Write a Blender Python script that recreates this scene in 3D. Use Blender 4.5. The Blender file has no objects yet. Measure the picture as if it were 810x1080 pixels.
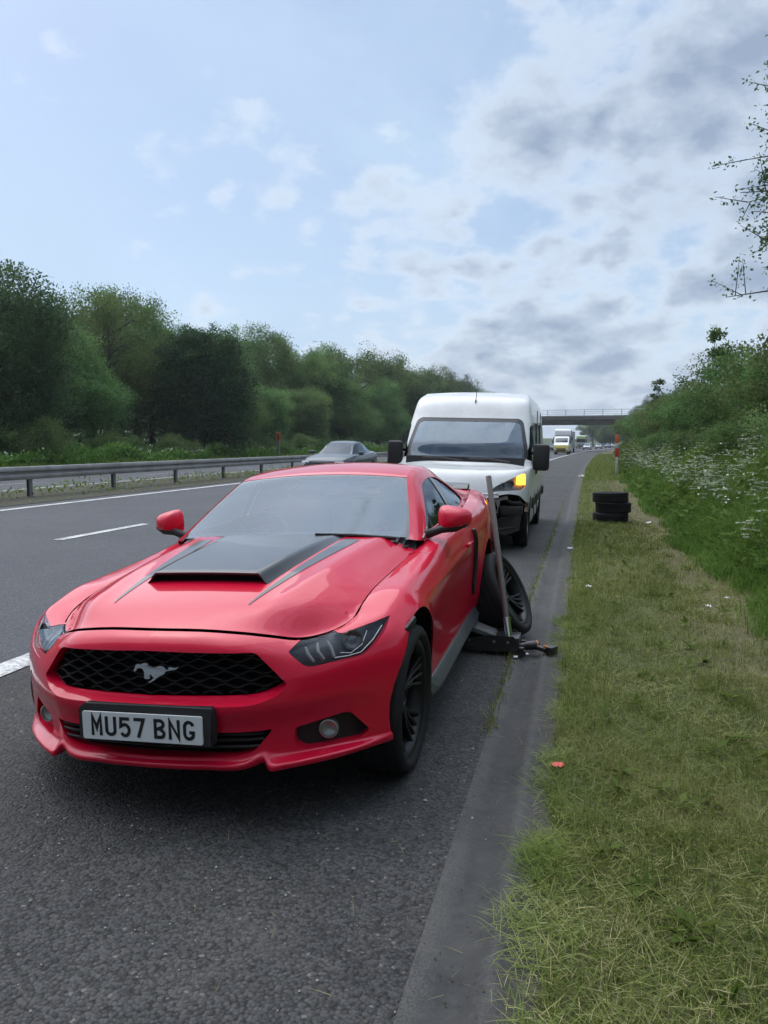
import bpy, bmesh, math, random
import numpy as np
from math import radians, sin, cos, pi, sqrt, atan2
from mathutils import Vector, Matrix

random.seed(7)
rng = np.random.default_rng(11)
SC = bpy.context.scene
COL = SC.collection

# ---------------------------------------------------------------- camera
cam_d = bpy.data.cameras.new('camera')
cam_d.sensor_fit = 'VERTICAL'
cam_d.sensor_height = 24.0
cam_d.lens = 24.0 * 811.0 / 1080.0
cam_d.clip_start = 0.05
cam_d.clip_end = 6000
cam = bpy.data.objects.new('camera', cam_d)
COL.objects.link(cam)
cam.location = (0, 0, 1.55)
cam.rotation_euler = (radians(90 - 5.073), 0, radians(14.265))
SC.camera = cam

# ---------------------------------------------------------------- world, sun, exposure
SUN_EL, SUN_AZ = radians(58), radians(-62)      # azimuth measured from +Y towards +X
W = bpy.data.worlds.new('World')
SC.world = W
W.use_nodes = True


class NT:
    """small helper for node trees"""
    def __init__(self, nt):
        self.nt = nt

    def n(self, typ, **kw):
        nd = self.nt.nodes.new(typ)
        for k, v in kw.items():
            if k.startswith('i_'):
                nd.inputs[k[2:].replace('_', ' ')].default_value = v
            else:
                setattr(nd, k, v)
        return nd

    def l(self, a, b):
        self.nt.links.new(a, b)

    def m(self, op, a, b=None, c=None, clamp=False):
        nd = self.nt.nodes.new('ShaderNodeMath')
        nd.operation = op
        nd.use_clamp = clamp
        for i, v in enumerate((a, b, c)):
            if v is None:
                continue
            if isinstance(v, (int, float)):
                nd.inputs[i].default_value = v
            else:
                self.nt.links.new(v, nd.inputs[i])
        return nd.outputs[0]

    def mix(self, f, a, b):
        nd = self.nt.nodes.new('ShaderNodeMix')
        nd.data_type = 'RGBA'
        for i, v in ((0, f), (6, a), (7, b)):
            if isinstance(v, (int, float)):
                nd.inputs[i].default_value = v
            elif isinstance(v, tuple):
                nd.inputs[i].default_value = v if len(v) == 4 else (*v, 1)
            else:
                self.nt.links.new(v, nd.inputs[i])
        return nd.outputs[2]

    def ramp(self, f, stops):
        nd = self.nt.nodes.new('ShaderNodeValToRGB')
        e = nd.color_ramp.elements
        while len(e) < len(stops):
            e.new(0.5)
        for el, (p, c) in zip(e, stops):
            el.position = p
            if isinstance(c, (int, float)):
                c = (c, c, c)
            el.color = (*c, 1)
        self.nt.links.new(f, nd.inputs[0])
        return nd.outputs[0]

    def noise(self, vec, scale, detail=4, rough=0.55, dist=0.0, out=0):
        nd = self.nt.nodes.new('ShaderNodeTexNoise')
        nd.inputs['Scale'].default_value = scale
        nd.inputs['Detail'].default_value = detail
        nd.inputs['Roughness'].default_value = rough
        nd.inputs['Distortion'].default_value = dist
        if vec is not None:
            self.nt.links.new(vec, nd.inputs['Vector'])
        return nd.outputs[out]


def build_world():
    t = NT(W.node_tree)
    nt = W.node_tree
    bg = nt.nodes['Background']
    sky = t.n('ShaderNodeTexSky', sky_type='NISHITA', sun_disc=False)
    sky.sun_elevation = SUN_EL
    sky.sun_rotation = SUN_AZ
    sky.air_density = 1.0
    sky.dust_density = 1.6
    sky.ozone_density = 1.2
    tc = t.n('ShaderNodeTexCoord')
    sep = t.n('ShaderNodeSeparateXYZ')
    t.l(tc.outputs['Generated'], sep.inputs[0])
    x, y, z = sep.outputs
    zz = t.m('ADD', t.m('MAXIMUM', z, 0.0), 0.40)
    u = t.m('DIVIDE', x, zz)
    v = t.m('DIVIDE', y, zz)
    comb = t.n('ShaderNodeCombineXYZ')
    t.l(u, comb.inputs[0]); t.l(v, comb.inputs[1])
    comb.inputs[2].default_value = 3.7
    P = comb.outputs[0]
    big = t.noise(P, 1.7, 2, 0.5, 0.2)
    det = t.noise(P, 5.2, 10, 0.66, 0.1)
    puff = t.n('ShaderNodeTexVoronoi', feature='SMOOTH_F1')
    puff.inputs['Scale'].default_value = 11.0
    puff.inputs['Smoothness'].default_value = 0.6
    wv = t.n('ShaderNodeVectorMath', operation='MULTIPLY_ADD')
    t.l(t.noise(P, 9.0, 4, 0.6, 0, 1), wv.inputs[0]); wv.inputs[1].default_value = (.11, .11, .11); t.l(P, wv.inputs[2])
    t.l(wv.outputs[0], puff.inputs['Vector'])
    pf = t.m('SUBTRACT', 0.5, puff.outputs['Distance'])
    # more cloud to the right of the road, less to the left
    azb = t.m('MINIMUM', t.m('MULTIPLY_ADD', x, 0.40, 0.138), 0.180)
    s = t.m('ADD', t.m('MULTIPLY', big, 0.55), t.m('MULTIPLY', det, 0.60))
    s = t.m('ADD', s, t.m('MULTIPLY', pf, 0.26))
    s = t.m('ADD', s, azb)
    mask = t.ramp(s, [(0.60, 0.0), (0.67, 0.45), (0.75, 0.90), (0.88, 1.0)])
    core = t.ramp(s, [(0.67, 0.0), (0.77, 0.6), (0.88, 1.0)])
    # veil: thin high haze everywhere, thicker at the horizon
    veil_n = t.noise(P, 2.0, 6, 0.6, 0.5)
    hz = t.m('POWER', t.m('SUBTRACT', 1.0, t.m('MAXIMUM', z, 0.0), clamp=True), 6.0)
    veil = t.m('ADD', t.m('MULTIPLY_ADD', t.ramp(veil_n, [(.38, 0), (.64, 1)]), 0.55, 0.22), t.m('MULTIPLY', hz, 0.40), clamp=True)
    base = t.mix(veil, sky.outputs[0], (3.85, 5.0, 6.4))
    edge_c = (5.8, 6.3, 6.9)
    core_c = (2.25, 2.85, 3.8)
    cl = t.mix(core, edge_c, core_c)
    col = t.mix(t.m('MULTIPLY', mask, 0.88), base, cl)
    # brighter towards the hidden sun
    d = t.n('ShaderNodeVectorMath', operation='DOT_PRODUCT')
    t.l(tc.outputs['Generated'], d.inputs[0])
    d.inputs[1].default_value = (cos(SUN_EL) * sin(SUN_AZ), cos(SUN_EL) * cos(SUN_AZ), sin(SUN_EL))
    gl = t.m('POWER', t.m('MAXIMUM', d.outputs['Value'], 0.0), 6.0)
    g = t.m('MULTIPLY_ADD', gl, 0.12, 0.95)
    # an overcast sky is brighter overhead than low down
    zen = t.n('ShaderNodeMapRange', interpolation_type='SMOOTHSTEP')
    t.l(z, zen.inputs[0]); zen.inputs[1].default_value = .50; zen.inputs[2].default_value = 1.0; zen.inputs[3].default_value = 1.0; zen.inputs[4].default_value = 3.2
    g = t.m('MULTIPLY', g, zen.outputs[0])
    # dimming behind the camera, added to keep the coupe's nose darker
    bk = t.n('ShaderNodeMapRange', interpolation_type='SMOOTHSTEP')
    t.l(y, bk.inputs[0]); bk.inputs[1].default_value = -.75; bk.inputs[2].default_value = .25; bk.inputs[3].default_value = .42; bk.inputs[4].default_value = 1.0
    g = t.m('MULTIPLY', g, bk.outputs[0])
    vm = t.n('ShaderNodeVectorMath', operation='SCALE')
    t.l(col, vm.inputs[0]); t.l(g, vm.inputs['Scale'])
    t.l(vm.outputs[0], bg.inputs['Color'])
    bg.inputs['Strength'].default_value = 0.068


build_world()
sun_d = bpy.data.lights.new('sun', 'SUN')
sun_d.energy = 0.8
sun_d.angle = radians(90)
sun_d.color = (1.0, 0.95, 0.88)
sun = bpy.data.objects.new('sun', sun_d)
COL.objects.link(sun)
sv = Vector((cos(SUN_EL) * sin(SUN_AZ), cos(SUN_EL) * cos(SUN_AZ), sin(SUN_EL)))
sun.rotation_euler = sv.to_track_quat('Z', 'Y').to_euler()

SC.view_settings.view_transform = 'Standard'
SC.view_settings.look = 'None'
SC.view_settings.exposure = 1.2
SC.view_settings.gamma = 1.0
SC.view_settings.use_curve_mapping = False
SC.cycles.max_bounces = 8
SC.cycles.transparent_max_bounces = 12
SC.cycles.use_denoising = True

# ---------------------------------------------------------------- object helpers
def mesh(name, verts, faces, mat=None, parent=None, smooth=True, sharp=None):
    me = bpy.data.meshes.new(name)
    verts = np.asarray(verts, dtype=np.float32).reshape(-1, 3)
    if isinstance(faces, np.ndarray) and faces.ndim == 2:
        nf, k = faces.shape
        me.vertices.add(len(verts))
        me.vertices.foreach_set('co', verts.ravel())
        me.loops.add(nf * k)
        me.loops.foreach_set('vertex_index', faces.astype(np.int32).ravel())
        me.polygons.add(nf)
        me.polygons.foreach_set('loop_start', np.arange(0, nf * k, k, dtype=np.int32))
        me.update(calc_edges=True)
    else:
        me.from_pydata([tuple(map(float, v)) for v in verts], [], [tuple(map(int, f)) for f in faces])
        me.update()
    me.validate()
    if smooth:
        me.polygons.foreach_set('use_smooth', np.ones(len(me.polygons), dtype=bool))
        if sharp:
            me.set_sharp_from_angle(angle=radians(sharp))
    if mat:
        me.materials.append(mat)
    o = bpy.data.objects.new(name, me)
    COL.objects.link(o)
    if parent:
        o.parent = parent
    return o


def from_bm(name, bm, mat=None, parent=None, smooth=True, sharp=35):
    me = bpy.data.meshes.new(name)
    bmesh.ops.recalc_face_normals(bm, faces=bm.faces)
    bm.to_mesh(me)
    bm.free()
    if smooth:
        me.polygons.foreach_set('use_smooth', np.ones(len(me.polygons), dtype=bool))
        if sharp:
            me.set_sharp_from_angle(angle=radians(sharp))
    if mat:
        me.materials.append(mat)
    o = bpy.data.objects.new(name, me)
    COL.objects.link(o)
    if parent:
        o.parent = parent
    return o


def thing(name, label, cat, loc=(0, 0, 0), rz=0.0, group=None):
    o = bpy.data.objects.new(name, None)
    COL.objects.link(o)
    o.empty_display_size = 0.2
    o.location = loc
    o.rotation_euler = (0, 0, rz)
    tag(o, label, cat, group)
    return o


def tag(o, label=None, cat=None, group=None, kind=None):
    if label: o['label'] = label
    if cat: o['category'] = cat
    if group: o['group'] = group
    if kind: o['kind'] = kind
    return o


def copy_tree(o, parent=None):
    c = o.copy()
    COL.objects.link(c)
    c.parent = parent
    for ch in list(o.children):
        copy_tree(ch, c)
    return c


def box(bm, c, s, rot=None, bev=0.0):
    """box centred at c with full sizes s"""
    v = []
    M = rot if rot is not None else Matrix.Identity(3)
    for dx in (-.5, .5):
        for dy in (-.5, .5):
            for dz in (-.5, .5):
                v.append(bm.verts.new(Vector(c) + M @ Vector((dx * s[0], dy * s[1], dz * s[2]))))
    fs = []
    for q in ((0, 1, 3, 2), (4, 6, 7, 5), (0, 4, 5, 1), (2, 3, 7, 6), (0, 2, 6, 4), (1, 5, 7, 3)):
        fs.append(bm.faces.new([v[i] for i in q]))
    if bev:
        es = set(e for f in fs for e in f.edges)
        bmesh.ops.bevel(bm, geom=list(es), offset=bev, segments=2, affect='EDGES', profile=0.5)


def tube(bm, pts, r, n=10, cap=True):
    """round tube along pts; r number or list"""
    pts = [Vector(p) for p in pts]
    rs = r if isinstance(r, (list, tuple)) else [r] * len(pts)
    rings = []
    up = None
    for i, p in enumerate(pts):
        d = (pts[min(i + 1, len(pts) - 1)] - pts[max(i - 1, 0)]).normalized()
        if up is None:
            up = d.orthogonal().normalized()
        a = (up - d * up.dot(d)).normalized()
        up = a
        b = d.cross(a)
        rings.append([bm.verts.new(p + (a * cos(2 * pi * k / n) + b * sin(2 * pi * k / n)) * rs[i]) for k in range(n)])
    for i in range(len(rings) - 1):
        for k in range(n):
            bm.faces.new((rings[i][k], rings[i][(k + 1) % n], rings[i + 1][(k + 1) % n], rings[i + 1][k]))
    if cap:
        bm.faces.new(rings[0][::-1])
        bm.faces.new(rings[-1])


def lathe(bm, prof, axis='X', n=48, center=(0, 0, 0), close=True):
    """prof: list of (a, r) along axis; revolves around axis"""
    C = Vector(center)
    rings = []
    for a, r in prof:
        ring = []
        for k in range(n):
            t = 2 * pi * k / n
            if axis == 'X':
                p = Vector((a, r * cos(t), r * sin(t)))
            elif axis == 'Y':
                p = Vector((r * cos(t), a, r * sin(t)))
            else:
                p = Vector((r * cos(t), r * sin(t), a))
            ring.append(bm.verts.new(C + p))
        rings.append(ring)
    m = len(rings)
    for i in range(m if close else m - 1):
        A, B = rings[i], rings[(i + 1) % m]
        for k in range(n):
            bm.faces.new((A[k], A[(k + 1) % n], B[(k + 1) % n], B[k]))
    return rings


def prism(bm, poly, f0, f1):
    """polygon list of 2D points; f0/f1 map 2D point to 3D for the two ends"""
    a = [bm.verts.new(f0(p)) for p in poly]
    b = [bm.verts.new(f1(p)) for p in poly]
    n = len(poly)
    bm.faces.new(a[::-1])
    bm.faces.new(b)
    for i in range(n):
        bm.faces.new((a[i], a[(i + 1) % n], b[(i + 1) % n], b[i]))


# ---------------------------------------------------------------- material helpers
MATS = {}


def mat(name, col=(.5, .5, .5), rough=0.5, metal=0.0, coat=0.0, trans=0.0, ior=1.45, emit=None, es=0.0, spec=0.5, coatr=0.03):
    m = bpy.data.materials.new(name)
    m.use_nodes = True
    b = m.node_tree.nodes['Principled BSDF']
    b.inputs['Base Color'].default_value = (*col, 1)
    b.inputs['Roughness'].default_value = rough
    b.inputs['Metallic'].default_value = metal
    b.inputs['Coat Weight'].default_value = coat
    b.inputs['Coat Roughness'].default_value = coatr
    b.inputs['Transmission Weight'].default_value = trans
    b.inputs['IOR'].default_value = ior
    b.inputs['Specular IOR Level'].default_value = spec
    if emit:
        b.inputs['Emission Color'].default_value = (*emit, 1)
        b.inputs['Emission Strength'].default_value = es
    MATS[name] = m
    return m


def nodes(m):
    return NT(m.node_tree), m.node_tree.nodes['Principled BSDF']


def bump(t, b, h, strength=0.5, dist=0.01, inp='Normal'):
    nd = t.n('ShaderNodeBump')
    nd.inputs['Strength'].default_value = strength
    nd.inputs['Distance'].default_value = dist
    t.l(h, nd.inputs['Height'])
    t.l(nd.outputs[0], b.inputs[inp])
    return nd


def objco(t):
    return t.n('ShaderNodeTexCoord').outputs['Object']


def dirt(m, scale=3.0, amt=0.3, rough=(0.4, 0.7), dark=0.6):
    """break a plain material up with dusty patches"""
    t, b = nodes(m)
    P = objco(t)
    c = tuple(b.inputs['Base Color'].default_value)
    n = t.noise(P, scale, 8, 0.65)
    f = t.m('MULTIPLY', t.ramp(n, [(0.42, 0.0), (0.66, 1.0)]), amt)
    d = (c[0] * dark + .05 * (1 - dark), c[1] * dark + .045 * (1 - dark), c[2] * dark + .035 * (1 - dark), 1)
    t.l(t.mix(f, c, d), b.inputs['Base Color'])
    r = t.n('ShaderNodeMapRange')
    t.l(n, r.inputs[0])
    r.inputs[1].default_value = .3; r.inputs[2].default_value = .7
    r.inputs[3].default_value = rough[0]; r.inputs[4].default_value = rough[1]
    t.l(r.outputs[0], b.inputs['Roughness'])
    return m
# ---------------------------------------------------------------- the lie of the land
FALL = 0.025
CURVE = 0.0002


def cx(Y):                       # sideways drift of the road as it bends away
    return CURVE * np.maximum(np.asarray(Y, float), 0) ** 2


def gz(X):                       # height across the road, X measured from the straight line
    return np.interp(X, [-400, -70, -52, -34, -28, -25.2, -14.6, -14.4, -12.4, -11.2, -10.95, -0.45, -0.41, -0.36, -0.28, -0.235, -0.20, -0.06, 0.0, 1.6, 2.4, 3.4, 6.0, 9.0, 14, 40, 400],
                     [9.0, 5.0, 1.2, 0.55, 0.15, 0.03, 0.30, 0.31, 0.32, 0.29, 0.263, 0.0, -0.004, -0.022, -0.026, 0.003, 0.005, 0.0, -0.005, -0.03, 0.12, 0.75, 2.2, 3.4, 4.0, 5.5, 8.0])


def G(X, Y, dz=0.0):             # world point on the ground
    return np.stack([np.asarray(X) + cx(Y), np.asarray(Y, float) + 0 * np.asarray(X), gz(X) + dz + 0 * np.asarray(Y)], -1)


YS = np.concatenate([np.arange(-12, 30, 0.75), np.arange(30, 80, 2), np.arange(80, 200, 5), np.arange(200, 601, 20)])


def strip(name, xs, mat_, dz=0.0, ys=YS, kind='structure', zextra=None):
    xs = np.asarray(xs, float)
    X, Y = np.meshgrid(xs, ys)
    V = G(X, Y, dz)
    if zextra is not None:
        V[..., 2] += zextra(X, Y)
    ny, nx = X.shape
    I = np.arange(nx * ny).reshape(ny, nx)
    F = np.stack([I[:-1, :-1], I[:-1, 1:], I[1:, 1:], I[1:, :-1]], -1).reshape(-1, 4)
    o = mesh(name, V.reshape(-1, 3), F, mat_)
    o['kind'] = kind
    return o


# ---- materials of the ground
def asphalt(name, c0, c1, stone=95.0, bstr=0.55, patch=0.5):
    m = mat(name, rough=0.8, spec=0.35)
    t, b = nodes(m)
    P = objco(t)
    v = t.n('ShaderNodeTexVoronoi', feature='F1')
    v.inputs['Scale'].default_value = stone
    v.inputs['Randomness'].default_value = 1.0
    wob = t.n('ShaderNodeVectorMath', operation='ADD')
    nv = t.noise(P, stone * 0.7, 2, out=1)
    sc = t.n('ShaderNodeVectorMath', operation='SCALE')
    t.l(nv, sc.inputs[0]); sc.inputs['Scale'].default_value = 0.012
    t.l(P, wob.inputs[0]); t.l(sc.outputs[0], wob.inputs[1])
    t.l(wob.outputs[0], v.inputs['Vector'])
    dist = v.outputs['Distance']
    cell = t.n('ShaderNodeSeparateColor'); t.l(v.outputs['Color'], cell.inputs[0])
    big = t.noise(P, 0.55, 6, 0.6)
    mid = t.noise(P, 6.0, 6, 0.65)
    fine = t.noise(P, 320, 2, 0.6)
    f = t.m('ADD', t.m('MULTIPLY', big, 0.55), t.m('MULTIPLY', mid, 0.45))
    f = t.ramp(f, [(0.36, 0.0), (0.64, 1.0)])
    base = t.mix(f, c0, c1)
    # each stone its own grey, dark binder in the gaps, a few pale chips
    tone = t.m('MULTIPLY_ADD', cell.outputs[0], 0.9, 0.55)
    gap = t.ramp(dist, [(0.0, 1.0), (0.55, 0.9), (0.85, 0.32)])
    k = t.m('MULTIPLY', tone, gap)
    vm = t.n('ShaderNodeVectorMath', operation='SCALE')
    t.l(base, vm.inputs[0]); t.l(k, vm.inputs['Scale'])
    pale = t.m('GREATER_THAN', cell.outputs[1], 0.992)
    col = t.mix(t.m('MULTIPLY', pale, 0.4), vm.outputs[0], (0.30, 0.28, 0.25))
    dust = t.ramp(t.noise(P, 1.7, 8, 0.7, 0.4), [(0.55, 0.0), (0.75, 1.0)])
    col = t.mix(t.m('MULTIPLY', dust, 0.28 * patch), col, (0.16, 0.145, 0.12))
    oil = t.ramp(t.noise(P, 0.9, 7, 0.7, 0.9), [(0.52, 0.0), (0.68, 1.0)])
    col = t.mix(t.m('MULTIPLY', oil, 0.35 * patch), col, (0.018, 0.018, 0.019))
    t.l(col, b.inputs['Base Color'])
    rr = t.m('MULTIPLY_ADD', mid, 0.3, 0.58)
    t.l(rr, b.inputs['Roughness'])
    h = t.m('ADD', t.m('MULTIPLY', t.m('SUBTRACT', 1.0, dist), 1.0), t.m('MULTIPLY', fine, 0.25))
    h = t.m('ADD', h, t.m('MULTIPLY', cell.outputs[2], 0.55))
    bump(t, b, h, bstr, 0.008)
    return m


M_shoulder = asphalt('shoulder_asphalt', (0.044, 0.044, 0.044), (0.082, 0.080, 0.076), 82, 1.0, 1.0)
M_lane = asphalt('lane_asphalt', (0.070, 0.074, 0.082), (0.098, 0.102, 0.110), 120, 0.5, 0.3)

M_chan = mat('channel_concrete', rough=0.75)
t, b = nodes(M_chan); P = objco(t)
sep = t.n('ShaderNodeSeparateXYZ'); t.l(P, sep.inputs[0])
n1 = t.noise(P, 2.2, 8, 0.65, 0.3); n2 = t.noise(P, 26, 5, 0.6); n3 = t.noise(P, 140, 3, 0.6)
c = t.mix(t.ramp(n1, [(0.38, 0.0), (0.66, 1.0)]), (0.026, 0.026, 0.026), (0.054, 0.053, 0.050))
c = t.mix(t.m('MULTIPLY', t.ramp(n2, [(0.5, 0), (0.7, 1)]), 0.30), c, (0.09, 0.087, 0.075))
n4 = t.noise(P, 9, 6, 0.7)
xw = t.m('ADD', sep.outputs[0], t.m('MULTIPLY_ADD', n4, 0.10, -0.05))
xw = t.m('ADD', xw, t.m('MULTIPLY_ADD', n2, 0.03, -0.015))
pale = t.ramp(t.m('MULTIPLY_ADD', xw, 10, 4.6), [(0.0, 1.0), (0.55, 0.75), (0.95, 0.0)])      # worn arris against the tarmac
grit = t.ramp(n3, [(0.40, 0.15), (0.60, 1.0)])
c = t.mix(t.m('MULTIPLY', t.m('MULTIPLY', pale, grit), 0.75), c, (0.105, 0.10, 0.092))
ridge = t.ramp(t.m('ABSOLUTE', t.m('MULTIPLY_ADD', xw, 22, 4.8)), [(0.0, 1.0), (0.7, 0.0)])
c = t.mix(t.m('MULTIPLY', t.m('MULTIPLY', ridge, grit), 0.6), c, (0.10, 0.097, 0.088))
soil = t.ramp(t.m('MULTIPLY_ADD', xw, 9, 1.85), [(0.1, 0.0), (0.9, 1.0)])
c = t.mix(t.m('MULTIPLY', soil, 0.7), c, (0.052, 0.047, 0.034))
stain = t.ramp(t.noise(P, 3.2, 8, 0.72, 0.8), [(0.50, 0.0), (0.70, 1.0)])
c = t.mix(t.m('MULTIPLY', stain, 0.5), c, (0.022, 0.022, 0.021))
t.l(c, b.inputs['Base Color'])
t.l(t.m('MULTIPLY_ADD', n1, 0.3, 0.6), b.inputs['Roughness'])
bump(t, b, t.m('ADD', n2, t.m('MULTIPLY', n3, 0.7)), 0.6, 0.008)

M_edge = mat('weathered_concrete', rough=0.9)
t, b = nodes(M_edge); P = objco(t)
n1 = t.noise(P, 5, 8, 0.7, 0.3); n2 = t.noise(P, 70, 4, 0.6)
c = t.mix(t.ramp(n1, [(0.40, 0.0), (0.62, 1.0)]), (0.045, 0.044, 0.042), (0.11, 0.105, 0.095))
c = t.mix(t.m('MULTIPLY', t.ramp(n2, [(0.5, 0), (0.64, 1)]), 0.6), c, (0.03, 0.03, 0.03))
t.l(c, b.inputs['Base Color']); bump(t, b, n2, 0.5, 0.008)

M_line = mat('road_paint', rough=0.6)
t, b = nodes(M_line); P = objco(t)
n1 = t.noise(P, 30, 6, 0.7); n2 = t.noise(P, 3, 4, 0.6)
w = t.m('ADD', n1, t.m('MULTIPLY', n2, 0.4))
c = t.mix(t.ramp(w, [(0.56, 1.0), (0.86, 0.0)]), (0.16, 0.16, 0.16), (0.66, 0.66, 0.63))
t.l(c, b.inputs['Base Color']); bump(t, b, n1, 0.4, 0.005)

M_soil = mat('soil', rough=0.95)
t, b = nodes(M_soil); P = objco(t)
n1 = t.noise(P, 1.3, 8, 0.7); n2 = t.noise(P, 14, 6, 0.65)
c = t.mix(t.ramp(n1, [(0.4, 0), (0.62, 1)]), (0.048, 0.040, 0.030), (0.042, 0.050, 0.022))
c = t.mix(t.m('MULTIPLY', t.ramp(n2, [(0.45, 0), (0.65, 1)]), 0.5), c, (0.13, 0.115, 0.075))
t.l(c, b.inputs['Base Color']); bump(t, b, n2, 0.7, 0.03)

M_turf = mat('turf', rough=0.95)
t, b = nodes(M_turf); P = objco(t)
n1 = t.noise(P, 0.8, 7, 0.7); n2 = t.noise(P, 9, 6, 0.7); n3 = t.noise(P, 60, 3, 0.6)
c = t.mix(t.ramp(n1, [(0.38, 0), (0.64, 1)]), (0.070, 0.095, 0.028), (0.125, 0.135, 0.055))
c = t.mix(t.m('MULTIPLY', t.ramp(n2, [(0.45, 0), (0.66, 1)]), 0.55), c, (0.17, 0.16, 0.085))
c = t.mix(t.m('MULTIPLY', t.ramp(n3, [(0.35, 1), (0.5, 0)]), 0.7), c, (0.025, 0.03, 0.012))
sepx = t.n('ShaderNodeSeparateXYZ'); t.l(P, sepx.inputs[0])
dead = t.ramp(t.m('MULTIPLY_ADD', t.m('ADD', sepx.outputs[0], t.m('MULTIPLY', n1, .9)), 1.5, -1.65), [(0.0, 0.0), (0.75, 1.0)])
c = t.mix(t.m('MULTIPLY', dead, .8), c, (0.135, 0.108, 0.062))
t.l(c, b.inputs['Base Color']); bump(t, b, t.m('ADD', n2, n3), 0.8, 0.03)

M_field = mat('meadow', rough=0.95)
t, b = nodes(M_field); P = objco(t)
n1 = t.noise(P, 0.3, 7, 0.7); n2 = t.noise(P, 4, 6, 0.7)
c = t.mix(t.ramp(n1, [(0.38, 0), (0.64, 1)]), (0.030, 0.055, 0.016), (0.060, 0.085, 0.028))
c = t.mix(t.m('MULTIPLY', t.ramp(n2, [(0.45, 0), (0.66, 1)]), 0.5), c, (0.10, 0.11, 0.05))
t.l(c, b.inputs['Base Color']); bump(t, b, n2, 0.8, 0.1)

# ---- the ground sheet, under everything, out to the horizon
gx = np.array([-1500, -700, -400, -200, -100, -70, -60, -52, -45, -34, -28, -25.2, -14.6, -14.4, -12.4, -11.2, -10.95, -0.45, -0.36, -0.28, -0.235, -0.06, 0, 1.6, 2.4, 3.4, 4.5, 6, 9, 14, 25, 40, 100, 400, 1500])
gy = np.concatenate([[-300, -100, -40], YS, [800, 1200, 2500]])
strip('ground', gx, M_field, -0.03, gy)
strip('near_carriageway', [-11.2, -10.95, -9, -7, -5, -3.62], M_lane, 0.0)
strip('hard_shoulder', np.linspace(-3.62, -0.452, 6), M_shoulder, 0.002)
strip('drainage_channel', [-0.452, -0.41, -0.36, -0.28, -0.235, -0.20, -0.13, -0.06], M_chan, 0.004)


strip('verge', np.linspace(-0.07, 2.0, 12), M_turf, 0.008)
strip('bank', [2.0, 2.4, 2.9, 3.4, 4.2, 5, 6, 7.5, 9, 14, 25], M_soil, 0.004)
strip('central_reserve', np.linspace(-14.5, -11.2, 8), M_soil, 0.010)
strip('far_carriageway', [-25.2, -22, -18, -14.6, -14.5], M_lane, 0.004)
strip('far_verge', np.linspace(-34, -25.0, 10), M_field, 0.006)


def line(name, x, w, dashes=None):
    if dashes is None:
        return strip(name, [x - w / 2, x + w / 2], M_line, 0.008)
    V = []; F = []
    for (a, b_) in dashes:
        ys = np.linspace(a, b_, 4)
        for i, yv in enumerate(ys):
            V.append(G(x - w / 2, yv, 0.008)); V.append(G(x + w / 2, yv, 0.008))
            if i:
                k = len(V) - 4
                F.append((k, k + 1, k + 3, k + 2))
    o = mesh(name, np.array(V), F, M_line); o['kind'] = 'structure'
    return o


line('shoulder_line', -3.62, 0.2)
line('lane_line', -7.25, 0.15, [(9.45 + 9 * k, 11.75 + 9 * k) for k in range(-2, 40)])
line('reserve_line', -10.85, 0.18)
line('far_edge_line', -14.95, 0.18)
line('far_outer_line', -22.0, 0.18)
line('far_lane_line', -18.5, 0.12, [(3 + 9 * k, 5 + 9 * k) for k in range(-1, 40)])
# ---------------------------------------------------------------- sheet-metal tools
def pchip(xk, Y, x):
    """shape-preserving cubic through knots xk (Y: knots x dims), evaluated at x"""
    xk = np.asarray(xk, float); Y = np.asarray(Y, float); x = np.asarray(x, float)
    if Y.ndim == 1:
        return pchip(xk, Y[:, None], x)[:, 0]
    h = np.diff(xk)[:, None]
    d = np.diff(Y, axis=0) / h
    m = np.zeros_like(Y)
    if len(xk) > 2:
        w1 = 2 * h[1:] + h[:-1]; w2 = h[1:] + 2 * h[:-1]
        with np.errstate(divide='ignore', invalid='ignore'):
            hm = (w1 + w2) / (w1 / d[:-1] + w2 / d[1:])
        m[1:-1] = np.where(d[:-1] * d[1:] > 0, hm, 0)
        m[0] = ((2 * h[0] + h[1]) * d[0] - h[0] * d[1]) / (h[0] + h[1])
        m[-1] = ((2 * h[-1] + h[-2]) * d[-1] - h[-1] * d[-2]) / (h[-1] + h[-2])
    else:
        m[:] = d[0]
    i = np.clip(np.searchsorted(xk, x, 'right') - 1, 0, len(xk) - 2)
    hh = h[i]; t = ((x - xk[i])[:, None]) / hh
    return ((1 + 2 * t) * (1 - t) ** 2 * Y[i] + t * (1 - t) ** 2 * hh * m[i]
            + t * t * (3 - 2 * t) * Y[i + 1] + t * t * (t - 1) * hh * m[i + 1])


def catmull(xk, Y, x, tens=0.0):
    """cardinal spline with non-uniform knots (smooth through extremes)"""
    xk = np.asarray(xk, float); Y = np.asarray(Y, float); x = np.asarray(x, float)
    if Y.ndim == 1:
        return catmull(xk, Y[:, None], x, tens)[:, 0]
    h = np.diff(xk)[:, None]; d = np.diff(Y, axis=0) / h
    m = np.zeros_like(Y)
    m[1:-1] = (d[:-1] * h[1:] + d[1:] * h[:-1]) / (h[:-1] + h[1:])
    m[0] = d[0]; m[-1] = d[-1]
    m *= (1 - tens)
    i = np.clip(np.searchsorted(xk, x, 'right') - 1, 0, len(xk) - 2)
    hh = h[i]; t = ((x - xk[i])[:, None]) / hh
    return ((1 + 2 * t) * (1 - t) ** 2 * Y[i] + t * (1 - t) ** 2 * hh * m[i]
            + t * t * (3 - 2 * t) * Y[i + 1] + t * t * (t - 1) * hh * m[i + 1])


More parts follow.
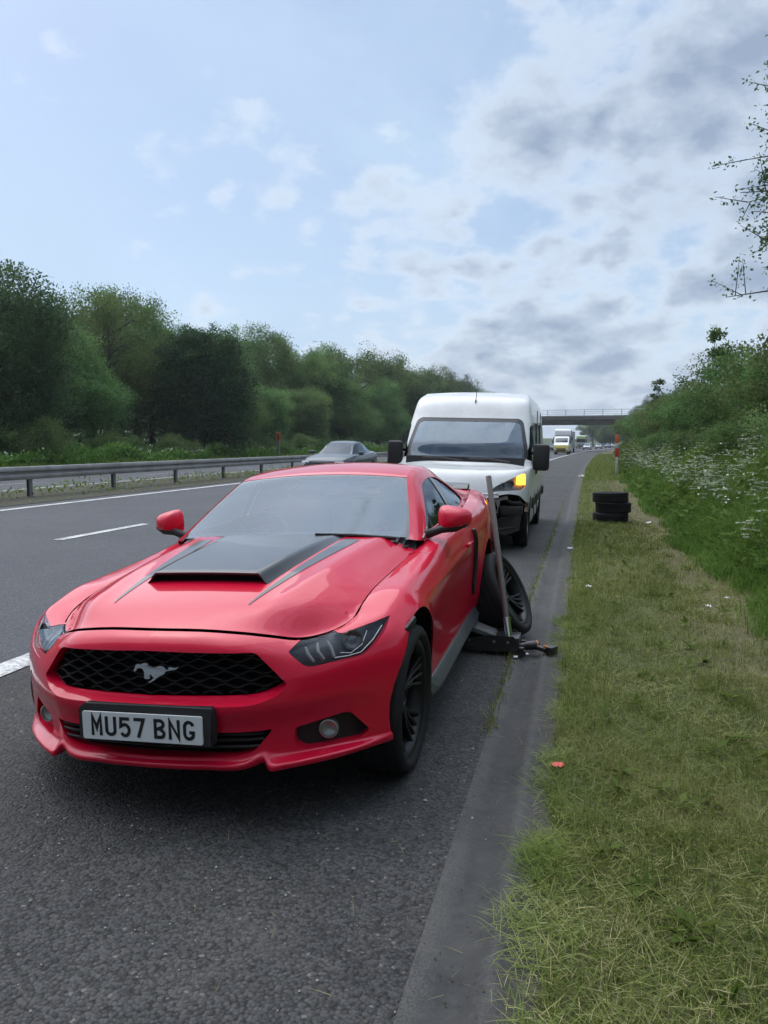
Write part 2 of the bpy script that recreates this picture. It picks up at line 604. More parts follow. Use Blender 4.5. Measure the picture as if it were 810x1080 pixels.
def dense(knots, per):
    """parameters with per[i] steps in each interval"""
    out = []
    for i in range(len(knots) - 1):
        p = per[i] if hasattr(per, '__len__') else per
        out += list(np.linspace(knots[i], knots[i + 1], p, endpoint=False))
    return np.array(out + [knots[-1]])


def gridfaces(nr, nc, flip=False):
    I = np.arange(nr * nc).reshape(nr, nc)
    F = np.stack([I[:-1, :-1], I[:-1, 1:], I[1:, 1:], I[1:, :-1]], -1).reshape(-1, 4)
    return F[:, ::-1] if flip else F


def patch(Pg, kr, kc, pr, pc, fr=catmull, fc=catmull):
    """Pg rows x cols x 3 control grid -> dense grid"""
    Pg = np.asarray(Pg, float)
    nr, nc, _ = Pg.shape
    u = dense(kc, pc); v = dense(kr, pr)
    A = np.stack([fc(kc, Pg[i], u) for i in range(nr)])            # nr x nu x 3
    B = fr(kr, A.reshape(nr, -1), v).reshape(len(v), len(u), 3)
    return B


def polysd(P, poly):
    """signed distance of points (N,2) to polygon, negative inside"""
    P = np.asarray(P, float); poly = np.asarray(poly, float)
    n = len(poly)
    d = np.full(len(P), 1e9); ins = np.zeros(len(P), bool)
    for i in range(n):
        a = poly[i]; b = poly[(i + 1) % n]
        e = b - a; w = P - a
        t = np.clip((w @ e) / (e @ e), 0, 1)
        q = w - t[:, None] * e
        d = np.minimum(d, (q * q).sum(1))
        c = (a[1] <= P[:, 1]) != (b[1] <= P[:, 1])
        with np.errstate(divide='ignore', invalid='ignore'):
            xi = a[0] + (P[:, 1] - a[1]) / (b[1] - a[1]) * e[0] if b[1] != a[1] else np.full(len(P), 1e9)
        ins ^= c & (P[:, 0] < xi)
    d = np.sqrt(d)
    return np.where(ins, -d, d)


def roundpoly(poly, r, n=5):
    """round the corners of a polygon"""
    poly = [np.array(p, float) for p in poly]
    out = []
    for i in range(len(poly)):
        a, p, c = poly[i - 1], poly[i], poly[(i + 1) % len(poly)]
        rr = r[i] if hasattr(r, '__len__') else r
        u = a - p; w = c - p
        lu, lw = np.linalg.norm(u), np.linalg.norm(w)
        k = min(rr, lu * .45, lw * .45)
        A = p + u / lu * k; B = p + w / lw * k
        for t in np.linspace(0, 1, n):
            out.append((1 - t) ** 2 * A + 2 * t * (1 - t) * p + t * t * B)
    return np.array(out)


def clip(V, F, f, keep=1):
    """cut a mesh at f = 0 and keep the side where keep*f >= 0. Returns V, F, cut edges"""
    V = np.asarray(V, float); f = np.asarray(f, float) * keep
    f = np.where(np.abs(f) < 1e-7, 1e-7, f)
    pos = f > 0
    fl = [list(q) for q in F] if not isinstance(F, np.ndarray) else F
    outF = []; newV = []; cache = {}; edges = []
    nV = len(V)
    if isinstance(F, np.ndarray):
        c = pos[F].sum(1)
        outF = [list(map(int, q)) for q in F[c == F.shape[1]]]
        todo = [list(map(int, q)) for q in F[(c > 0) & (c < F.shape[1])]]
    else:
        todo = []
        for q in F:
            s = sum(pos[i] for i in q)
            if s == len(q): outF.append(list(q))
            elif s: todo.append(list(q))

    def cut(i, j):
        k = (i, j) if i < j else (j, i)
        if k not in cache:
            t = f[i] / (f[i] - f[j])
            newV.append(V[i] + (V[j] - V[i]) * t)
            cache[k] = nV + len(newV) - 1
        return cache[k]
    for q in todo:
        poly = []; cuts = []
        n = len(q)
        for a in range(n):
            i, j = q[a], q[(a + 1) % n]
            if pos[i]:
                poly.append(i)
            if pos[i] != pos[j]:
                k = cut(i, j); poly.append(k); cuts.append((k, pos[i]))
        if len(poly) >= 3:
            outF.append(poly)
        if len(cuts) == 2:
            edges.append((cuts[0][0], cuts[1][0]) if cuts[0][1] else (cuts[1][0], cuts[0][0]))
    VV = np.vstack([V, np.array(newV).reshape(-1, 3)]) if newV else V
    used = np.zeros(len(VV), bool)
    for q in outF:
        used[q] = True
    m = -np.ones(len(VV), int); m[used] = np.arange(used.sum())
    return VV[used], [[int(m[i]) for i in q] for q in outF], [(int(m[a]), int(m[b])) for a, b in edges if used[a] and used[b]]


def add_lip(V, F, edges, fn):
    """a skirt along cut edges: fn maps (k,3) points to the inner ends. New vertices, so the edge stays crisp"""
    if not edges:
        return V, F
    ids = sorted(set(i for e in edges for i in e))
    p = V[ids]; q = fn(p)
    n0 = len(V)
    m1 = {i: n0 + k for k, i in enumerate(ids)}
    m2 = {i: n0 + len(ids) + k for k, i in enumerate(ids)}
    V = np.vstack([V, p, q])
    F = list(F) + [[m1[a], m1[b], m2[b], m2[a]] for a, b in edges]
    return V, F


def mirror(V, F, eps=1e-5):
    """add the other half (x -> -x), welded on the middle plane"""
    V = np.asarray(V, float)
    n = len(V)
    mid = np.abs(V[:, 0]) < eps
    V[mid, 0] = 0
    m = np.where(mid, np.arange(n), n + np.cumsum(~mid) - 1)
    V2 = V[~mid] * np.array([-1, 1, 1])
    F2 = [[int(m[i]) for i in q][::-1] for q in F]
    return np.vstack([V, V2]), [list(map(int, q)) for q in F] + F2


def both(V, F):
    """mirrored copy as separate mesh"""
    V = np.asarray(V, float)
    return V * np.array([-1, 1, 1]), [list(q)[::-1] for q in F]
# ---------------------------------------------------------------- red coupe: surface (x = to the photo's right, y = back from nose, z up)
# nose, one list per row from the underside (0) to the bonnet edge (10); columns run from the middle out to the corner
NY = {   # lateral positions
    0: [0, .22, .40, .455, .480, .54, .62, .70, .77, .83, .865],
    1: [0, .22, .40, .455, .480, .54, .62, .70, .775, .835, .875],
    2: [0, .22, .40, .455, .480, .54, .62, .70, .78, .84, .88],
    3: [0, .22, .40, .455, .480, .54, .62, .70, .78, .845, .888],
    4: [0, .22, .40, .455, .480, .54, .62, .70, .78, .85, .897],
    5: [0, .22, .40, .455, .490, .55, .63, .71, .785, .855, .907],
    6: [0, .22, .40, .455, .490, .55, .63, .71, .785, .857, .912],
    7: [0, .22, .40, .455, .490, .545, .62, .70, .775, .845, .903],
    8: [0, .22, .40, .450, .485, .535, .60, .675, .745, .81, .868],
    9: [0, .22, .40, .445, .480, .525, .575, .635, .695, .755, .812],
    10: [0, .22, .40, .44, .475, .515, .555, .60, .645, .685, .712],
}
NB = {
    0: [.16, .17, .20, .22, .24, .28, .33, .39, .46, .53, .58],
    1: [.040, .052, .085, .112, .094, .126, .186, .256, .340, .428, .512],
    2: [.030, .042, .075, .104, .090, .120, .180, .250, .334, .424, .510],
    3: [.052, .064, .097, .122, .145, .188, .246, .312, .385, .458, .528],
    4: [.046, .058, .090, .113, .133, .174, .235, .303, .378, .455, .530],
    5: [.018, .030, .062, .085, .108, .150, .215, .288, .367, .450, .530],
    6: [.034, .046, .078, .101, .122, .160, .222, .294, .372, .453, .533],
    7: [.050, .062, .094, .117, .138, .175, .236, .306, .384, .463, .543],
    8: [.062, .074, .108, .133, .156, .196, .255, .326, .402, .478, .555],
    9: [.082, .096, .134, .162, .190, .232, .288, .352, .422, .495, .568],
    10: [.125, .140, .180, .203, .228, .262, .305, .360, .425, .500, .580],
}
NZ = {
    0: [.225] * 11,
    1: [.234, .235, .240, .256, .232, .230, .230, .230, .230, .228, .225],
    2: [.252, .253, .260, .278, .252, .249, .249, .249, .248, .247, .245],
    3: [.272, .274, .284, .302, .286, .274, .272, .270, .268, .270, .276],
    4: [.385, .386, .390, .392, .390, .388, .388, .388, .388, .388, .388],
    5: [.482, .483, .488, .492, .492, .492, .492, .492, .492, .494, .496],
    6: [.560, .560, .562, .562, .562, .564, .566, .568, .572, .576, .58],
    7: [.640, .638, .630, .626, .622, .618, .620, .626, .634, .642, .65],
    8: [.708, .705, .690, .682, .674, .664, .662, .670, .684, .698, .712],
    9: [.742, .739, .722, .714, .706, .696, .692, .698, .712, .730, .750],
    10: [.768, .764, .744, .734, .724, .710, .700, .698, .704, .718, .738],
}
# flanks: sections at b, rows 0..10 as (y, z)
SIDE = [
    (0.70, [(.86, .225), (.885, .225), (.89, .245), (.90, .285), (.915, .39), (.932, .50), (.940, .585), (.932, .665), (.900, .735), (.835, .782), (.718, .775)]),
    (0.85, [(.86, .22), (.895, .22), (.90, .245), (.912, .285), (.930, .39), (.948, .50), (.955, .60), (.946, .69), (.912, .765), (.845, .812), (.722, .804)]),
    (1.02, [(.86, .21), (.895, .21), (.90, .235), (.912, .280), (.928, .39), (.944, .50), (.950, .60), (.944, .69), (.912, .775), (.848, .826), (.727, .820)]),
    (1.25, [(.84, .19), (.885, .19), (.897, .215), (.905, .270), (.916, .39), (.928, .50), (.938, .61), (.940, .70), (.912, .788), (.850, .842), (.736, .838)]),
    (1.62, [(.84, .18), (.885, .18), (.897, .21), (.905, .265), (.908, .39), (.916, .50), (.930, .62), (.938, .72), (.912, .815), (.852, .876), (.752, .872)]),
    (1.85, [(.84, .18), (.885, .18), (.897, .21), (.905, .265), (.908, .39), (.916, .50), (.930, .63), (.940, .735), (.915, .835), (.866, .902), (.790, .912)]),
    (2.40, [(.84, .18), (.885, .18), (.897, .21), (.905, .265), (.912, .39), (.920, .51), (.933, .64), (.944, .755), (.922, .860), (.880, .930), (.812, .948)]),
    (2.85, [(.84, .18), (.885, .18), (.897, .21), (.905, .265), (.918, .39), (.930, .52), (.944, .66), (.953, .78), (.932, .885), (.888, .952), (.822, .970)]),
    (3.20, [(.84, .20), (.89, .20), (.90, .23), (.915, .285), (.936, .41), (.950, .54), (.960, .68), (.965, .80), (.942, .905), (.893, .975), (.822, .993)]),
    (3.57, [(.84, .22), (.90, .22), (.91, .25), (.925, .30), (.950, .42), (.962, .55), (.970, .70), (.970, .82), (.944, .925), (.884, .998), (.805, 1.018)]),
    (3.95, [(.84, .23), (.90, .23), (.91, .26), (.925, .31), (.946, .43), (.956, .56), (.962, .71), (.960, .83), (.932, .94), (.862, 1.018), (.775, 1.040)]),
    (4.30, [(.84, .25), (.885, .25), (.895, .28), (.91, .33), (.925, .44), (.932, .57), (.935, .72), (.930, .84), (.900, .955), (.825, 1.035), (.735, 1.058)]),
    (4.56, [(.80, .27), (.84, .27), (.85, .30), (.865, .35), (.88, .45), (.89, .58), (.895, .73), (.89, .85), (.862, .965), (.795, 1.045), (.705, 1.070)]),
]
TAIL = [   # (y scale, b)
    (.93, 4.655), (.80, 4.715), (.55, 4.755), (.25, 4.775), (0.0, 4.78)]

cols_k = []
Pg = [[] for _ in range(11)]
for r in range(11):
    for y_, b_, z_ in zip(NY[r], NB[r], NZ[r]):
        Pg[r].append((y_, b_, z_))
    for b_, sec in SIDE:
        Pg[r].append((sec[r][0], b_, sec[r][1]))
    for sc_, b_ in TAIL:
        y_, z_ = SIDE[-1][1][r]
        tuck = [.10, .03, .02, .0, -.01, -.01, .02, .03, .035, .05, .10][r]
        Pg[r].append((y_ * sc_, b_ - tuck * (.4 + .6 * (1 - sc_)), z_ + (.005 if r > 7 else 0)))
Pg = np.array(Pg)
# column parameter: mean chord length over the rows
ch = np.linalg.norm(np.diff(Pg[3:9], axis=1), axis=2).mean(0)
kc = np.concatenate([[0], np.cumsum(ch)])
kr = np.array([0, .5, .8, 1.3, 2.3, 3.4, 4.3, 5.2, 6.1, 6.9, 7.7])
per_c = [max(3, int(c / 0.0135)) for c in ch]
WR = patch(Pg, kr, kc, [3, 4, 6, 12, 12, 9, 9, 9, 9, 9], per_c, fr=pchip, fc=catmull)
NRW, NCW, _ = WR.shape


def arch_flare(Pt):
    """flares round the wheel openings"""
    for bc, rc, amp in ((.85, .375, .012), (3.57, .378, .014)):
        d = np.hypot(Pt[..., 1] - bc, Pt[..., 2] - .345)
        w = np.exp(-((d - rc) / .05) ** 2) * (Pt[..., 0] > .6)
        w = np.where(d < rc, np.maximum(w, 0.9 * (Pt[..., 0] > .6)), w)
        Pt[..., 0] += amp * w
    return Pt


WR = arch_flare(WR)
# pressed line along the doors
sx = np.exp(-((WR[..., 2] - (.735 + .03 * (WR[..., 1] - 1.2))) / .014) ** 2) * np.clip((WR[..., 1] - 1.15) / .25, 0, 1) * np.clip((3.0 - WR[..., 1]) / .5, 0, 1)
WR[..., 0] += .006 * sx

# bonnet edge row as plan curve
b10 = WR[-1]


def hood_front(y):
    k = b10[:, 1] < 0.585
    return np.interp(y, b10[k, 0], b10[k, 1]), np.interp(y, b10[k, 0], b10[k, 2])


def hood_z(b, y):
    """bonnet height: crown, two flanking ridges, steeper shoulders"""
    b = np.asarray(b, float); y = np.abs(np.asarray(y, float))
    zc = pchip([.10, .20, .35, .6, 1.0, 1.4, 1.75], [.757, .800, .842, .883, .932, .972, 1.000], np.ravel(b)).reshape(b.shape)
    ze = np.interp(b, [.40, .58, .70, .85, 1.02, 1.25, 1.62, 1.85], [.69, .738, .775, .804, .820, .838, .872, .90])
    ye = np.interp(b, [.10, .58, .85, 1.25, 1.62, 1.85], [.70, .712, .722, .736, .752, .770])
    s = np.clip(y / ye, 0, 1.05)
    c = np.interp(s, np.linspace(0, 1.05, 43), HC)
    z = ze + (zc - ze) * c
    # ridge that runs from the screen corner to the inner end of the lamp
    yr = np.interp(b, [.2, .6, 1.2, 1.7], [.40, .47, .54, .60])
    z = z + .010 * np.exp(-((y - yr) / .045) ** 2) * np.clip((b - .2) / .25, 0, 1)
    return z


HC = pchip([0, .3, .5, .66, .74, .9, 1.0, 1.05], [1, .985, .95, .885, .80, .36, .0, -.16], np.linspace(0, 1.05, 43))

# move the wrap's last rows so that they meet the bonnet surface along its side
CAR = {}


def car_part(name, V, F, m, parent=None, smooth=True, sharp=None):
    return mesh(name, V, F, m, parent if parent is not None else CAR['root'], smooth, sharp)


# cut-outs in the nose, drawn in front view (y, z)
grille_out = roundpoly([(-.2, .4905), (.43, .4965), (.505, .515), (.548, .560), (.435, .6905), (.40, .6935), (-.2, .7085)][::1], [.001, .02, .02, .012, .03, .02, .001])
lower_out = roundpoly([(-.2, .276), (.34, .282), (.415, .298), (.448, .335), (.488, .384), (-.2, .384)], [.001, .02, .03, .02, .012, .001])
fog_out = roundpoly([(.556, .300), (.588, .273), (.768, .268), (.808, .300), (.748, .393), (.725, .400), (.556, .373)], [.02, .01, .012, .008, .012, .02, .02])
lamp_out = roundpoly([(.537, .674), (.575, .722), (.64, .716), (.706, .7055), (.866, .744), (.860, .69), (.828, .642), (.80, .617), (.63, .605), (.60, .617)], [.004, .004, .004, .004, .006, .02, .03, .03, .02, .02])


def wheel_sd(V, bc, zc, r):
    return np.where(V[:, 0] > .5, np.hypot(V[:, 1] - bc, V[:, 2] - zc) - r, 1.0)


door_poly = roundpoly([(1.535, .245), (2.80, .245), (2.845, .60), (2.862, 1.2), (1.66, 1.2), (1.575, .60)], [.03, .05, .02, .01, .01, .02])
# ---------------------------------------------------------------- red coupe: materials
M_red = mat('red_paint', (0.58, 0.003, 0.032), rough=0.38, coat=0.85, coatr=0.02, spec=0.10)
t, b = nodes(M_red); P = objco(t)
n1 = t.noise(P, 3.0, 8, 0.7); n2 = t.noise(P, 900, 2)
t.l(t.mix(t.m('MULTIPLY', t.ramp(n1, [(.45, 0), (.75, 1)]), .05), (0.58, 0.003, 0.032), (.22, .06, .05)), b.inputs['Base Color'])
t.l(t.m('MULTIPLY_ADD', n1, .05, .015), b.inputs['Coat Roughness'])
wv = t.noise(P, 7.0, 3); bump(t, b, wv, 0.02, 0.01, 'Coat Normal')
M_gblack = mat('gloss_black', (0.012, 0.013, 0.015), rough=0.3, coat=0.6, coatr=0.05, spec=.3)
M_mblack = dirt(mat('matt_black', (0.014, 0.014, 0.015), rough=0.6), 6, .35)
M_void = mat('dark_inside', (0.006, 0.006, 0.006), rough=0.9, spec=0.1)
M_rubber = dirt(mat('tyre_rubber', (0.011, 0.011, 0.012), rough=0.75, spec=0.3), 9, .45, (.6, .85), .8)
M_rim = mat('black_alloy', (0.006, 0.006, 0.007), rough=0.35, metal=0.0, coat=0.12, coatr=0.1, spec=.3)
M_disc = dirt(mat('brake_iron', (0.10, 0.10, 0.10), rough=0.4, metal=1.0), 8, .4)
M_steel = dirt(mat('bare_steel', (0.42, 0.41, 0.40), rough=0.35, metal=1.0), 8, .4, (.3, .6))
M_badge = mat('badge_metal', (0.42, 0.42, 0.43), rough=0.3, metal=1.0)
M_grille = mat('grille_black', (0.009, 0.009, 0.010), rough=0.35, spec=.35)
M_chrome = mat('chrome', (0.75, 0.75, 0.76), rough=0.12, metal=1.0)
M_skirt = dirt(mat('grey_skirt', (0.035, 0.038, 0.043), rough=0.35, coat=0.3, coatr=0.15), 5, .4, (.25, .5))
M_white = mat('plate_white', (0.62, 0.64, 0.63), rough=0.35, coat=.3)
M_ink = mat('plate_black', (0.01, 0.01, 0.01), rough=0.4)
M_amber = mat('amber_lens', (0.75, 0.28, 0.02), rough=0.12, coat=1.0)
M_smoke = mat('smoked_lens', (0.010, 0.010, 0.011), rough=0.1, coat=1.0)
M_cloth = mat('seat_cloth', (0.02, 0.02, 0.022), rough=0.85)
M_trim = dirt(mat('cabin_trim', (0.022, 0.022, 0.024), rough=0.7), 4, .3)
M_redlens = mat('red_lens', (0.35, 0.01, 0.01), rough=0.12, coat=1.0)
M_reflector = mat('lamp_reflector', (0.6, 0.6, 0.6), rough=0.18, metal=1.0)
M_foglens = mat('fog_lens', (0.30, 0.30, 0.29), rough=.22, metal=.6, coat=.5)
M_bowl = mat('lamp_bowl', (0.16, 0.16, 0.17), rough=.22, metal=.85)
M_guide = mat('light_guide', (0.42, 0.42, 0.42), rough=.3, metal=.5)
M_greylamp = mat('lamp_bar', (0.20, 0.20, 0.20), rough=0.35)


def glassmat(name, tint, refl=1.5, rough=0.0):
    """thin pane: what is behind, tinted, plus the mirror image by Fresnel"""
    m = bpy.data.materials.new(name)
    m.use_nodes = True
    t = NT(m.node_tree)
    m.node_tree.nodes.remove(m.node_tree.nodes['Principled BSDF'])
    out = m.node_tree.nodes['Material Output']
    tr = t.n('ShaderNodeBsdfTransparent'); tr.inputs[0].default_value = (*tint, 1)
    gl = t.n('ShaderNodeBsdfGlossy'); gl.inputs['Roughness'].default_value = rough
    gl.inputs['Color'].default_value = (.76, .88, 1, 1)
    geo = t.n('ShaderNodeNewGeometry')
    dt = t.n('ShaderNodeVectorMath', operation='DOT_PRODUCT')
    t.l(geo.outputs['Normal'], dt.inputs[0]); t.l(geo.outputs['Incoming'], dt.inputs[1])
    f0 = ((refl - 1) / (refl + 1)) ** 2
    k5 = t.m('POWER', t.m('SUBTRACT', 1.0, t.m('ABSOLUTE', dt.outputs['Value']), clamp=True), 5.0)
    fres = t.m('MULTIPLY_ADD', k5, 1 - f0, f0, clamp=True)
    P = objco(t)
    nd = t.n('ShaderNodeBump'); nd.inputs['Strength'].default_value = .015; nd.inputs['Distance'].default_value = .01
    t.l(t.noise(P, 5, 3), nd.inputs['Height'])
    t.l(nd.outputs[0], gl.inputs['Normal'])
    mx = t.n('ShaderNodeMixShader')
    t.l(fres, mx.inputs[0]); t.l(tr.outputs[0], mx.inputs[1]); t.l(gl.outputs[0], mx.inputs[2])
    t.l(mx.outputs[0], out.inputs[0])
    return m


M_screen = glassmat('windscreen_glass', (.42, .50, .53), 1.95)
M_glass = glassmat('side_glass', (.30, .33, .33), 1.36)
M_lens = glassmat('clear_lens', (.86, .87, .88), 1.28)
M_tint = glassmat('dark_glass', (.10, .11, .12), 1.55)

# ---------------------------------------------------------------- red coupe: assembly
CAR_X, CAR_Y = -1.62, 2.60
CAR_Z = FALL * (-CAR_X - 0.4)
CAR_ROLL, CAR_YAW = -0.036, 0.010
root = thing('sports_car', 'red sports coupe with black bonnet scoop, front corner nearest, its rear wheel taken off', 'car',
             (CAR_X, CAR_Y, CAR_Z))
root.rotation_euler = (0, CAR_ROLL, CAR_YAW)
CAR['root'] = root
CAR_M = Matrix.Translation((CAR_X, CAR_Y, CAR_Z)) @ Matrix.Rotation(CAR_YAW, 4, 'Z') @ Matrix.Rotation(CAR_ROLL, 4, 'Y')


def push(dx=0, dy=0, dz=0):
    return lambda p: p + np.array([dx, dy, dz])


def shrink(c, k, d):
    c = np.array(c, float)

    def f(p):
        q = p.copy()
        q[:, 0] += (c[0] - p[:, 0]) * k
        q[:, 2] += (c[1] - p[:, 2]) * k
        q[:, 1] += d
        return q
    return f


V = WR.reshape(-1, 3)
F = gridfaces(NRW, NCW)
front = V[:, 1] < 0.75


def fsd(V, poly, bmax=.72):
    d = polysd(V[:, [0, 2]], poly)
    return np.where(V[:, 1] < bmax, d, 1.0)


def nsd(V):      # inside-the-door test
    return np.where(V[:, 0] > .55, polysd(V[:, [1, 2]], door_poly), 1.0)


# -- pieces cut out of the shell
pieces = {}
for nm, poly in (('grille', grille_out), ('lower', lower_out), ('fog', fog_out), ('lamp', lamp_out)):
    pieces[nm] = clip(V, F, fsd(V, poly), -1)
door_piece = clip(V, F, nsd(V) + .0025, -1)

# -- the shell itself
B, BF = V, F
lips = []
for nm, poly, fn in (('grille', grille_out, None), ('lower', lower_out, None), ('fog', fog_out, None), ('lamp', lamp_out, None)):
    B, BF, E = clip(B, BF, fsd(B, poly), 1)
    pts = B[sorted(set(i for e in E for i in e))]
    if nm == 'grille':
        def fn(p):
            q = p.copy(); q[:, 1] += .055
            q[:, 2] += np.interp(p[:, 2], [.49, .515, .60, .70], [.028, .026, -.002, -.010])
            q[:, 0] -= .012 * np.clip(p[:, 0] / .3, 0, 1)
            return q
    elif nm == 'lower':
        fn = push(-.002, .06, .0)
    elif nm == 'fog':
        fn = push(-.01, .05, 0.004)
    else:
        fn = push(-.02, .03, -.004)
    B, BF = add_lip(B, BF, E, fn)
LINERS = []
for bc, zc, r in ((.85, .352, .372), (3.57, .352, .374)):
    B, BF, E = clip(B, BF, wheel_sd(B, bc, zc, r), 1)
    ids = sorted(set(i for e in E for i in e)); mp = {i: k for k, i in enumerate(ids)}
    q0 = B[ids]
    LINERS.append((np.vstack([q0 + np.array([-.003, 0, 0]), q0 + np.array([-.34, 0, 0])]), [[mp[a], mp[b_], mp[b_] + len(ids), mp[a] + len(ids)] for a, b_ in E]))
    B, BF = add_lip(B, BF, E, push(-.012, 0, 0))
B, BF, E = clip(B, BF, np.where(B[:, 0] > .55, polysd(B[:, [1, 2]], door_poly), 1.0) - .0025, 1)
B, BF = add_lip(B, BF, E, push(-.03, 0, 0))
# lip along the bonnet edge, coloured near-black as the shade in the shut gap
edge = WR[-1][WR[-1][:, 1] < 1.66]
L2 = edge + np.array([-.0005, .001, -.04])
ne = len(edge)
for side in (1, -1):
    v_ = np.vstack([edge + np.array([0, 0, -.0008]), L2, L2 + np.array([-.03, .004, 0])]); f_ = [[i, i + 1, ne + i + 1, ne + i] for i in range(ne - 1)] + [[ne + i, ne + i + 1, 2 * ne + i + 1, 2 * ne + i] for i in range(ne - 1)]
    if side < 0: v_, f_ = both(v_, f_)
    car_part('bonnet_gap_shade', v_, f_, M_void)
B, BF = mirror(B, BF)
car_part('body', B, BF, M_red)

for side in (1, -1):
    dv, df, de = door_piece
    dv, df = add_lip(dv, df, de, push(-.03, 0, 0))
    if side < 0: dv, df = both(dv, df)
    door = car_part('door', dv, df, M_red)
    bm = bmesh.new()
    box(bm, (side * .958, 2.62, .80), (.022, .20, .026), None, .008)
    from_bm('handle', bm, M_red, door)

# -- bonnet
ns, ntt = 61, 70
s = np.concatenate([np.linspace(0, .80, 36), np.linspace(.80, 1, 26)[1:]])
tt = np.concatenate([np.linspace(0, .15, 22), np.linspace(.15, 1, 52)[1:]])
S, T = np.meshgrid(s, tt)
yf = .7095 * S
bf, zf = hood_front(yf)
bf = bf + .017
yr = .750 * S
br = 1.585 + .11 * (yr / .75) ** 2
Bh = bf + (br - bf) * T
yb = np.interp(Bh, WR[-1][:, 1], WR[-1][:, 0]) - .006
wgt = np.clip((Bh - .58) / .02, 0, 1)
ys_ = yf + (yr - yf) * T
yedge = np.interp(Bh, [.58, .70, .85, 1.02, 1.25, 1.62, 1.85], [.712, .718, .722, .727, .736, .752, .790]) - .006
Yh = np.where(S > .0, ys_ * 1.0, 0)
# follow the true side edge for the outer columns
ratio = yedge / np.maximum((.7095 + (.750 - .7095) * T), 1e-6)
Yh = np.where(Bh > .58, Yh * (1 + (ratio - 1) * S ** 2), Yh)
Zh = hood_z(Bh, Yh)
_, zfe = hood_front(yf)
corr = zfe + .008 - hood_z(bf, yf)
Zh = Zh + corr * np.exp(-((Bh - bf) / .10) ** 2)
z10 = np.interp(Bh[:, -1], WR[-1][WR[-1][:, 1] > .5][:, 1], WR[-1][WR[-1][:, 1] > .5][:, 2])
cs = np.where(Bh[:, -1] > .58, z10 - Zh[:, -1], 0)
cs[Bh[:, -1] <= .58] = 0
Zh += cs[:, None] * np.clip((S - .6) / .4, 0, 1) ** 2
H = np.stack([Yh, Bh, Zh], -1)
# valley for the scoop: none; the scoop is a separate panel laid on top
nr_, nc_ = S.shape
hv = H.reshape(-1, 3); hf = [list(map(int, q)) for q in gridfaces(nr_, nc_)]
hv, hf = mirror(hv, hf)
car_part('bonnet', hv, hf, M_red)


def on_hood(b, y, dz=0.0):
    """a point on the bonnet (b back, y across)"""
    yy = abs(y)
    sel = Bh[:, 0:1]
    j = np.argmin(np.hypot(H[..., 1] - b, H[..., 0] - yy))
    r_, c_ = np.unravel_index(j, S.shape)
    # local plane fit
    r0 = min(max(r_, 1), nr_ - 2); c0 = min(max(c_, 1), nc_ - 2)
    q = H[r0 - 1:r0 + 2, c0 - 1:c0 + 2].reshape(-1, 3)
    A = np.c_[q[:, 0], q[:, 1], np.ones(9)]
    k, *_ = np.linalg.lstsq(A, q[:, 2], rcond=None)
    return np.array([y, b, k[0] * yy + k[1] * b + k[2] + dz])


# scoop: raised black panel, open at its front edge
rows = []
for b_ in np.linspace(.600, 1.560, 34):
    q = (b_ - .60) / .96
    hw = .305 + (.385 - .305) * q
    h = .040 * max(0, 1 - q) ** .8 + .010
    row = []
    for u in np.linspace(-1, 1, 41):
        y_ = u * hw
        e = min(1.0, (1 - abs(u)) / .16)
        e = e * e * (3 - 2 * e)
        row.append(on_hood(b_, y_, h * e + .001))
    rows.append(row)
Sg = np.array(rows)
front_row = Sg[0]
nose = front_row + np.array([0, -.006, -.004])
Sg = np.concatenate([nose[None], Sg])
sv_, sf_ = Sg.reshape(-1, 3), [list(map(int, q)) for q in gridfaces(*Sg.shape[:2])]
# folded edge under the front lip and the dark mouth behind it
n0 = len(sv_); k = 41
u1 = nose + np.array([0, .002, -.010]); u2 = nose + np.array([0, .05, -.012])
u1[:, 2] = np.maximum(u1[:, 2], [on_hood(.6, p[0], .0005)[2] for p in nose]); u2[:, 2] = np.minimum(u2[:, 2], u1[:, 2])
sv_ = np.vstack([sv_, nose, u1, u2])
sf_ += [[n0 + k + i, n0 + k + i + 1, n0 + i + 1, n0 + i] for i in range(k - 1)]
sf_ += [[n0 + 2 * k + i, n0 + 2 * k + i + 1, n0 + k + i + 1, n0 + k + i] for i in range(k - 1)]
sc_o = car_part('bonnet_scoop', sv_, sf_, M_gblack, sharp=50)
mo = []
for z0 in (0, 1):
    mo.append([on_hood(.625, u * .285, .001 if z0 == 0 else .030 * min(1, (1 - abs(u)) / .16 + .05)) for u in np.linspace(-1, 1, 21)])
mo = np.array(mo)
car_part('scoop_mouth', mo.reshape(-1, 3), gridfaces(2, 21), M_void, sc_o)
# pointed dark stripes either side of the scoop
for side in (1, -1):
    rr = []
    for b_ in np.linspace(.345, 1.50, 40):
        q = (b_ - .345) / 1.155
        yc = .318 + (.445 - .318) * q
        w = .004 + .040 * min(1, q * 1.15)
        rr.append([on_hood(b_, side * (yc + w * u), .0022) for u in (-1, -.33, .33, 1)])
    rr = np.array(rr)
    car_part('bonnet_stripe', rr.reshape(-1, 3), gridfaces(*rr.shape[:2], flip=side < 0), M_gblack)

# -- grille: honeycomb of wavy bars in front of a dark backing
def setback(piece, d, dx=0.0, dz=0.0):
    v, f, e = piece
    v = v + np.array([dx, d, dz])
    return mirror(v, f) if abs(v[:, 0]).min() < .01 else (v, f)


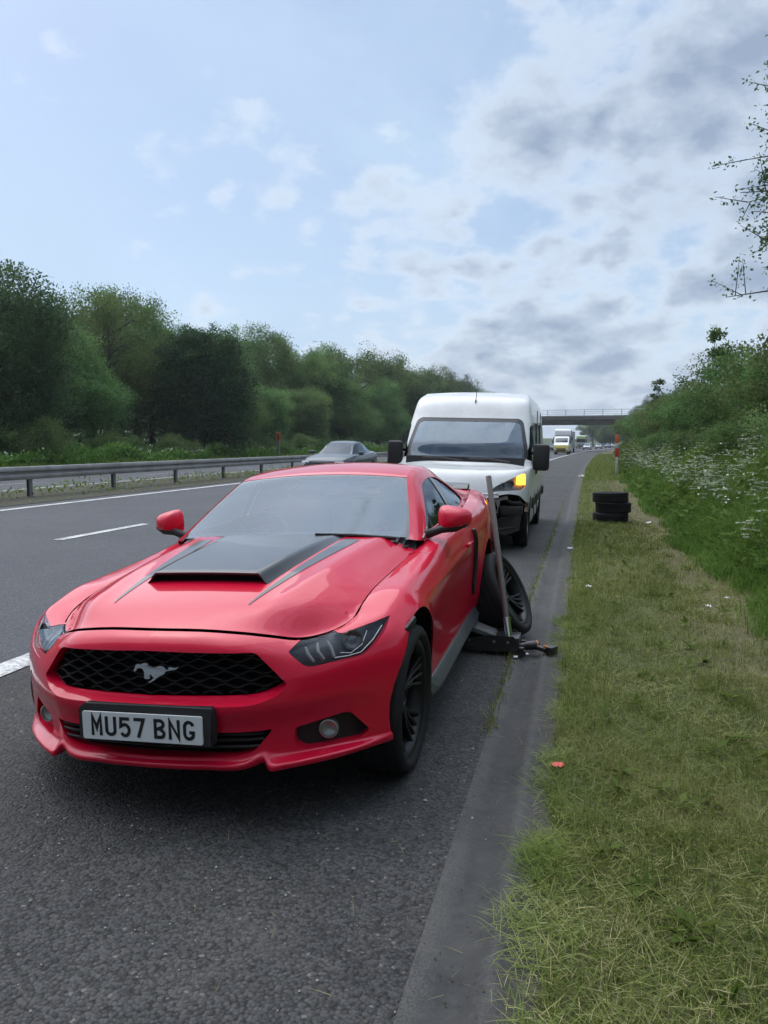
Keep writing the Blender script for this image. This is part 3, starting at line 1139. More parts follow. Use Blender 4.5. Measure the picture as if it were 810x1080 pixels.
gp = clip(V, F, fsd(V, roundpoly(grille_out, 0, 1)) - .03, -1)
v_, f_ = mirror(gp[0] + np.array([0, .085, 0]), gp[1])
gback = car_part('grille', v_, f_, M_void)
surf_b = lambda y, z: np.interp(abs(y), NY[6], NB[6]) + np.interp(z, [.48, .56, .64, .71], [-.012, 0, .015, .03])
bm = bmesh.new()
rows_z = np.linspace(.512, .705, 9)
for iz, zc in enumerate(rows_z):
    prev = None
    yy = np.arange(-.56, .5601, .0145)
    for y_ in yy:
        ph = (y_ / .102 + (0.5 if iz % 2 else 0.0)) % 1.0
        tri = np.clip((abs(ph - .5) * 2 - .5) * 2.6, -1, 1)
        z_ = zc + .0080 * tri
        inside = polysd(np.array([[abs(y_), z_ - (.026 if z_ < .57 else 0)]]), grille_out)[0] < -.008
        b_ = surf_b(y_, z_) + .040
        ring = None
        if inside:
            ring = [bm.verts.new((y_, b_ + db, z_ + dz)) for db, dz in ((0, -.0034), (0, .0034), (.028, .0034), (.028, -.0034))]
            if prev:
                for q in range(4):
                    bm.faces.new((prev[q], ring[q], ring[(q + 1) % 4], prev[(q + 1) % 4]))
        prev = ring
from_bm('grille_mesh', bm, M_grille, gback, True, 30)
v_, f_ = mirror(pieces['lower'][0] + np.array([0, .07, 0]), pieces['lower'][1])
lgb = car_part('lower_grille', v_, f_, M_void)
bm = bmesh.new()
for z_ in (.318, .345, .368):
    pts = [(y_, surf_b(y_, z_) + .045, z_) for y_ in np.linspace(-.45, .45, 31)]
    tube(bm, pts, .006, 6)
from_bm('grille_bar', bm, M_mblack, lgb)

# running-horse badge
horse = [(-24, 1.5), (-23.6, 4), (-22, 8.2), (-20.6, 10), (-18.5, 10.6), (-17, 9.8), (-15, 10.3), (-13, 11.8), (-10.5, 12.2), (-8, 11.8), (-6, 10.6), (-7.5, 10.2),
         (-9, 9.4), (-5, 9.0), (-1, 7.2), (3, 7.4), (6, 8.6), (8.5, 8.8), (11, 7.8), (13.5, 5.2), (15, 4.2), (17.5, 4.6), (16, 6.4), (18, 7.6), (21, 7.2), (24.5, 6.6), (28, 8.4),
         (26, 5.2), (23, 4.2), (18.5, 3.2), (15.5, 2.4), (13.5, 2.2), (12.4, -0.5), (10.4, -2.6), (7, -4.2), (4, -6.6), (.5, -10.2), (-4.2, -12.8), (-5.6, -12.4), (-1.8, -9.2), (.6, -6.4), (-1.4, -4.6),
         (-2.6, -2.6), (-3.6, -1.8), (-4.4, -4.2), (-3.2, -6.6), (-5.2, -8.0), (-9, -8.2), (-10.8, -7.4), (-10.9, -3), (-11.2, .6), (-13.2, 4.2), (-16.4, 5.4), (-19.6, 4.6), (-21.2, 2.0), (-22.6, .4)]
bm = bmesh.new()
hs = 0.00375
badge = [(x_ * hs, z_ * hs * .80) for x_, z_ in horse]
from mathutils.geometry import tessellate_polygon
tri = tessellate_polygon([[Vector((p[0], p[1], 0)) for p in badge]])
fr_, bk_ = [], []
cxm = .018
for x_, z_ in badge:
    y_ = x_ + cxm; zz = .612 + z_
    bb = surf_b(y_, zz) + .026
    fr_.append(bm.verts.new((y_, bb, zz))); bk_.append(bm.verts.new((y_, bb + .012, zz)))
for a_ in tri:
    bm.faces.new([fr_[i] for i in a_]); bm.faces.new([bk_[i] for i in a_[::-1]])
for i in range(len(fr_)):
    j = (i + 1) % len(fr_)
    bm.faces.new((fr_[i], fr_[j], bk_[j], bk_[i]))
from_bm('badge', bm, M_badge, gback, False)

# -- lamps
for side in (1, -1):
    lv, lf, le = pieces['lamp']
    hb = lv + np.array([-.03, .045, -.008])
    lamp_v, lamp_f = (hb, lf) if side > 0 else both(hb, lf)
    hl = car_part('headlight', lamp_v, lamp_f, M_mblack)
    lens_v, lens_f = (lv + np.array([-.001, .003, -.001]), lf)
    if side < 0: lens_v, lens_f = both(lens_v, lens_f)
    car_part('lens', lens_v, lens_f, M_lens, hl)
    bm = bmesh.new()

    def lpt(y_, z_, d=.025):
        j = np.argmin((lv[:, 0] - y_) ** 2 + (lv[:, 2] - z_) ** 2)
        return Vector((side * (lv[j, 0] - .4 * d), lv[j, 1] + d, lv[j, 2]))
    for k in range(3):                                # three slanted light bars
        y0 = .592 + .036 * k
        tube(bm, [lpt(y0, .675 + .004 * k), lpt(y0 + .016, .650 + .004 * k), lpt(y0 + .036, .622 + .002 * k)], [.005, .008, .006], 8)
    from_bm('light_bar', bm, M_greylamp, hl)
    bm = bmesh.new()
    c = lpt(.752, .672, .03)
    ax = Vector((side * .45, -.88, .12)).normalized()
    q = ax.to_track_quat('Z', 'Y').to_matrix()
    n_ = 28
    prev = None
    for a_, r_ in ((-.01, .042), (.012, .043), (.012, .036), (.004, .034), (-.002, .020), (.004, .001)):
        ring = [bm.verts.new(c + q @ Vector((r_ * cos(2 * pi * i / n_), r_ * sin(2 * pi * i / n_), a_))) for i in range(n_)]
        if prev:
            for i in range(n_):
                bm.faces.new((prev[i], prev[(i + 1) % n_], ring[(i + 1) % n_], ring[i]))
        prev = ring
    from_bm('projector', bm, M_bowl, hl)
    bm = bmesh.new()
    tube(bm, [lpt(.70, .628, .012), lpt(.74, .622, .012), lpt(.79, .632, .012), lpt(.825, .668, .012), lpt(.848, .715, .012)], .0024, 6)
    tube(bm, [lpt(.715, .640, .018), lpt(.755, .634, .018), lpt(.788, .655, .018), lpt(.80, .70, .018)], .002, 6)
    from_bm('light_guide', bm, M_guide, hl)
    # fog lamp in its black bezel
    fv, ff, fe = pieces['fog']
    fbv = fv + np.array([-.012, .045, .002])
    if side < 0: fbv, ff2 = both(fbv, ff)
    else: ff2 = ff
    bez = car_part('fog_bezel', fbv, ff2, M_mblack)
    j = np.argmin((fv[:, 0] - .668) ** 2 + (fv[:, 2] - .335) ** 2)
    c = Vector((side * (fv[j, 0] - .004), fv[j, 1] + .028, fv[j, 2]))
    ax = Vector((side * .18, -.98, .02)).normalized(); q = ax.to_track_quat('Z', 'Y').to_matrix()
    for nm, prof, mm in (('fog_light', ((-.02, .040), (.012, .040), (.014, .034), (.002, .031), (-.004, .018), (-.006, .001)), M_foglens),):
        bm = bmesh.new(); prev = None
        for a_, r_ in prof:
            ring = [bm.verts.new(c + q @ Vector((r_ * cos(2 * pi * i / n_), r_ * sin(2 * pi * i / n_), a_))) for i in range(n_)]
            if prev:
                for i in range(n_):
                    bm.faces.new((prev[i], prev[(i + 1) % n_], ring[(i + 1) % n_], ring[i]))
            prev = ring
        fo = from_bm(nm, bm, mm)
        fo.parent = root
    # smoked side marker ahead of the wheel, amber one on the rear quarter
    bm = bmesh.new()
    for yb, zb, bb, sz, mm, nm in ((.938, .685, .672, (.018, .105, .034), M_mblack, 'side_marker'),):
        box(bm, (side * yb, bb, zb), sz, Matrix.Rotation(radians(20), 3, 'X') @ Matrix.Rotation(radians(-side * 14), 3, 'Z'), .008)
        from_bm(nm, bm, mm, root)
    bm = bmesh.new()
    box(bm, (side * .936, 4.34, .80), (.016, .16, .05), Matrix.Rotation(radians(side * 6), 3, 'Z'), .006)
    from_bm('rear_marker', bm, M_amber, root)
    bm = bmesh.new()
    for k in range(3):
        box(bm, (side * (.50 + .10 * k), 4.765 - .018 * k, .86), (.055, .03, .20), Matrix.Rotation(radians(side * (10 + 6 * k)), 3, 'Z'), .01)
    from_bm('tail_light', bm, M_redlens, root)
    # black strip let into the quarter panel ahead of the rear wheel
    bm = bmesh.new()
    pr = [(2.872, .872), (2.935, .876), (2.962, .46), (2.92, .39), (2.885, .46)]
    sel = V[(V[:, 1] > 2.7) & (V[:, 1] < 3.2) & (V[:, 0] > .5)]

    def sidex(b_, z_):
        j = np.argsort((sel[:, 1] - b_) ** 2 + (sel[:, 2] - z_) ** 2)[:4]
        return sel[j, 0].mean()
    prs = []
    for i in range(len(pr)):
        p0, p1 = np.array(pr[i]), np.array(pr[(i + 1) % len(pr)])
        for u in np.linspace(0, 1, 8, endpoint=False): prs.append(p0 + (p1 - p0) * u)
    prism(bm, prs, lambda p: (side * (sidex(*p) + .020), p[0], p[1]), lambda p: (side * (sidex(*p) - .03), p[0], p[1]))
    from_bm('side_vent', bm, M_mblack, root, True, 30)
    # side skirt
    bm = bmesh.new()
    prev = None
    for b_ in np.linspace(1.20, 3.22, 24):
        e = min(1, (b_ - 1.20) / .15, (3.22 - b_) / .12)
        e = .35 + .65 * max(e, 0)
        sec = [(.902, .262), (.915, .252), (.915 + .036 * e, .203), (.912 + .036 * e, .188), (.86, .188), (.86, .262)]
        ring = [bm.verts.new((side * y_, b_, z_)) for y_, z_ in sec]
        if prev:
            for i in range(6):
                bm.faces.new((prev[i], ring[i], ring[(i + 1) % 6], prev[(i + 1) % 6]))
        else:
            bm.faces.new(ring)
        prev = ring
    bm.faces.new(prev[::-1])
    from_bm('side_skirt', bm, M_skirt, root, True, 30)

# -- number plate
bm = bmesh.new()
pl = [(-.283, .352), (.292, .352), (.298, .478), (.292, .498), (-.262, .498), (-.283, .48)]
prism(bm, pl, lambda p: (p[0], -.004 + .02 * (p[1] > .49), p[1]), lambda p: (p[0], .05, p[1]))
bmesh.ops.bevel(bm, geom=list(bm.edges), offset=.004, segments=2, affect='EDGES')
hold = from_bm('plate_holder', bm, M_mblack, root)
bm = bmesh.new()
pp = roundpoly([(-.26, .3605), (.26, .3605), (.26, .4715), (-.26, .4715)], .008, 4)
prism(bm, pp, lambda p: (p[0], -.0105, p[1]), lambda p: (p[0], -.003, p[1]))
npl = from_bm('number_plate', bm, M_white, root, True, 30)


def ribbon(bm, pts, w, o, ydepth, closed=False):
    """stroke of constant width along a 2D polyline with mitred joints, as a thin raised strip"""
    pts = [Vector(p) for p in pts]
    L, R_ = [], []
    n = len(pts)
    for i, p in enumerate(pts):
        a = (p - pts[i - 1]).normalized() if i or closed else None
        c_ = (pts[(i + 1) % n] - p).normalized() if i < n - 1 or closed else None
        a = a or c_; c_ = c_ or a
        na = Vector((-a.y, a.x)); nc = Vector((-c_.y, c_.x))
        m_ = (na + nc).normalized()
        k = w / 2 / max(.35, m_.dot(na))
        L.append(p + m_ * k); R_.append(p - m_ * k)
    rng_ = range(n if closed else n - 1)
    def v(p): return bm.verts.new((o[0] + p.x, ydepth, o[1] + p.y))
    LV = [v(p) for p in L]; RV = [v(p) for p in R_]
    for i in rng_:
        j = (i + 1) % n
        bm.faces.new((LV[i], LV[j], RV[j], RV[i]))


h, w, st = .079, .050, .0135
r0 = st / 2


def arc(cx_, cy_, rx, ry, a0, a1, n=7):
    return [(cx_ + rx * cos(radians(a0 + (a1 - a0) * i / (n - 1))), cy_ + ry * sin(radians(a0 + (a1 - a0) * i / (n - 1)))) for i in range(n)]


GL = {
    'M': [[(r0, 0), (r0, h - r0 * .2), (w / 2, h * .38), (w - r0, h - r0 * .2), (w - r0, 0)]],
    'U': [[(r0, h)] + arc(w / 2, .022, w / 2 - r0, .022 - r0, 180, 360, 9) + [(w - r0, h)]],
    '5': [[(w - .004, h - r0), (r0 + .002, h - r0), (r0, h * .53)] + arc(w / 2, .027, w / 2 - r0, .027 - r0 + .002, 118, -150, 14)],
    '7': [[(.002, h - r0), (w - r0 * .8, h - r0), (w * .40, 0)]],
    'B': [[(r0, h / 2), (r0, h - r0), (w * .55, h - r0)] + arc(w * .55, h * .735, w * .36 - r0 * .6, h * .265 - r0, 90, -90, 8)[1:] + [(w * .55, h / 2 - .0), (r0, h / 2 - .0)],
          [(r0, h / 2 + .0035), (r0, r0), (w * .55, r0)] + arc(w * .57, h * .265, w * .43 - r0, h * .265 - r0, -90, 90, 8)[1:]],
    'N': [[(r0, 0), (r0, h - .006), (w - r0, .006), (w - r0, h)]],
    'G': [arc(w / 2, h - .026, w / 2 - r0, .026 - r0, 15, 180, 9) + [(r0, .026)] + arc(w / 2, .026, w / 2 - r0, .026 - r0, 180, 360, 9)[1:] + [(w - r0, h * .40), (w * .52, h * .40)]],
}
bm = bmesh.new()
x_ = -.2215
dd = -.0118
for chs in ('MU57', 'BNG'):
    for ch_ in chs:
        for q, stroke in enumerate(GL[ch_]):
            ribbon(bm, stroke, st, (x_, .3765), dd - .0004 * q)
        x_ += w + .0125
    x_ += .026
ltr = from_bm('registration_number', bm, M_ink, npl, False)
# ---------------------------------------------------------------- red coupe: cabin, roof, glass
cA = [(0, 1.50, .985), (0, 1.78, 1.100), (0, 2.03, 1.212), (0, 2.285, 1.314), (0, 2.52, 1.357), (0, 2.80, 1.380), (0, 3.10, 1.371), (0, 3.38, 1.330), (0, 3.75, 1.215), (0, 4.12, 1.090)]
cC = [(.725, 1.700, .945), (.690, 1.90, 1.050), (.640, 2.12, 1.165), (.585, 2.36, 1.278), (.572, 2.56, 1.316), (.562, 2.80, 1.336), (.555, 3.10, 1.325), (.548, 3.38, 1.276), (.555, 3.75, 1.168), (.570, 4.12, 1.070)]
cD = [(.768, 1.730, .935), (.728, 1.94, 1.040), (.676, 2.16, 1.155), (.622, 2.40, 1.266), (.612, 2.58, 1.300), (.606, 2.82, 1.318), (.600, 3.10, 1.304), (.602, 3.38, 1.250), (.632, 3.75, 1.146), (.690, 4.12, 1.062)]
cE = [(.790, 1.79, .930), (.752, 2.00, 1.030), (.702, 2.21, 1.142), (.648, 2.44, 1.244), (.642, 2.62, 1.272), (.640, 2.84, 1.282), (.641, 3.10, 1.262), (.658, 3.38, 1.204), (.700, 3.72, 1.105), (.745, 4.08, 1.050)]


def mid(f, bow, top):
    out = []
    for a_, c_ in zip(cA, cC):
        p = np.array(a_) * (1 - f) + np.array(c_) * f
        k = 1 - (1 - 2 * f) ** 2 if False else f * (1 - f) * 4
        p[2] += top * k
        p[1] -= bow * k
        out.append(p)
    return out


top_ctrl = [cA]
for f in (.25, .5, .72, .88):
    row = []
    for i, (a_, c_) in enumerate(zip(cA, cC)):
        a_ = np.array(a_); c_ = np.array(c_)
        p = a_ + (c_ - a_) * f
        # across the car the surface is a shallow arch: most of the fall is near the edge
        g = f ** 2.0
        p[1] = a_[1] + (c_[1] - a_[1]) * g
        p[2] = a_[2] + (c_[2] - a_[2]) * g
        row.append(p)
    top_ctrl.append(row)
top_ctrl.append(cC)
TC = np.array(top_ctrl)
kcol = np.concatenate([[0], np.cumsum(np.linalg.norm(np.diff(np.array(cC), axis=0), axis=1))])
krow = np.array([0, .16, .32, .46, .56, .63])
TG = patch(TC, krow, kcol, [6, 6, 6, 5, 5], 12)
SG = patch(np.array([cC, cD, cE]), np.array([0, .042, .082]), kcol, 5, 12)
c3, c7 = 36, 84            # column of the screen's top edge, of the backlight's top edge


def grid_part(name, Gd, m, mirror_=True, lip=None, flip=False, parent=None, sharp=None):
    v, f = Gd.reshape(-1, 3), [list(map(int, q)) for q in gridfaces(*Gd.shape[:2], flip=flip)]
    if lip is not None:
        rings = [Gd[0], Gd[-1], Gd[:, 0], Gd[:, -1]]
        for i, off in lip:
            ring = rings[i]; n0 = len(v); k = len(ring)
            v = np.vstack([v, ring, ring + np.array(off)])
            f += [[n0 + a, n0 + a + 1, n0 + k + a + 1, n0 + k + a] for a in range(k - 1)]
    if mirror_:
        v, f = mirror(v, f)
    return car_part(name, v, f, m, parent, True, sharp)


# windscreen with a dark ceramic border, roof skin, rear window
scr = TG[:, :c3 + 1]
wsc = grid_part('windscreen', scr[:-1, 1:-1], M_screen)
# border: strip between glass and pillar
fr1 = scr[-2:, :] + np.array([0, 0, -.002])
for side in (1, -1):
    v_, f_ = fr1.reshape(-1, 3), gridfaces(*fr1.shape[:2])
    if side < 0: v_, f_ = both(v_, f_)
    car_part('screen_border', v_, f_, M_gblack, wsc)
grid_part('screen_border', TG[:, c3 - 1:c3 + 1] + np.array([0, 0, -.002]), M_gblack, True, parent=wsc)
roofg = TG[:, c3:c7 + 1].copy()
grid_part('roof', roofg, M_red, True, lip=[(2, (0, -.004, -.02))])
rw = grid_part('rear_window', TG[:, c7:], M_tint)
sv_, sf_ = SG.reshape(-1, 3), [list(map(int, q)) for q in gridfaces(*SG.shape[:2])]
for ring, off in ((SG[0, :c3 + 1], (-.004, 0, -.02)), (SG[-1], (-.02, 0, -.006))):
    n0 = len(sv_); k = len(ring)
    sv_ = np.vstack([sv_, ring, ring + np.array(off)])
    sf_ += [[n0 + a, n0 + a + 1, n0 + k + a + 1, n0 + k + a] for a in range(k - 1)]
for side in (1, -1):
    a_, b_ = (sv_, sf_) if side > 0 else both(sv_, sf_)
    car_part('roof_pillar', a_, b_, M_red)

# side of the cabin: from the rail down to the waist
wl = WR[-1]
wl = wl[(wl[:, 1] > 1.6) & (wl[:, 1] < 4.5)]
ecurve = SG[-1]
n = 90
rows = []
eb = np.interp(np.linspace(0, 1, n), np.linspace(0, 1, len(ecurve)), ecurve[:, 1])
ex = np.interp(eb, ecurve[:, 1], ecurve[:, 0]); ez = np.interp(eb, ecurve[:, 1], ecurve[:, 2])
wb = 1.80 + (eb - eb[0]) / (eb[-1] - eb[0]) * (4.15 - 1.80)
wx = np.interp(wb, wl[:, 1], wl[:, 0]); wz = np.interp(wb, wl[:, 1], wl[:, 2])
for q in np.linspace(0, 1, 22):
    bow = .018 * 4 * q * (1 - q)
    x_ = ex + (wx - ex) * q + bow * .6
    z_ = ez + (wz - ez) * q + bow * .25
    rows.append(np.stack([x_, eb + (wb - eb) * q, z_], -1))
CS = np.array(rows)
cv = CS.reshape(-1, 3); cf = gridfaces(*CS.shape[:2])
win = roundpoly([(1.90, .962), (2.46, 1.232), (2.66, 1.256), (2.85, 1.262), (3.08, 1.240), (3.30, 1.185), (3.46, 1.115), (3.50, 1.045), (2.9, 1.000), (2.3, .972)], [.02, .1, .05, .05, .05, .08, .05, .02, .01, .01])
pv, pf, pe = clip(cv, cf, polysd(cv[:, 1:], win), 1)
pv, pf = add_lip(pv, pf, pe, push(-.018, 0, 0))
dw = clip(cv, cf, np.maximum(polysd(cv[:, 1:], win), cv[:, 1] - 2.79), -1)
qw = clip(cv, cf, np.maximum(polysd(cv[:, 1:], win), 2.90 - cv[:, 1]), -1)
bp = clip(cv, cf, np.maximum(np.maximum(polysd(cv[:, 1:], win), 2.79 - cv[:, 1]), cv[:, 1] - 2.90), -1)
for side in (1, -1):
    g = (lambda q: q) if side > 0 else (lambda q: both(*q))
    car_part('quarter_panel', *g((pv, pf)), M_red)
    car_part('side_window', *g((dw[0] + np.array([-.012, 0, 0]), dw[1])), M_glass)
    car_part('quarter_window', *g((qw[0] + np.array([-.012, 0, 0]), qw[1])), M_tint)
    car_part('door_pillar', *g((bp[0] + np.array([-.006, 0, 0]), bp[1])), M_gblack)
    # black triangle where the mirror is fixed, and the mirror
    mir = thing('mirror', None, None)
    mir.parent = root
    bm = bmesh.new()
    # shell: closed loft, blunt face towards the front
    secs = []
    N = 20
    for u in np.linspace(0, 1, 11):
        b_ = 1.875 + .125 * u
        k = sqrt(max(0.0, 1 - (1 - u) ** 2.6)) if u < 1 else 1.0
        k = max(k, .12)
        cyy = .948 + .006 * u
        czz = 1.030
        ring = []
        for i in range(N):
            a = 2 * pi * i / N
            ca, sa = cos(a), sin(a)
            e = .55
            px_ = np.sign(ca) * abs(ca) ** e * .100 * k
            pz_ = np.sign(sa) * abs(sa) ** e * .080 * k
            # inner end taller, outer end drooping
            pz_ *= 1.0 - .28 * (px_ / .1)
            if pz_ < 0: pz_ *= .80
            ring.append(bm.verts.new((side * (cyy + px_), b_ + .03 * (px_ / .1) ** 2 * (1 - u) + .012 * (px_ / .1), czz + pz_)))
        secs.append(ring)
    for i in range(len(secs) - 1):
        for k in range(N):
            bm.faces.new((secs[i][k], secs[i][(k + 1) % N], secs[i + 1][(k + 1) % N], secs[i + 1][k]))
    bm.faces.new(secs[0][::-1]); bm.faces.new(secs[-1])
    from_bm('mirror_shell', bm, M_red, mir, True, 60)
    bm = bmesh.new()
    tube(bm, [(side * .77, 1.90, .945), (side * .83, 1.905, .962), (side * .88, 1.915, .978), (side * .96, 1.925, .990), (side * 1.02, 1.945, 1.005)], [.030, .026, .024, .030, .016], 12)
    from_bm('mirror_arm', bm, M_mblack, mir)
    bm = bmesh.new()
    box(bm, (side * .948, 2.006, 1.028), (.165, .006, .105), None, .01)
    from_bm('mirror_glass', bm, M_chrome, mir)
    bm = bmesh.new()
    prism(bm, [(1.80, .925), (1.95, .950), (1.975, .990), (1.80, .942)], lambda p: (side * (.797 - .18 * (p[1] - .93)), p[0], p[1]), lambda p: (side * (.78 - .18 * (p[1] - .93)), p[0], p[1]))
    from_bm('mirror_base', bm, M_gblack, mir)

# cowl under the screen, boot lid, rear spoiler
cr = []
for q in np.linspace(0, 1, 5):
    y_ = np.linspace(0, .76, 24)
    b0 = 1.575 + .11 * (y_ / .76) ** 2; b1 = np.interp(y_, TG[:, 0, 0], TG[:, 0, 1]) + .05
    z1 = np.interp(y_, TG[:, 0, 0], TG[:, 0, 2]) - .020
    z0 = hood_z(b0, y_) - .030
    cr.append(np.stack([y_, b0 + (b1 - b0) * q, z0 + (z1 - z0) * q - .012 * np.sin(pi * q)], -1))
grid_part('cowl', np.array(cr), M_mblack)
dl = []
bb = np.linspace(3.98, 4.66, 20)
for q in np.linspace(0, 1, 16):
    xe = np.interp(bb, WR[-1][WR[-1][:, 1] > 3][:, 1][:-80], WR[-1][WR[-1][:, 1] > 3][:, 0][:-80]) if False else np.interp(bb, [3.95, 4.30, 4.56, 4.66], [.775, .735, .705, .655])
    ze = np.interp(bb, [3.95, 4.30, 4.56, 4.66], [1.040, 1.058, 1.070, 1.072])
    zc = np.interp(bb, [3.98, 4.12, 4.4, 4.66], [1.088, 1.088, 1.098, 1.10])
    dl.append(np.stack([xe * q, bb - .05 * q * q * (bb - 3.98), zc + (ze - zc) * q ** 3], -1))
grid_part('boot_lid', np.array(dl), M_red)
bm = bmesh.new()
prev = None
for y_ in np.linspace(-.70, .70, 29):
    a = abs(y_) / .70
    zt = 1.135 - .025 * a ** 3; b0 = 4.52 - .06 * a ** 2
    ring = [bm.verts.new((y_, b0, 1.094 - .012 * a)), bm.verts.new((y_, b0 + .05, zt)), bm.verts.new((y_, b0 + .17, zt + .012)), bm.verts.new((y_, b0 + .175, zt - .006)), bm.verts.new((y_, b0 + .14, 1.085 - .012 * a))]
    if prev:
        for i in range(5):
            bm.faces.new((prev[i], ring[i], ring[(i + 1) % 5], prev[(i + 1) % 5]))
    else:
        bm.faces.new(ring)
    prev = ring
bm.faces.new(prev[::-1])
from_bm('spoiler', bm, M_gblack, root, True, 30)
# rear face between bumper wrap and lid is part of the wrap; close the top of the tail
# underside and inner wells
bm = bmesh.new()
box(bm, (0, 2.65, .26), (1.46, 3.7, .10))
box(bm, (0, 2.4, .55), (1.06, 3.9, .5))
box(bm, (0, .50, .45), (.96, .22, .40))
from_bm('underbody', bm, M_void, root, False)
for side in (1, -1):
    for lv_, lf_ in LINERS:
        a_, b_ = (lv_, lf_) if side > 0 else both(lv_, lf_)
        car_part('wheel_well', a_, b_, M_void)

# cabin: dashboard, seats, steering wheel (right-hand drive: on the photo's left)
bm = bmesh.new()
pr = [(1.62, .60), (1.60, .93), (1.80, .975), (2.05, .955), (2.12, .90), (2.10, .60)]
prism(bm, pr, lambda p: (-.70, p[0], p[1]), lambda p: (.70, p[0], p[1]))
bmesh.ops.bevel(bm, geom=list(bm.edges), offset=.03, segments=3, affect='EDGES')
from_bm('dashboard', bm, M_trim, root)
bm = bmesh.new()
box(bm, (0, 2.9, .32), (1.5, 2.0, .06)); box(bm, (0, 3.25, .72), (1.30, .08, .45))
box(bm, (.70, 2.4, .62), (.05, 1.5, .58)); box(bm, (-.70, 2.4, .62), (.05, 1.5, .58))
from_bm('cabin_floor', bm, M_trim, root, False)
for side in (1, -1):
    seat = thing('seat', None, None); seat.parent = root
    bm = bmesh.new(); box(bm, (side * .36, 2.55, .52), (.50, .52, .16), None, .05)
    from_bm('cushion', bm, M_cloth, seat)
    bm = bmesh.new(); box(bm, (side * .36, 2.88, .82), (.50, .15, .58), Matrix.Rotation(radians(-16), 3, 'X'), .06)
    from_bm('backrest', bm, M_cloth, seat)
    bm = bmesh.new(); box(bm, (side * .36, 3.0, 1.165), (.26, .09, .15), Matrix.Rotation(radians(-12), 3, 'X'), .035)
    from_bm('headrest', bm, M_cloth, seat)
bm = bmesh.new()
box(bm, (0, 3.45, .86), (1.2, .16, .42), Matrix.Rotation(radians(-18), 3, 'X'), .06)
from_bm('rear_seat', bm, M_cloth, root)
bm = bmesh.new()
c = Vector((-.36, 2.12, .90)); q = Matrix.Rotation(radians(66), 3, 'X')
tube(bm, [c + q @ Vector((.185 * cos(2 * pi * i / 28), .185 * sin(2 * pi * i / 28), 0)) for i in range(29)], .016, 8, False)
for a in (0, pi, 1.5 * pi):
    tube(bm, [c, c + q @ Vector((.18 * cos(a), .18 * sin(a), 0))], .018, 6)
from_bm('steering_wheel', bm, M_trim, root)
bm = bmesh.new()
box(bm, (0, 2.20, 1.245), (.24, .03, .07), None, .012)
from_bm('cabin_mirror', bm, M_trim, root)
for sx_ in (-.32, .34):
    bm = bmesh.new(); box(bm, (sx_, 2.40, 1.238), (.34, .13, .012), Matrix.Rotation(radians(16), 3, 'X'), .006)
    from_bm('sun_visor', bm, M_trim, root)
for x0, x1, bb in ((.66, .22, 1.0),):
    bm = bmesh.new()
    def wp(x_, up): 
        zz = np.interp(abs(x_), TG[:, 4, 0], TG[:, 4, 2]); b_ = np.interp(abs(x_), TG[:, 4, 0], TG[:, 4, 1])
        return (x_, b_ - .095, zz - .026 + up)
    tube(bm, [wp(x0, -.004), wp((x0 + x1) / 2, .004), wp(x1, .006)], [.012, .010, .007], 8)
    from_bm('wiper', bm, M_mblack, root)

# ---------------------------------------------------------------- wheels
def tyre_mesh(R, w, rin, n=96, grooves=True):
    """tread with circumferential grooves, bulging walls; axis along x"""
    hw = w / 2
    prof = [(-hw * .80, rin), (-hw * .97, rin + .018), (-hw * 1.0, (rin + R) / 2), (-hw * .95, R - .022), (-hw * .86, R - .006)]
    if grooves:
        xs = [-.72, -.44, -.38, -.07, .07, .38, .44, .72]
        for i, x_ in enumerate(xs):
            inn = i in (1, 2, 5, 6) or i in (3, 4)
            if i in (1, 3, 5):
                prof += [(hw * x_ - .002, R), (hw * x_, R - .008)]
            elif i in (2, 4, 6):
                prof += [(hw * x_, R - .008), (hw * x_ + .002, R)]
            else:
                prof.append((hw * x_, R - .001))
    else:
        prof += [(-hw * .6, R), (hw * .6, R)]
    prof += [(hw * .86, R - .006), (hw * .95, R - .022), (hw * 1.0, (rin + R) / 2), (hw * .97, rin + .018), (hw * .80, rin)]
    bm = bmesh.new()
    lathe(bm, prof, 'X', n, close=False)
    return bm


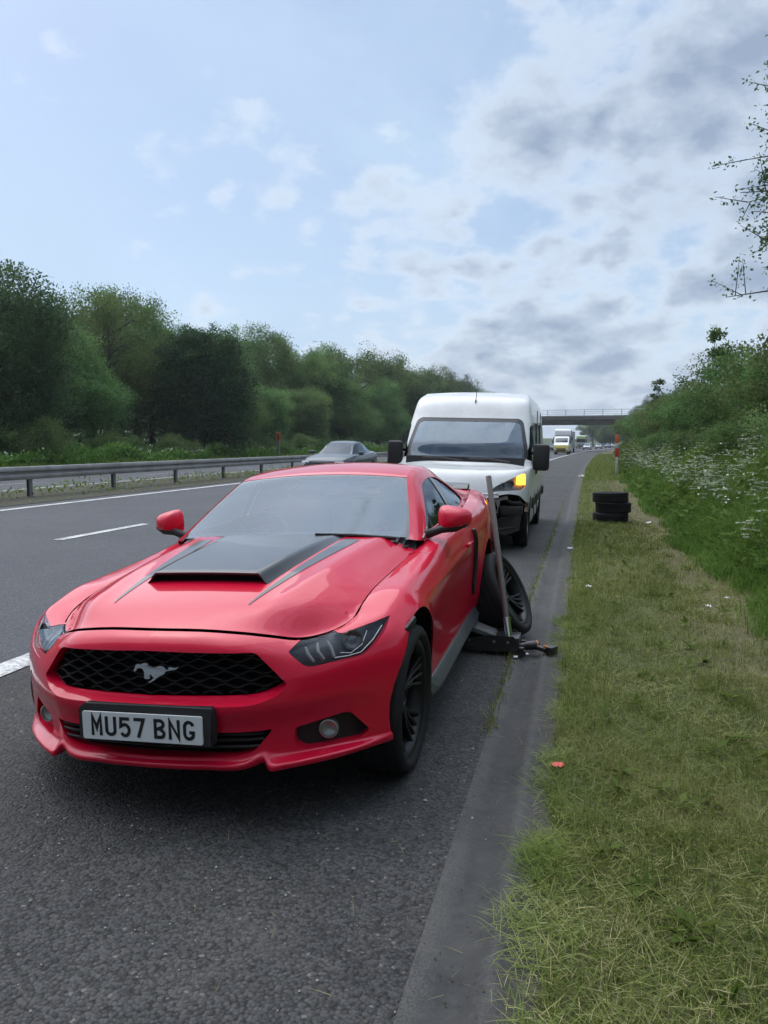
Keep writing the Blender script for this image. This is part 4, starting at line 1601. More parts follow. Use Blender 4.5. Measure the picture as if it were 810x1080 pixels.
def rim_mesh(rr, w, spokes=10, n=64):
    """alloy rim facing +x: barrel, lip, hub and split spokes"""
    hw = w / 2
    bm = bmesh.new()
    lathe(bm, [(-hw * .8, rr), (-hw * .8, rr - .012), (-hw * .3, rr - .045), (hw * .45, rr - .035), (hw * .72, rr - .022), (hw * .80, rr - .012), (hw * .84, rr - .004), (hw * .84, rr + .006), (hw * .78, rr + .008)], 'X', n, close=False)
    lathe(bm, [(hw * .10, .001), (hw * .10, .075), (hw * .36, .078), (hw * .48, .066), (hw * .50, .036), (hw * .46, .032), (hw * .46, .001)], 'X', 32, close=False)
    for k in range(5):
        a0 = 2 * pi * k / 5 + .3
        for off in (-1, 1):
            for da, rend in ((.09, .0), (.30, .0)):
                rad = [(.060, .07 * off), (.11, .085 * off if da < .2 else .16 * off), (.17, (.10 if da < .2 else .24) * off), (rr - .018, (da + .02) * off)]
                ws_ = [.014, .0095, .0085, .0105]
                xs_ = [hw * .42, hw * .46, hw * .52, hw * .74]
                prev = None
                for (r_, a_), w_, xo in zip(rad, ws_, xs_):
                    er = Vector((0, cos(a0 + a_), sin(a0 + a_))); et = Vector((0, -sin(a0 + a_), cos(a0 + a_)))
                    c_ = er * r_ + Vector((xo, 0, 0))
                    ring = [bm.verts.new(c_ + et * sgn * w_ * kk + Vector((dx, 0, 0))) for sgn, kk, dx in ((-1, 1, -.03), (-1, 1, -.004), (-1, .55, 0), (1, .55, 0), (1, 1, -.004), (1, 1, -.03))]
                    if prev:
                        for i in range(6):
                            bm.faces.new((prev[i], ring[i], ring[(i + 1) % 6], prev[(i + 1) % 6]))
                    prev = ring
    for k in range(5):
        a = 2 * pi * k / 5
        lathe(bm, [(hw * .30, .001), (hw * .44, .009), (hw * .44, .001)], 'X', 8, (0, .052 * cos(a), .052 * sin(a)), close=False)
    return bm


RW, WW, RR = .345, .262, .268
tyre_me = from_bm('tyre', tyre_mesh(RW, WW, RR + .004), M_rubber, None, True, 40)
rim_me = from_bm('rim', rim_mesh(RR, WW), M_rim, None, True, 35)
disc_bm = bmesh.new()
lathe(disc_bm, [(-.02, .07), (-.02, .165), (.004, .165), (.004, .07)], 'X', 40)
box(disc_bm, (-.01, -.13, .05), (.07, .08, .16), None, .01)
disc_me = from_bm('brake_disc', disc_bm, M_disc, None, True, 35)


for o_ in (tyre_me, rim_me, disc_me):
    COL.objects.unlink(o_)


def make_wheel(parent, M, disc=True, name='wheel'):
    w_ = bpy.data.objects.new(name, None); COL.objects.link(w_)
    if parent: w_.parent = parent
    w_.matrix_local = M
    for src in (tyre_me, rim_me) + ((disc_me,) if disc else ()):
        c_ = src.copy(); COL.objects.link(c_); c_.parent = w_
    return w_


def road_wheel(side, bc, steer=0.0):
    """wheel standing on the road whatever the body's lean"""
    inv = CAR_M.inverted()
    p = CAR_M @ Vector((side * (.928 - WW / 2), bc, .345))
    p.z = FALL * (-p.x - .4) + RW + .002
    Rm = Matrix.Rotation(CAR_YAW + steer, 4, 'Z') @ Matrix.Rotation(FALL, 4, 'Y')
    if side < 0: Rm = Rm @ Matrix.Rotation(pi, 4, 'Z')
    return make_wheel(root, inv @ Matrix.Translation(p) @ Rm)


road_wheel(1, .85, -.03)
road_wheel(-1, .85, -.03)
road_wheel(-1, 3.57)
# bare hub where the wheel has been taken off
bm = bmesh.new()
lathe(bm, [(.60, .001), (.60, .165), (.625, .165), (.625, .075), (.66, .07), (.66, .001)], 'X', 40, (0, 3.57, .30), close=False)
from_bm('hub', bm, M_steel, root, True, 35)
# ---------------------------------------------------------------- wheel taken off, trolley jack, loose tools
lw = thing('car_wheel', 'loose black alloy wheel leaning against the rear flank of the red coupe', 'wheel', (-.455, 6.12, .0))
lean = radians(26)
for src in (tyre_me, rim_me):
    c_ = src.copy(); COL.objects.link(c_); c_.parent = lw
    c_.matrix_local = (Matrix.Translation((-sin(lean) * RW, 0, cos(lean) * RW + .018)) @ Matrix.Rotation(radians(-10), 4, 'Z')
                       @ Matrix.Rotation(-lean, 4, 'Y') @ Matrix.Rotation(.4, 4, 'X'))

M_jack = dirt(mat('jack_black', (0.012, 0.012, 0.013), rough=0.35, coat=.3), 14, .4, (.3, .6))
M_jackgrey = dirt(mat('jack_arm_grey', (0.16, 0.165, 0.17), rough=0.45, metal=.4), 12, .4)
M_pole = dirt(mat('pole_grey', (0.20, 0.18, 0.165), rough=0.42, metal=.5), 20, .5, (.35, .6))
M_orange = mat('tool_orange', (0.60, 0.16, 0.02), rough=0.45)
M_brass = dirt(mat('brass', (0.45, 0.30, 0.12), rough=0.4, metal=.9), 30, .5)

jk = thing('trolley_jack', 'black trolley jack under the sill of the red coupe, its long grey bar upright', 'jack', (-.60, 5.66, .004))
bm = bmesh.new()
sidep = [(-.36, .03), (-.30, .085), (-.02, .150), (.16, .150), (.20, .10), (.20, .035)]
for y_ in (-.112, .112):
    prism(bm, sidep, lambda p: (p[0], y_ - .005, p[1]), lambda p: (p[0], y_ + .005, p[1]))
box(bm, (.10, 0, .10), (.20, .20, .07), None, .006)
box(bm, (.17, 0, .045), (.05, .24, .03), None, .004)
from_bm('frame', bm, M_jack, jk, True, 30)
bm = bmesh.new()
arm = [(.02, .150), (.03, .118), (-.34, .215), (-.37, .245), (-.34, .262), (-.18, .215)]
prism(bm, arm, lambda p: (p[0], -.10, p[1]), lambda p: (p[0], .10, p[1]))
bmesh.ops.bevel(bm, geom=list(bm.edges), offset=.006, segments=2, affect='EDGES')
from_bm('lifting_arm', bm, M_jackgrey, jk, True, 30)
bm = bmesh.new()
lathe(bm, [(.235, .001), (.235, .045), (.262, .055), (.268, .045), (.255, .04), (.255, .001)], 'Z', 20, (-.345, 0, 0), close=False)
from_bm('saddle', bm, M_jack, jk, True, 40)
bm = bmesh.new()
tube(bm, [(-.34, -.15, .035), (-.34, .15, .035)], .033, 16)
from_bm('front_roller', bm, M_steel, jk, True, 40)
bm = bmesh.new()
tube(bm, [(-.33, -.118, .06), (-.12, -.118, .075)], .0065, 8)
from_bm('side_rod', bm, M_chrome, jk)
for y_ in (-.11, .11):
    bm = bmesh.new()
    tube(bm, [(.225, y_ - .014, .027), (.225, y_ + .014, .027)], .026, 14)
    box(bm, (.215, y_, .060), (.045, .036, .03), None, .006)
    from_bm('castor', bm, M_jack, jk, True, 40)
for x_ in (-.16, .02, .12):
    bm = bmesh.new()
    tube(bm, [(x_, -.118, .105), (x_, -.108, .105)], .011, 6)
    from_bm('bolt', bm, M_chrome, jk, True, 40)
# socket and handle: leaning away to the left
h0 = Vector((.115, -.02, .150)); h1 = Vector((-.075, .235, 1.30)); hd = (h1 - h0)
bm = bmesh.new()
tube(bm, [h0 - hd * .03, h0 + hd * .09], .027, 14); tube(bm, [h0 + hd * .075, h0 + hd * .10], .031, 14)
from_bm('socket', bm, M_chrome, jk, True, 40)
bm = bmesh.new()
tube(bm, [h0 + hd * .05, h0 + hd * .995, h1], [.0215, .0215, .019], 16)
from_bm('handle', bm, M_pole, jk, True, 50)

tl = thing('impact_wrench', 'black cordless wrench with orange trim lying beside the trolley jack at the channel edge', 'power tool', (-.285, 5.72, .012), radians(24))
bm = bmesh.new()
tube(bm, [(-.14, 0, .045), (-.09, 0, .045), (-.08, 0, .045), (.0, 0, .045), (.02, 0, .045)], [.020, .026, .034, .036, .028], 14)
tube(bm, [(-.02, 0, .040), (.02, -.05, .030), (.045, -.09, .028)], [.022, .019, .020], 12)
from_bm('housing', bm, M_jack, tl, True, 40)
bm = bmesh.new(); tube(bm, [(-.175, 0, .045), (-.14, 0, .045)], .013, 10)
from_bm('drive', bm, M_chrome, tl, True, 40)
bm = bmesh.new(); box(bm, (.075, -.115, .032), (.085, .055, .062), Matrix.Rotation(radians(35), 3, 'Z'), .008)
from_bm('battery', bm, M_jack, tl, True, 40)
bm = bmesh.new(); box(bm, (.046, -.092, .032), (.016, .057, .058), Matrix.Rotation(radians(35), 3, 'Z'), .004); tube(bm, [(-.004, 0, .045), (.006, 0, .045)], .0372, 14)
from_bm('trim', bm, M_orange, tl, True, 40)
bm = bmesh.new()
lathe(bm, [(-.035, .012), (-.035, .019), (.035, .019), (.035, .011), (.01, .010)], 'X', 16, (0, 0, 0), close=True)
so = from_bm('wheel_socket', bm, M_brass, None, True, 40)
so.location = (-.325, 5.83, .024); so.rotation_euler = (0, 0, .7)
tag(so, 'small brass coloured socket lying behind the cordless wrench', 'tool')
bm = bmesh.new()
for k in range(3):
    pass
lathe(bm, [(0, .007), (0, .0125), (.03, .0125), (.03, .007)], 'X', 6, close=True)
nut = from_bm('wheel_nut', bm, M_chrome, None, True, 30)
spots = [(-.435, 5.50, .3), (-.40, 5.56, 1.1), (-.47, 5.47, 2.0), (-.365, 5.60, .2), (-.445, 5.57, 2.7)]
for i, (x_, y_, r_) in enumerate(spots):
    o = nut if i == 0 else nut.copy()
    if i: COL.objects.link(o)
    o.location = (x_, y_, .017); o.rotation_euler = (0, 0, r_)
    tag(o, 'chrome wheel nut on the tarmac in front of the trolley jack', 'wheel nut', 'wheel nuts beside the jack')

# ---------------------------------------------------------------- stack of old tyres on the verge
RT, WT = .345, .205
tb = tyre_mesh(RT, WT, .215, 72)
tme = from_bm('spare_tyre', tb, M_rubber, None, True, 40)
stack = [(.615, 15.95, 0.0, 'bottom tyre of the black stack standing on the mown verge', .0, .015),
         (.665, 15.98, .205, 'middle tyre of the black stack, pushed out to the right', 1.1, -.02),
         (.605, 15.93, .410, 'topmost tyre of the black stack on the mown verge', 2.3, .03)]
for i, (x_, y_, z_, lb, r_, tl_) in enumerate(stack):
    o = tme if i == 0 else tme.copy()
    if i: COL.objects.link(o)
    o.location = (x_, y_, -.02 + z_ + WT / 2)
    o.rotation_euler = (tl_, pi / 2 + tl_ * .6, r_)
    o.rotation_euler = (Matrix.Rotation(r_, 3, 'Z') @ Matrix.Rotation(pi / 2 + tl_, 3, 'Y')).to_euler()
    tag(o, lb, 'tyre', 'stacked tyres on the verge')

# red flower ornament behind the windscreen
orn = thing('flower_ornament', 'red fabric flower ornament behind the windscreen of the red coupe', 'ornament', CAR_M @ Vector((.50, 1.93, 1.005)))
M_petal = mat('petal_red', (.50, .03, .03), rough=.8)
bm = bmesh.new()
for k in range(9):
    a = 2 * pi * k / 9
    p0 = Vector((.012 * cos(a), -.01, .012 * sin(a) + .0)); p1 = Vector((.062 * cos(a), -.018 + .012 * (k % 2), .05 * sin(a)))
    tt_ = Vector((-sin(a), 0, cos(a))) * .026
    vs = [bm.verts.new(p) for p in (p0, p0 * .4 + p1 * .6 + tt_, p1, p0 * .4 + p1 * .6 - tt_)]
    bm.faces.new(vs)
from_bm('petals', bm, M_petal, orn)
bm = bmesh.new(); bmesh.ops.create_uvsphere(bm, u_segments=10, v_segments=6, radius=.016)
from_bm('centre', bm, M_mblack, orn)
# ---------------------------------------------------------------- white van behind (x across, y back from its nose, z up)
M_van = mat('van_white', (0.60, 0.61, 0.60), rough=0.35, coat=.6, coatr=.08)
t, b = nodes(M_van); P = objco(t)
sepv = t.n('ShaderNodeSeparateXYZ'); t.l(P, sepv.inputs[0])
n1 = t.noise(P, 2.5, 8, .7)
t.l(t.mix(t.m('MULTIPLY', t.ramp(n1, [(.42, 0), (.7, 1)]), .35), (.62, .63, .62), (.36, .35, .32)), b.inputs['Base Color'])
M_vplastic = dirt(mat('van_plastic', (0.020, 0.020, 0.021), rough=.6), 8, .4)
M_foam = mat('bumper_foam', (.30, .29, .26), rough=.8)
M_lampglow = mat('indicator_lit', (0.8, 0.30, 0.02), rough=0.15, coat=1, emit=(1.0, .36, .02), es=2.2)

VAN_X, VAN_Y = -1.73, 10.72
vroot = thing('white_van', 'white panel van with torn front bumper and lit amber indicator, parked behind the red coupe', 'van', (VAN_X, VAN_Y, FALL * (-VAN_X - .4)))
vroot.rotation_euler = (0, FALL, .004)
# rows: 0 low .. 8 roof edge; per row: (centre depth, z at centre, half width at side, z at side)
def zl(z): return z if z < 1.15 else z - .10 * min(1, (z - 1.15) / .15)


VR = [(.10, .26, .96, .26), (.03, .42, .99, .42), (.00, .70, 1.005, .70), (.03, .80, 1.01, .82), (.11, .96, 1.015, .98), (.26, 1.12, 1.02, 1.15),
      (.80, 1.30, 1.015, 1.32), (1.06, 1.65, .985, 1.66), (1.34, 2.00, .950, 2.02), (1.60, 2.30, .905, 2.29), (2.05, 2.45, .845, 2.43)]
VR = [(a_, zl(b_), c_, zl(d_)) for a_, b_, c_, d_ in VR]
fx = [0, .25, .50, .70, .84, .93, .985, 1.0]
fd = [0, .008, .035, .085, .165, .27, .42, .62]
sd_ = [.9, 1.3, 1.75, 2.3, 3.0, 3.7, 4.4, 5.0, 5.36]
Pv = []
for r, (d0, zc, hw, zs) in enumerate(VR):
    row = []
    k = [1.0, 1, 1, 1, 1.0, 1.0, .55, .45, .40, .30, .2][r]
    for f_, dd_ in zip(fx, fd):
        row.append((hw * f_ * (1 if r < 6 else 1), d0 + dd_ * k, zc + (zs - zc) * f_ ** 2))
    y0 = row[-1][1]
    for s_ in sd_:
        y_ = y0 + (s_ - .9 + .28) / (5.36 - .9 + .28) * (5.36 - y0)
        zz = zs
        row.append((hw * (1.0 if s_ < 5.2 else .985), y_, zz))
    for f_, y_ in ((.9, 5.40), (.5, 5.41), (0, 5.41)):
        row.append((hw * f_, y_, zs))
    Pv.append(row)
Pv = np.array(Pv)
chv = np.linalg.norm(np.diff(Pv[2:6], axis=1), axis=2).mean(0)
kcv = np.concatenate([[0], np.cumsum(chv)])
krv = np.array([0, .16, .44, .55, .72, .92, 1.25, 1.68, 2.1, 2.4, 2.75])
VW = patch(Pv, krv, kcv, [4, 8, 4, 6, 8, 12, 14, 14, 10, 10], [max(4, min(14, int(c_ / .03))) for c_ in chv], fr=catmull, fc=pchip)
# roof skin
top = VW[-1]
rr = []
for q in np.linspace(0, 1, 14):
    lift = .03 * np.clip((top[:, 0] / .8), 0, 1) * (1 - (1 - q) ** 2)
    rr.append(np.stack([top[:, 0] * (1 - q), top[:, 1], top[:, 2] + lift], -1))
RF = np.array(rr)


def vpart(name, V, F, m, parent=None, sharp=None):
    return mesh(name, V, F, m, parent or vroot, True, sharp)


VV, VF = VW.reshape(-1, 3), gridfaces(*VW.shape[:2])
scr_poly = roundpoly([(p_[0], zl(p_[1])) for p_ in [(-.3, 1.345), (.80, 1.345), (.905, 1.375), (.945, 1.50), (.835, 1.975), (.77, 2.02), (-.3, 2.02)]], [.001, .03, .03, .03, .05, .05, .001])
hl_poly = roundpoly([(.47, .842), (.60, .865), (.93, .885), (.965, .93), (.955, 1.115), (.90, 1.105), (.76, 1.035), (.56, .93)], [.01, .02, .02, .02, .03, .02, .04, .03])
gr_poly = roundpoly([(-.3, .40), (.60, .40), (.66, .50), (.62, .735), (-.3, .735)], [.001, .03, .03, .02, .001])
swin = roundpoly([(p_[0], zl(p_[1])) for p_ in [(1.02, 1.40), (1.40, 1.92), (1.96, 1.94), (1.96, 1.38), (1.3, 1.34)]], [.04, .05, .03, .03, .03])
swin2 = roundpoly([(p_[0], zl(p_[1])) for p_ in [(2.18, 1.36), (2.18, 1.98), (3.02, 1.98), (3.02, 1.36)]], .06)
swin3 = roundpoly([(p_[0], zl(p_[1])) for p_ in [(3.30, 1.36), (3.30, 1.98), (4.20, 1.98), (4.20, 1.36)]], .06)


def fv(V, poly, ymax=2.0):
    return np.where(V[:, 1] < ymax, polysd(V[:, [0, 2]], poly), 1.0)


def sv2(V, poly):
    return np.where(V[:, 0] > .5, polysd(V[:, [1, 2]], poly), 1.0)


torn = roundpoly([(.30, .20), (.32, .52), (.42, .745), (.56, .800), (.74, .835), (.90, .815), (.99, .70), (1.2, .55), (1.2, .20)], [.02, .05, .05, .04, .04, .05, .05, .02, .02])
wa = lambda V: np.where(V[:, 0] > .5, np.minimum(np.hypot(V[:, 1] - .98, V[:, 2] - .36) - .41, np.hypot(V[:, 1] - 4.42, V[:, 2] - .36) - .41), 1.0)


def van_half(cut_torn):
    B, BF = VV, VF
    for fn, lipf in ((lambda v: fv(v, scr_poly), push(0, .02, -.01)), (lambda v: fv(v, hl_poly, 1.0), push(-.02, .04, 0)), (lambda v: fv(v, gr_poly, .5), push(0, .06, 0)),
                     (lambda v: sv2(v, swin), push(-.02, 0, 0)), (lambda v: sv2(v, swin2), push(-.02, 0, 0)), (lambda v: sv2(v, swin3), push(-.02, 0, 0)), (wa, push(-.12, 0, 0))):
        B, BF, E = clip(B, BF, fn(B), 1)
        B, BF = add_lip(B, BF, E, lipf)
    if cut_torn:
        B, BF, E = clip(B, BF, fv(B, torn, .62), 1)
        B, BF = add_lip(B, BF, E, push(-.006, .02, .01))
    return B, BF


h1_, f1_ = van_half(True)
h2_, f2_ = van_half(False)
h2_, f2_ = both(h2_, f2_)
n0 = len(h1_)
vpart('body', np.vstack([h1_, h2_]), list(f1_) + [[i + n0 for i in q] for q in f2_], M_van)
rv, rf_ = mirror(RF.reshape(-1, 3), [list(map(int, q)) for q in gridfaces(*RF.shape[:2])])
vpart('roof', rv, rf_, M_van)
sp = clip(VV, VF, fv(VV, scr_poly), -1)
v_, f_ = mirror(sp[0] + np.array([0, .012, 0]), sp[1])
M_vscreen = glassmat('van_screen', (.22, .27, .29), 2.3)
vs_o = vpart('windscreen', v_, f_, M_vscreen)
# dark ceramic band round the screen
scr_in = roundpoly([(p_[0], zl(p_[1])) for p_ in [(-.3, 1.405), (.78, 1.405), (.86, 1.43), (.885, 1.52), (.795, 1.93), (.74, 1.965), (-.3, 1.965)]], [.001, .03, .03, .03, .05, .05, .001])
bd = clip(sp[0], sp[1], fv(sp[0], scr_in), 1)
v_, f_ = mirror(bd[0] + np.array([0, .008, 0]), bd[1])
vpart('screen_border', v_, f_, M_gblack, vs_o)
gpz = clip(VV, VF, fv(VV, gr_poly, .5), -1)
v_, f_ = mirror(gpz[0] + np.array([0, .06, 0]), gpz[1])
vg = vpart('grille', v_, f_, M_void)
bm = bmesh.new()
for z_ in (.46, .53, .60, .67):
    tube(bm, [(x_, .035 + .055 * abs(x_ / .6) ** 2, z_) for x_ in np.linspace(-.6, .6, 15)], .012, 6)
from_bm('grille_bar', bm, M_vplastic, vg)
bm = bmesh.new()
for z_, r_ in ((.765, .014), (.815, .011)):
    tube(bm, [(x_, .012 + .07 * abs(x_ / .7) ** 2.2, z_ + .03 * abs(x_ / .7) ** 3) for x_ in np.linspace(-.62, .62, 19)], r_, 8)
from_bm('chrome_strip', bm, M_chrome, vroot)
for side in (1, -1):
    lp = clip(VV, VF, fv(VV, hl_poly, 1.0), -1)
    g = (lambda v, f: (v, f)) if side > 0 else both
    hl = vpart('headlight', *g(lp[0] + np.array([-.03, .05, 0]), lp[1]), M_greylamp)
    vpart('lens', *g(lp[0] + np.array([-.002, .004, 0]), lp[1]), M_lens, hl)
    am = clip(lp[0], lp[1], np.minimum(lp[0][:, 0] - .845, lp[0][:, 2] - .955), 1)
    vpart('indicator', *g(am[0] + np.array([-.008, .016, 0]), am[1]), M_lampglow if side > 0 else M_amber, hl)
    bm = bmesh.new()
    for x_, z_ in ((.66, .93), (.77, .96)):
        j = np.argmin((lp[0][:, 0] - x_) ** 2 + (lp[0][:, 2] - z_) ** 2)
        lathe(bm, [(0, .045), (.03, .040), (.05, .001)], 'Y', 18, (side * lp[0][j, 0], lp[0][j, 1] + .02, lp[0][j, 2]), close=False)
    from_bm('reflector', bm, M_smoke, hl)
    for nm, poly in (('cab_window', swin), ('side_window', swin2), ('side_window', swin3)):
        w_ = clip(VV, VF, sv2(VV, poly), -1)
        vpart(nm, *g(w_[0] + np.array([-.01, 0, 0]), w_[1]), M_tint)
    # mirror
    vm_ = thing('mirror', None, None); vm_.parent = vroot
    bm = bmesh.new(); box(bm, (side * 1.135, 1.16, 1.34), (.24, .13, .40), Matrix.Rotation(radians(side * -6), 3, 'Z'), .045)
    from_bm('mirror_shell', bm, M_vplastic, vm_, True, 40)
    for z_, r_ in ((1.23, .045), (1.40, .03)):
        bm = bmesh.new(); tube(bm, [(side * .97, 1.23, z_ + .01), (side * 1.10, 1.18, z_)], r_, 10); from_bm('mirror_arm', bm, M_vplastic, vm_, True, 40)
    bm = bmesh.new(); box(bm, (side * 1.135, 1.228, 1.34), (.20, .006, .34), None, .002)
    from_bm('mirror_glass', bm, M_chrome, vm_)
    for y0, y1 in ((1.45, 2.02), (2.14, 3.95), (4.88, 5.3)):
        bm = bmesh.new(); box(bm, (side * 1.012, (y0 + y1) / 2, .62), (.03, y1 - y0, .16), None, .01)
        from_bm('side_moulding', bm, M_vplastic, vroot, True, 40)
    for y_ in (2.08, 3.16):
        bm = bmesh.new(); box(bm, (side * 1.004, y_, 1.2), (.012, .012, 1.75)); from_bm('door_seam', bm, M_void, vroot)
    for y_ in (1.93, 2.24):
        bm = bmesh.new(); box(bm, (side * 1.018, y_, 1.13), (.03, .05, .16), None, .01); from_bm('door_handle', bm, M_vplastic, vroot, True, 40)
# wipers, aerial
bm = bmesh.new()
for x0, x1 in ((.70, .08), (-.02, -.62)):
    tube(bm, [(x0, .76, 1.262), ((x0 + x1) / 2, .78, 1.302), (x1, .76, 1.298)], .014, 6)
from_bm('wiper', bm, M_vplastic, vroot)
bm = bmesh.new(); tube(bm, [(.06, 1.58, 2.20), (.06, 1.70, 2.52)], [.006, .003], 6); tube(bm, [(.06, 1.55, 2.17), (.06, 1.585, 2.21)], .012, 8)
from_bm('aerial', bm, M_vplastic, vroot)
# what the torn corner lays bare: beam, foam block, liner, bent scraps
bm = bmesh.new()
box(bm, (.35, .20, .60), (1.20, .10, .12), None, .01)
from_bm('crash_beam', bm, M_vplastic, vroot, True, 40)
bm = bmesh.new()
box(bm, (.58, .16, .655), (.09, .10, .20), Matrix.Rotation(radians(8), 3, 'Y'), .012)
box(bm, (.66, .20, .76), (.16, .08, .05), Matrix.Rotation(radians(-14), 3, 'Y'), .01)
from_bm('broken_bracket', bm, M_foam, vroot, True, 40)
bm = bmesh.new()
pr = [(.42, .30), (.46, .50), (.62, .56), (.80, .60), (.93, .62), (.90, .30), (.70, .22)]
prism(bm, pr, lambda p: (p[0], .26 + .25 * (p[0] - .42), p[1]), lambda p: (p[0], .30 + .25 * (p[0] - .42), p[1]))
from_bm('wing_liner', bm, dirt(mat('liner_plastic', (.06, .06, .06), rough=.7), 6, .5), vroot, True, 40)
bm = bmesh.new()
tube(bm, [(.72, .20, .74), (.80, .22, .70), (.90, .30, .70), (.97, .42, .64)], [.016, .03, .03, .012], 10)
tube(bm, [(.45, .10, .50), (.60, .14, .46), (.75, .20, .50)], .012, 8)
tube(bm, [(.40, .12, .34), (.62, .14, .32), (.86, .24, .36)], .02, 8)
from_bm('torn_trim', bm, M_vplastic, vroot)
bm = bmesh.new()
box(bm, (0, .75, .52), (1.74, .50, .62)); box(bm, (0, 2.9, .40), (1.66, 4.6, .24))
from_bm('underbody', bm, M_void, vroot, False)
for side in (1, -1):
    for yc in (.98, 4.42):
        bm = bmesh.new()
        r0 = [bm.verts.new((side * .62, yc + .43 * cos(a), .36 + .43 * sin(a))) for a in np.linspace(-.4, pi + .4, 20)]
        r1 = [bm.verts.new((side * .95, yc + .43 * cos(a), .36 + .43 * sin(a))) for a in np.linspace(-.4, pi + .4, 20)]
        for k in range(19): bm.faces.new((r0[k], r0[k + 1], r1[k + 1], r1[k]))
        bm.faces.new(r0)
        from_bm('wheel_well', bm, M_void, vroot)
# cab
bm = bmesh.new()
prism(bm, [(.85, 1.0), (.90, 1.32), (1.35, 1.34), (1.45, 1.0)], lambda p: (-.9, p[0], p[1]), lambda p: (.9, p[0], p[1]))
from_bm('dashboard', bm, M_trim, vroot, False)
bm = bmesh.new(); box(bm, (0, 2.30, 1.45), (1.75, .04, 1.6))
from_bm('bulkhead', bm, M_trim, vroot, False)
for x_ in (-.5, .15, .6):
    bm = bmesh.new(); box(bm, (x_, 2.05, 1.35), (.44, .14, .75), Matrix.Rotation(radians(-10), 3, 'X'), .06); box(bm, (x_, 2.10, 1.80), (.26, .09, .18), None, .04)
    from_bm('seat', bm, M_cloth, vroot, True, 40)
vt = from_bm('tyre', tyre_mesh(.345, .225, .21, 64), M_rubber, None, True, 40)
bmr = bmesh.new()
lathe(bmr, [(-.08, .21), (.07, .205), (.085, .215), (.092, .20), (.06, .185), (.03, .17), (.05, .12), (.07, .08), (.07, .001)], 'X', 40, close=False)
vr = from_bm('rim', bmr, M_steel, None, True, 40)
COL.objects.unlink(vt); COL.objects.unlink(vr)
for side in (1, -1):
    for yc in (.98, 4.42):
        w_ = bpy.data.objects.new('wheel', None); COL.objects.link(w_); w_.parent = vroot
        w_.matrix_local = Matrix.Translation((side * .885, yc, .345)) @ (Matrix.Rotation(pi, 4, 'Z') if side < 0 else Matrix.Identity(4))
        for s_ in (vt, vr):
            c_ = s_.copy(); COL.objects.link(c_); c_.parent = w_
# ---------------------------------------------------------------- crash barrier in the central reserve
M_galv = dirt(mat('galvanised_steel', (0.30, 0.30, 0.295), rough=0.55, metal=0.35), 1.6, .7, (.5, .7), .45)
M_galvd = dirt(mat('galvanised_post', (0.22, 0.225, 0.23), rough=0.6, metal=0.4), 3, .5)
BX = -12.45
br_ = thing('crash_barrier', 'long galvanised steel crash barrier on posts along the central reserve', 'crash barrier', (0, 0, 0))
ys = np.concatenate([np.arange(-4, 60, 1.0), np.arange(60, 420, 6.0)])
prof = [(.0, .71), (.055, .705), (.080, .655), (.075, .61), (.020, .575), (.020, .545), (.075, .51), (.080, .465), (.055, .415), (.0, .41)]
for sgn in (1, -1):
    V = []
    for y_ in ys:
        for px_, pz_ in prof:
            V.append((BX + sgn * (px_ + .06) + float(cx(y_)), y_, .32 + pz_))
    k = len(prof)
    F = [(i * k + j, i * k + j + 1, (i + 1) * k + j + 1, (i + 1) * k + j) for i in range(len(ys) - 1) for j in range(k - 1)]
    mesh('beam', V, F, M_galv, br_, True, 40)
bm = bmesh.new()
for sx_ in (-.04, .04):
    box(bm, (sx_, 0, .34), (.008, .10, .72))
box(bm, (0, 0, .34), (.075, .008, .72))
box(bm, (0, 0, .60), (.13, .10, .14), None, .004)
post0 = from_bm('post', bm, M_galvd, br_, False)
for i, y_ in enumerate([15.3 + 3.3 * k for k in range(-5, 60)]):
    o = post0 if i == 0 else post0.copy()
    if i: COL.objects.link(o); o.parent = br_
    o.location = (BX + float(cx(y_)), y_, .31)
    o.rotation_euler = (0, 0, rng.normal(0, .03))

# ---------------------------------------------------------------- foliage
def leafmat(name, c0, c1, c2, scale=.5, rough=.6, trans=.25):
    m = bpy.data.materials.new(name); m.use_nodes = True
    t = NT(m.node_tree); nt = m.node_tree
    b = nt.nodes['Principled BSDF']; out = nt.nodes['Material Output']
    P = objco(t)
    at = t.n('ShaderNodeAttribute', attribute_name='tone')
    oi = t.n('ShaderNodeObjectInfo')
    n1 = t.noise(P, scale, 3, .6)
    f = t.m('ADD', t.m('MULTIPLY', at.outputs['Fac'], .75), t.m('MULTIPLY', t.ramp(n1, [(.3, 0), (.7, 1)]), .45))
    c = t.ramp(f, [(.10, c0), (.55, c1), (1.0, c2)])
    hv = t.n('ShaderNodeHueSaturation')
    t.l(c, hv.inputs['Color']); hv.inputs['Saturation'].default_value = 1.15
    t.l(t.m('MULTIPLY_ADD', oi.outputs['Random'], .045, .478), hv.inputs['Hue'])
    t.l(t.m('MULTIPLY_ADD', oi.outputs['Random'], .65, .80), hv.inputs['Value'])
    t.l(hv.outputs[0], b.inputs['Base Color'])
    b.inputs['Roughness'].default_value = rough
    b.inputs['Specular IOR Level'].default_value = .12
    tl_ = t.n('ShaderNodeBsdfTranslucent')
    t.l(hv.outputs[0], tl_.inputs[0])
    mx = t.n('ShaderNodeMixShader'); mx.inputs[0].default_value = trans
    t.l(b.outputs[0], mx.inputs[1]); t.l(tl_.outputs[0], mx.inputs[2]); t.l(mx.outputs[0], out.inputs[0])
    return m


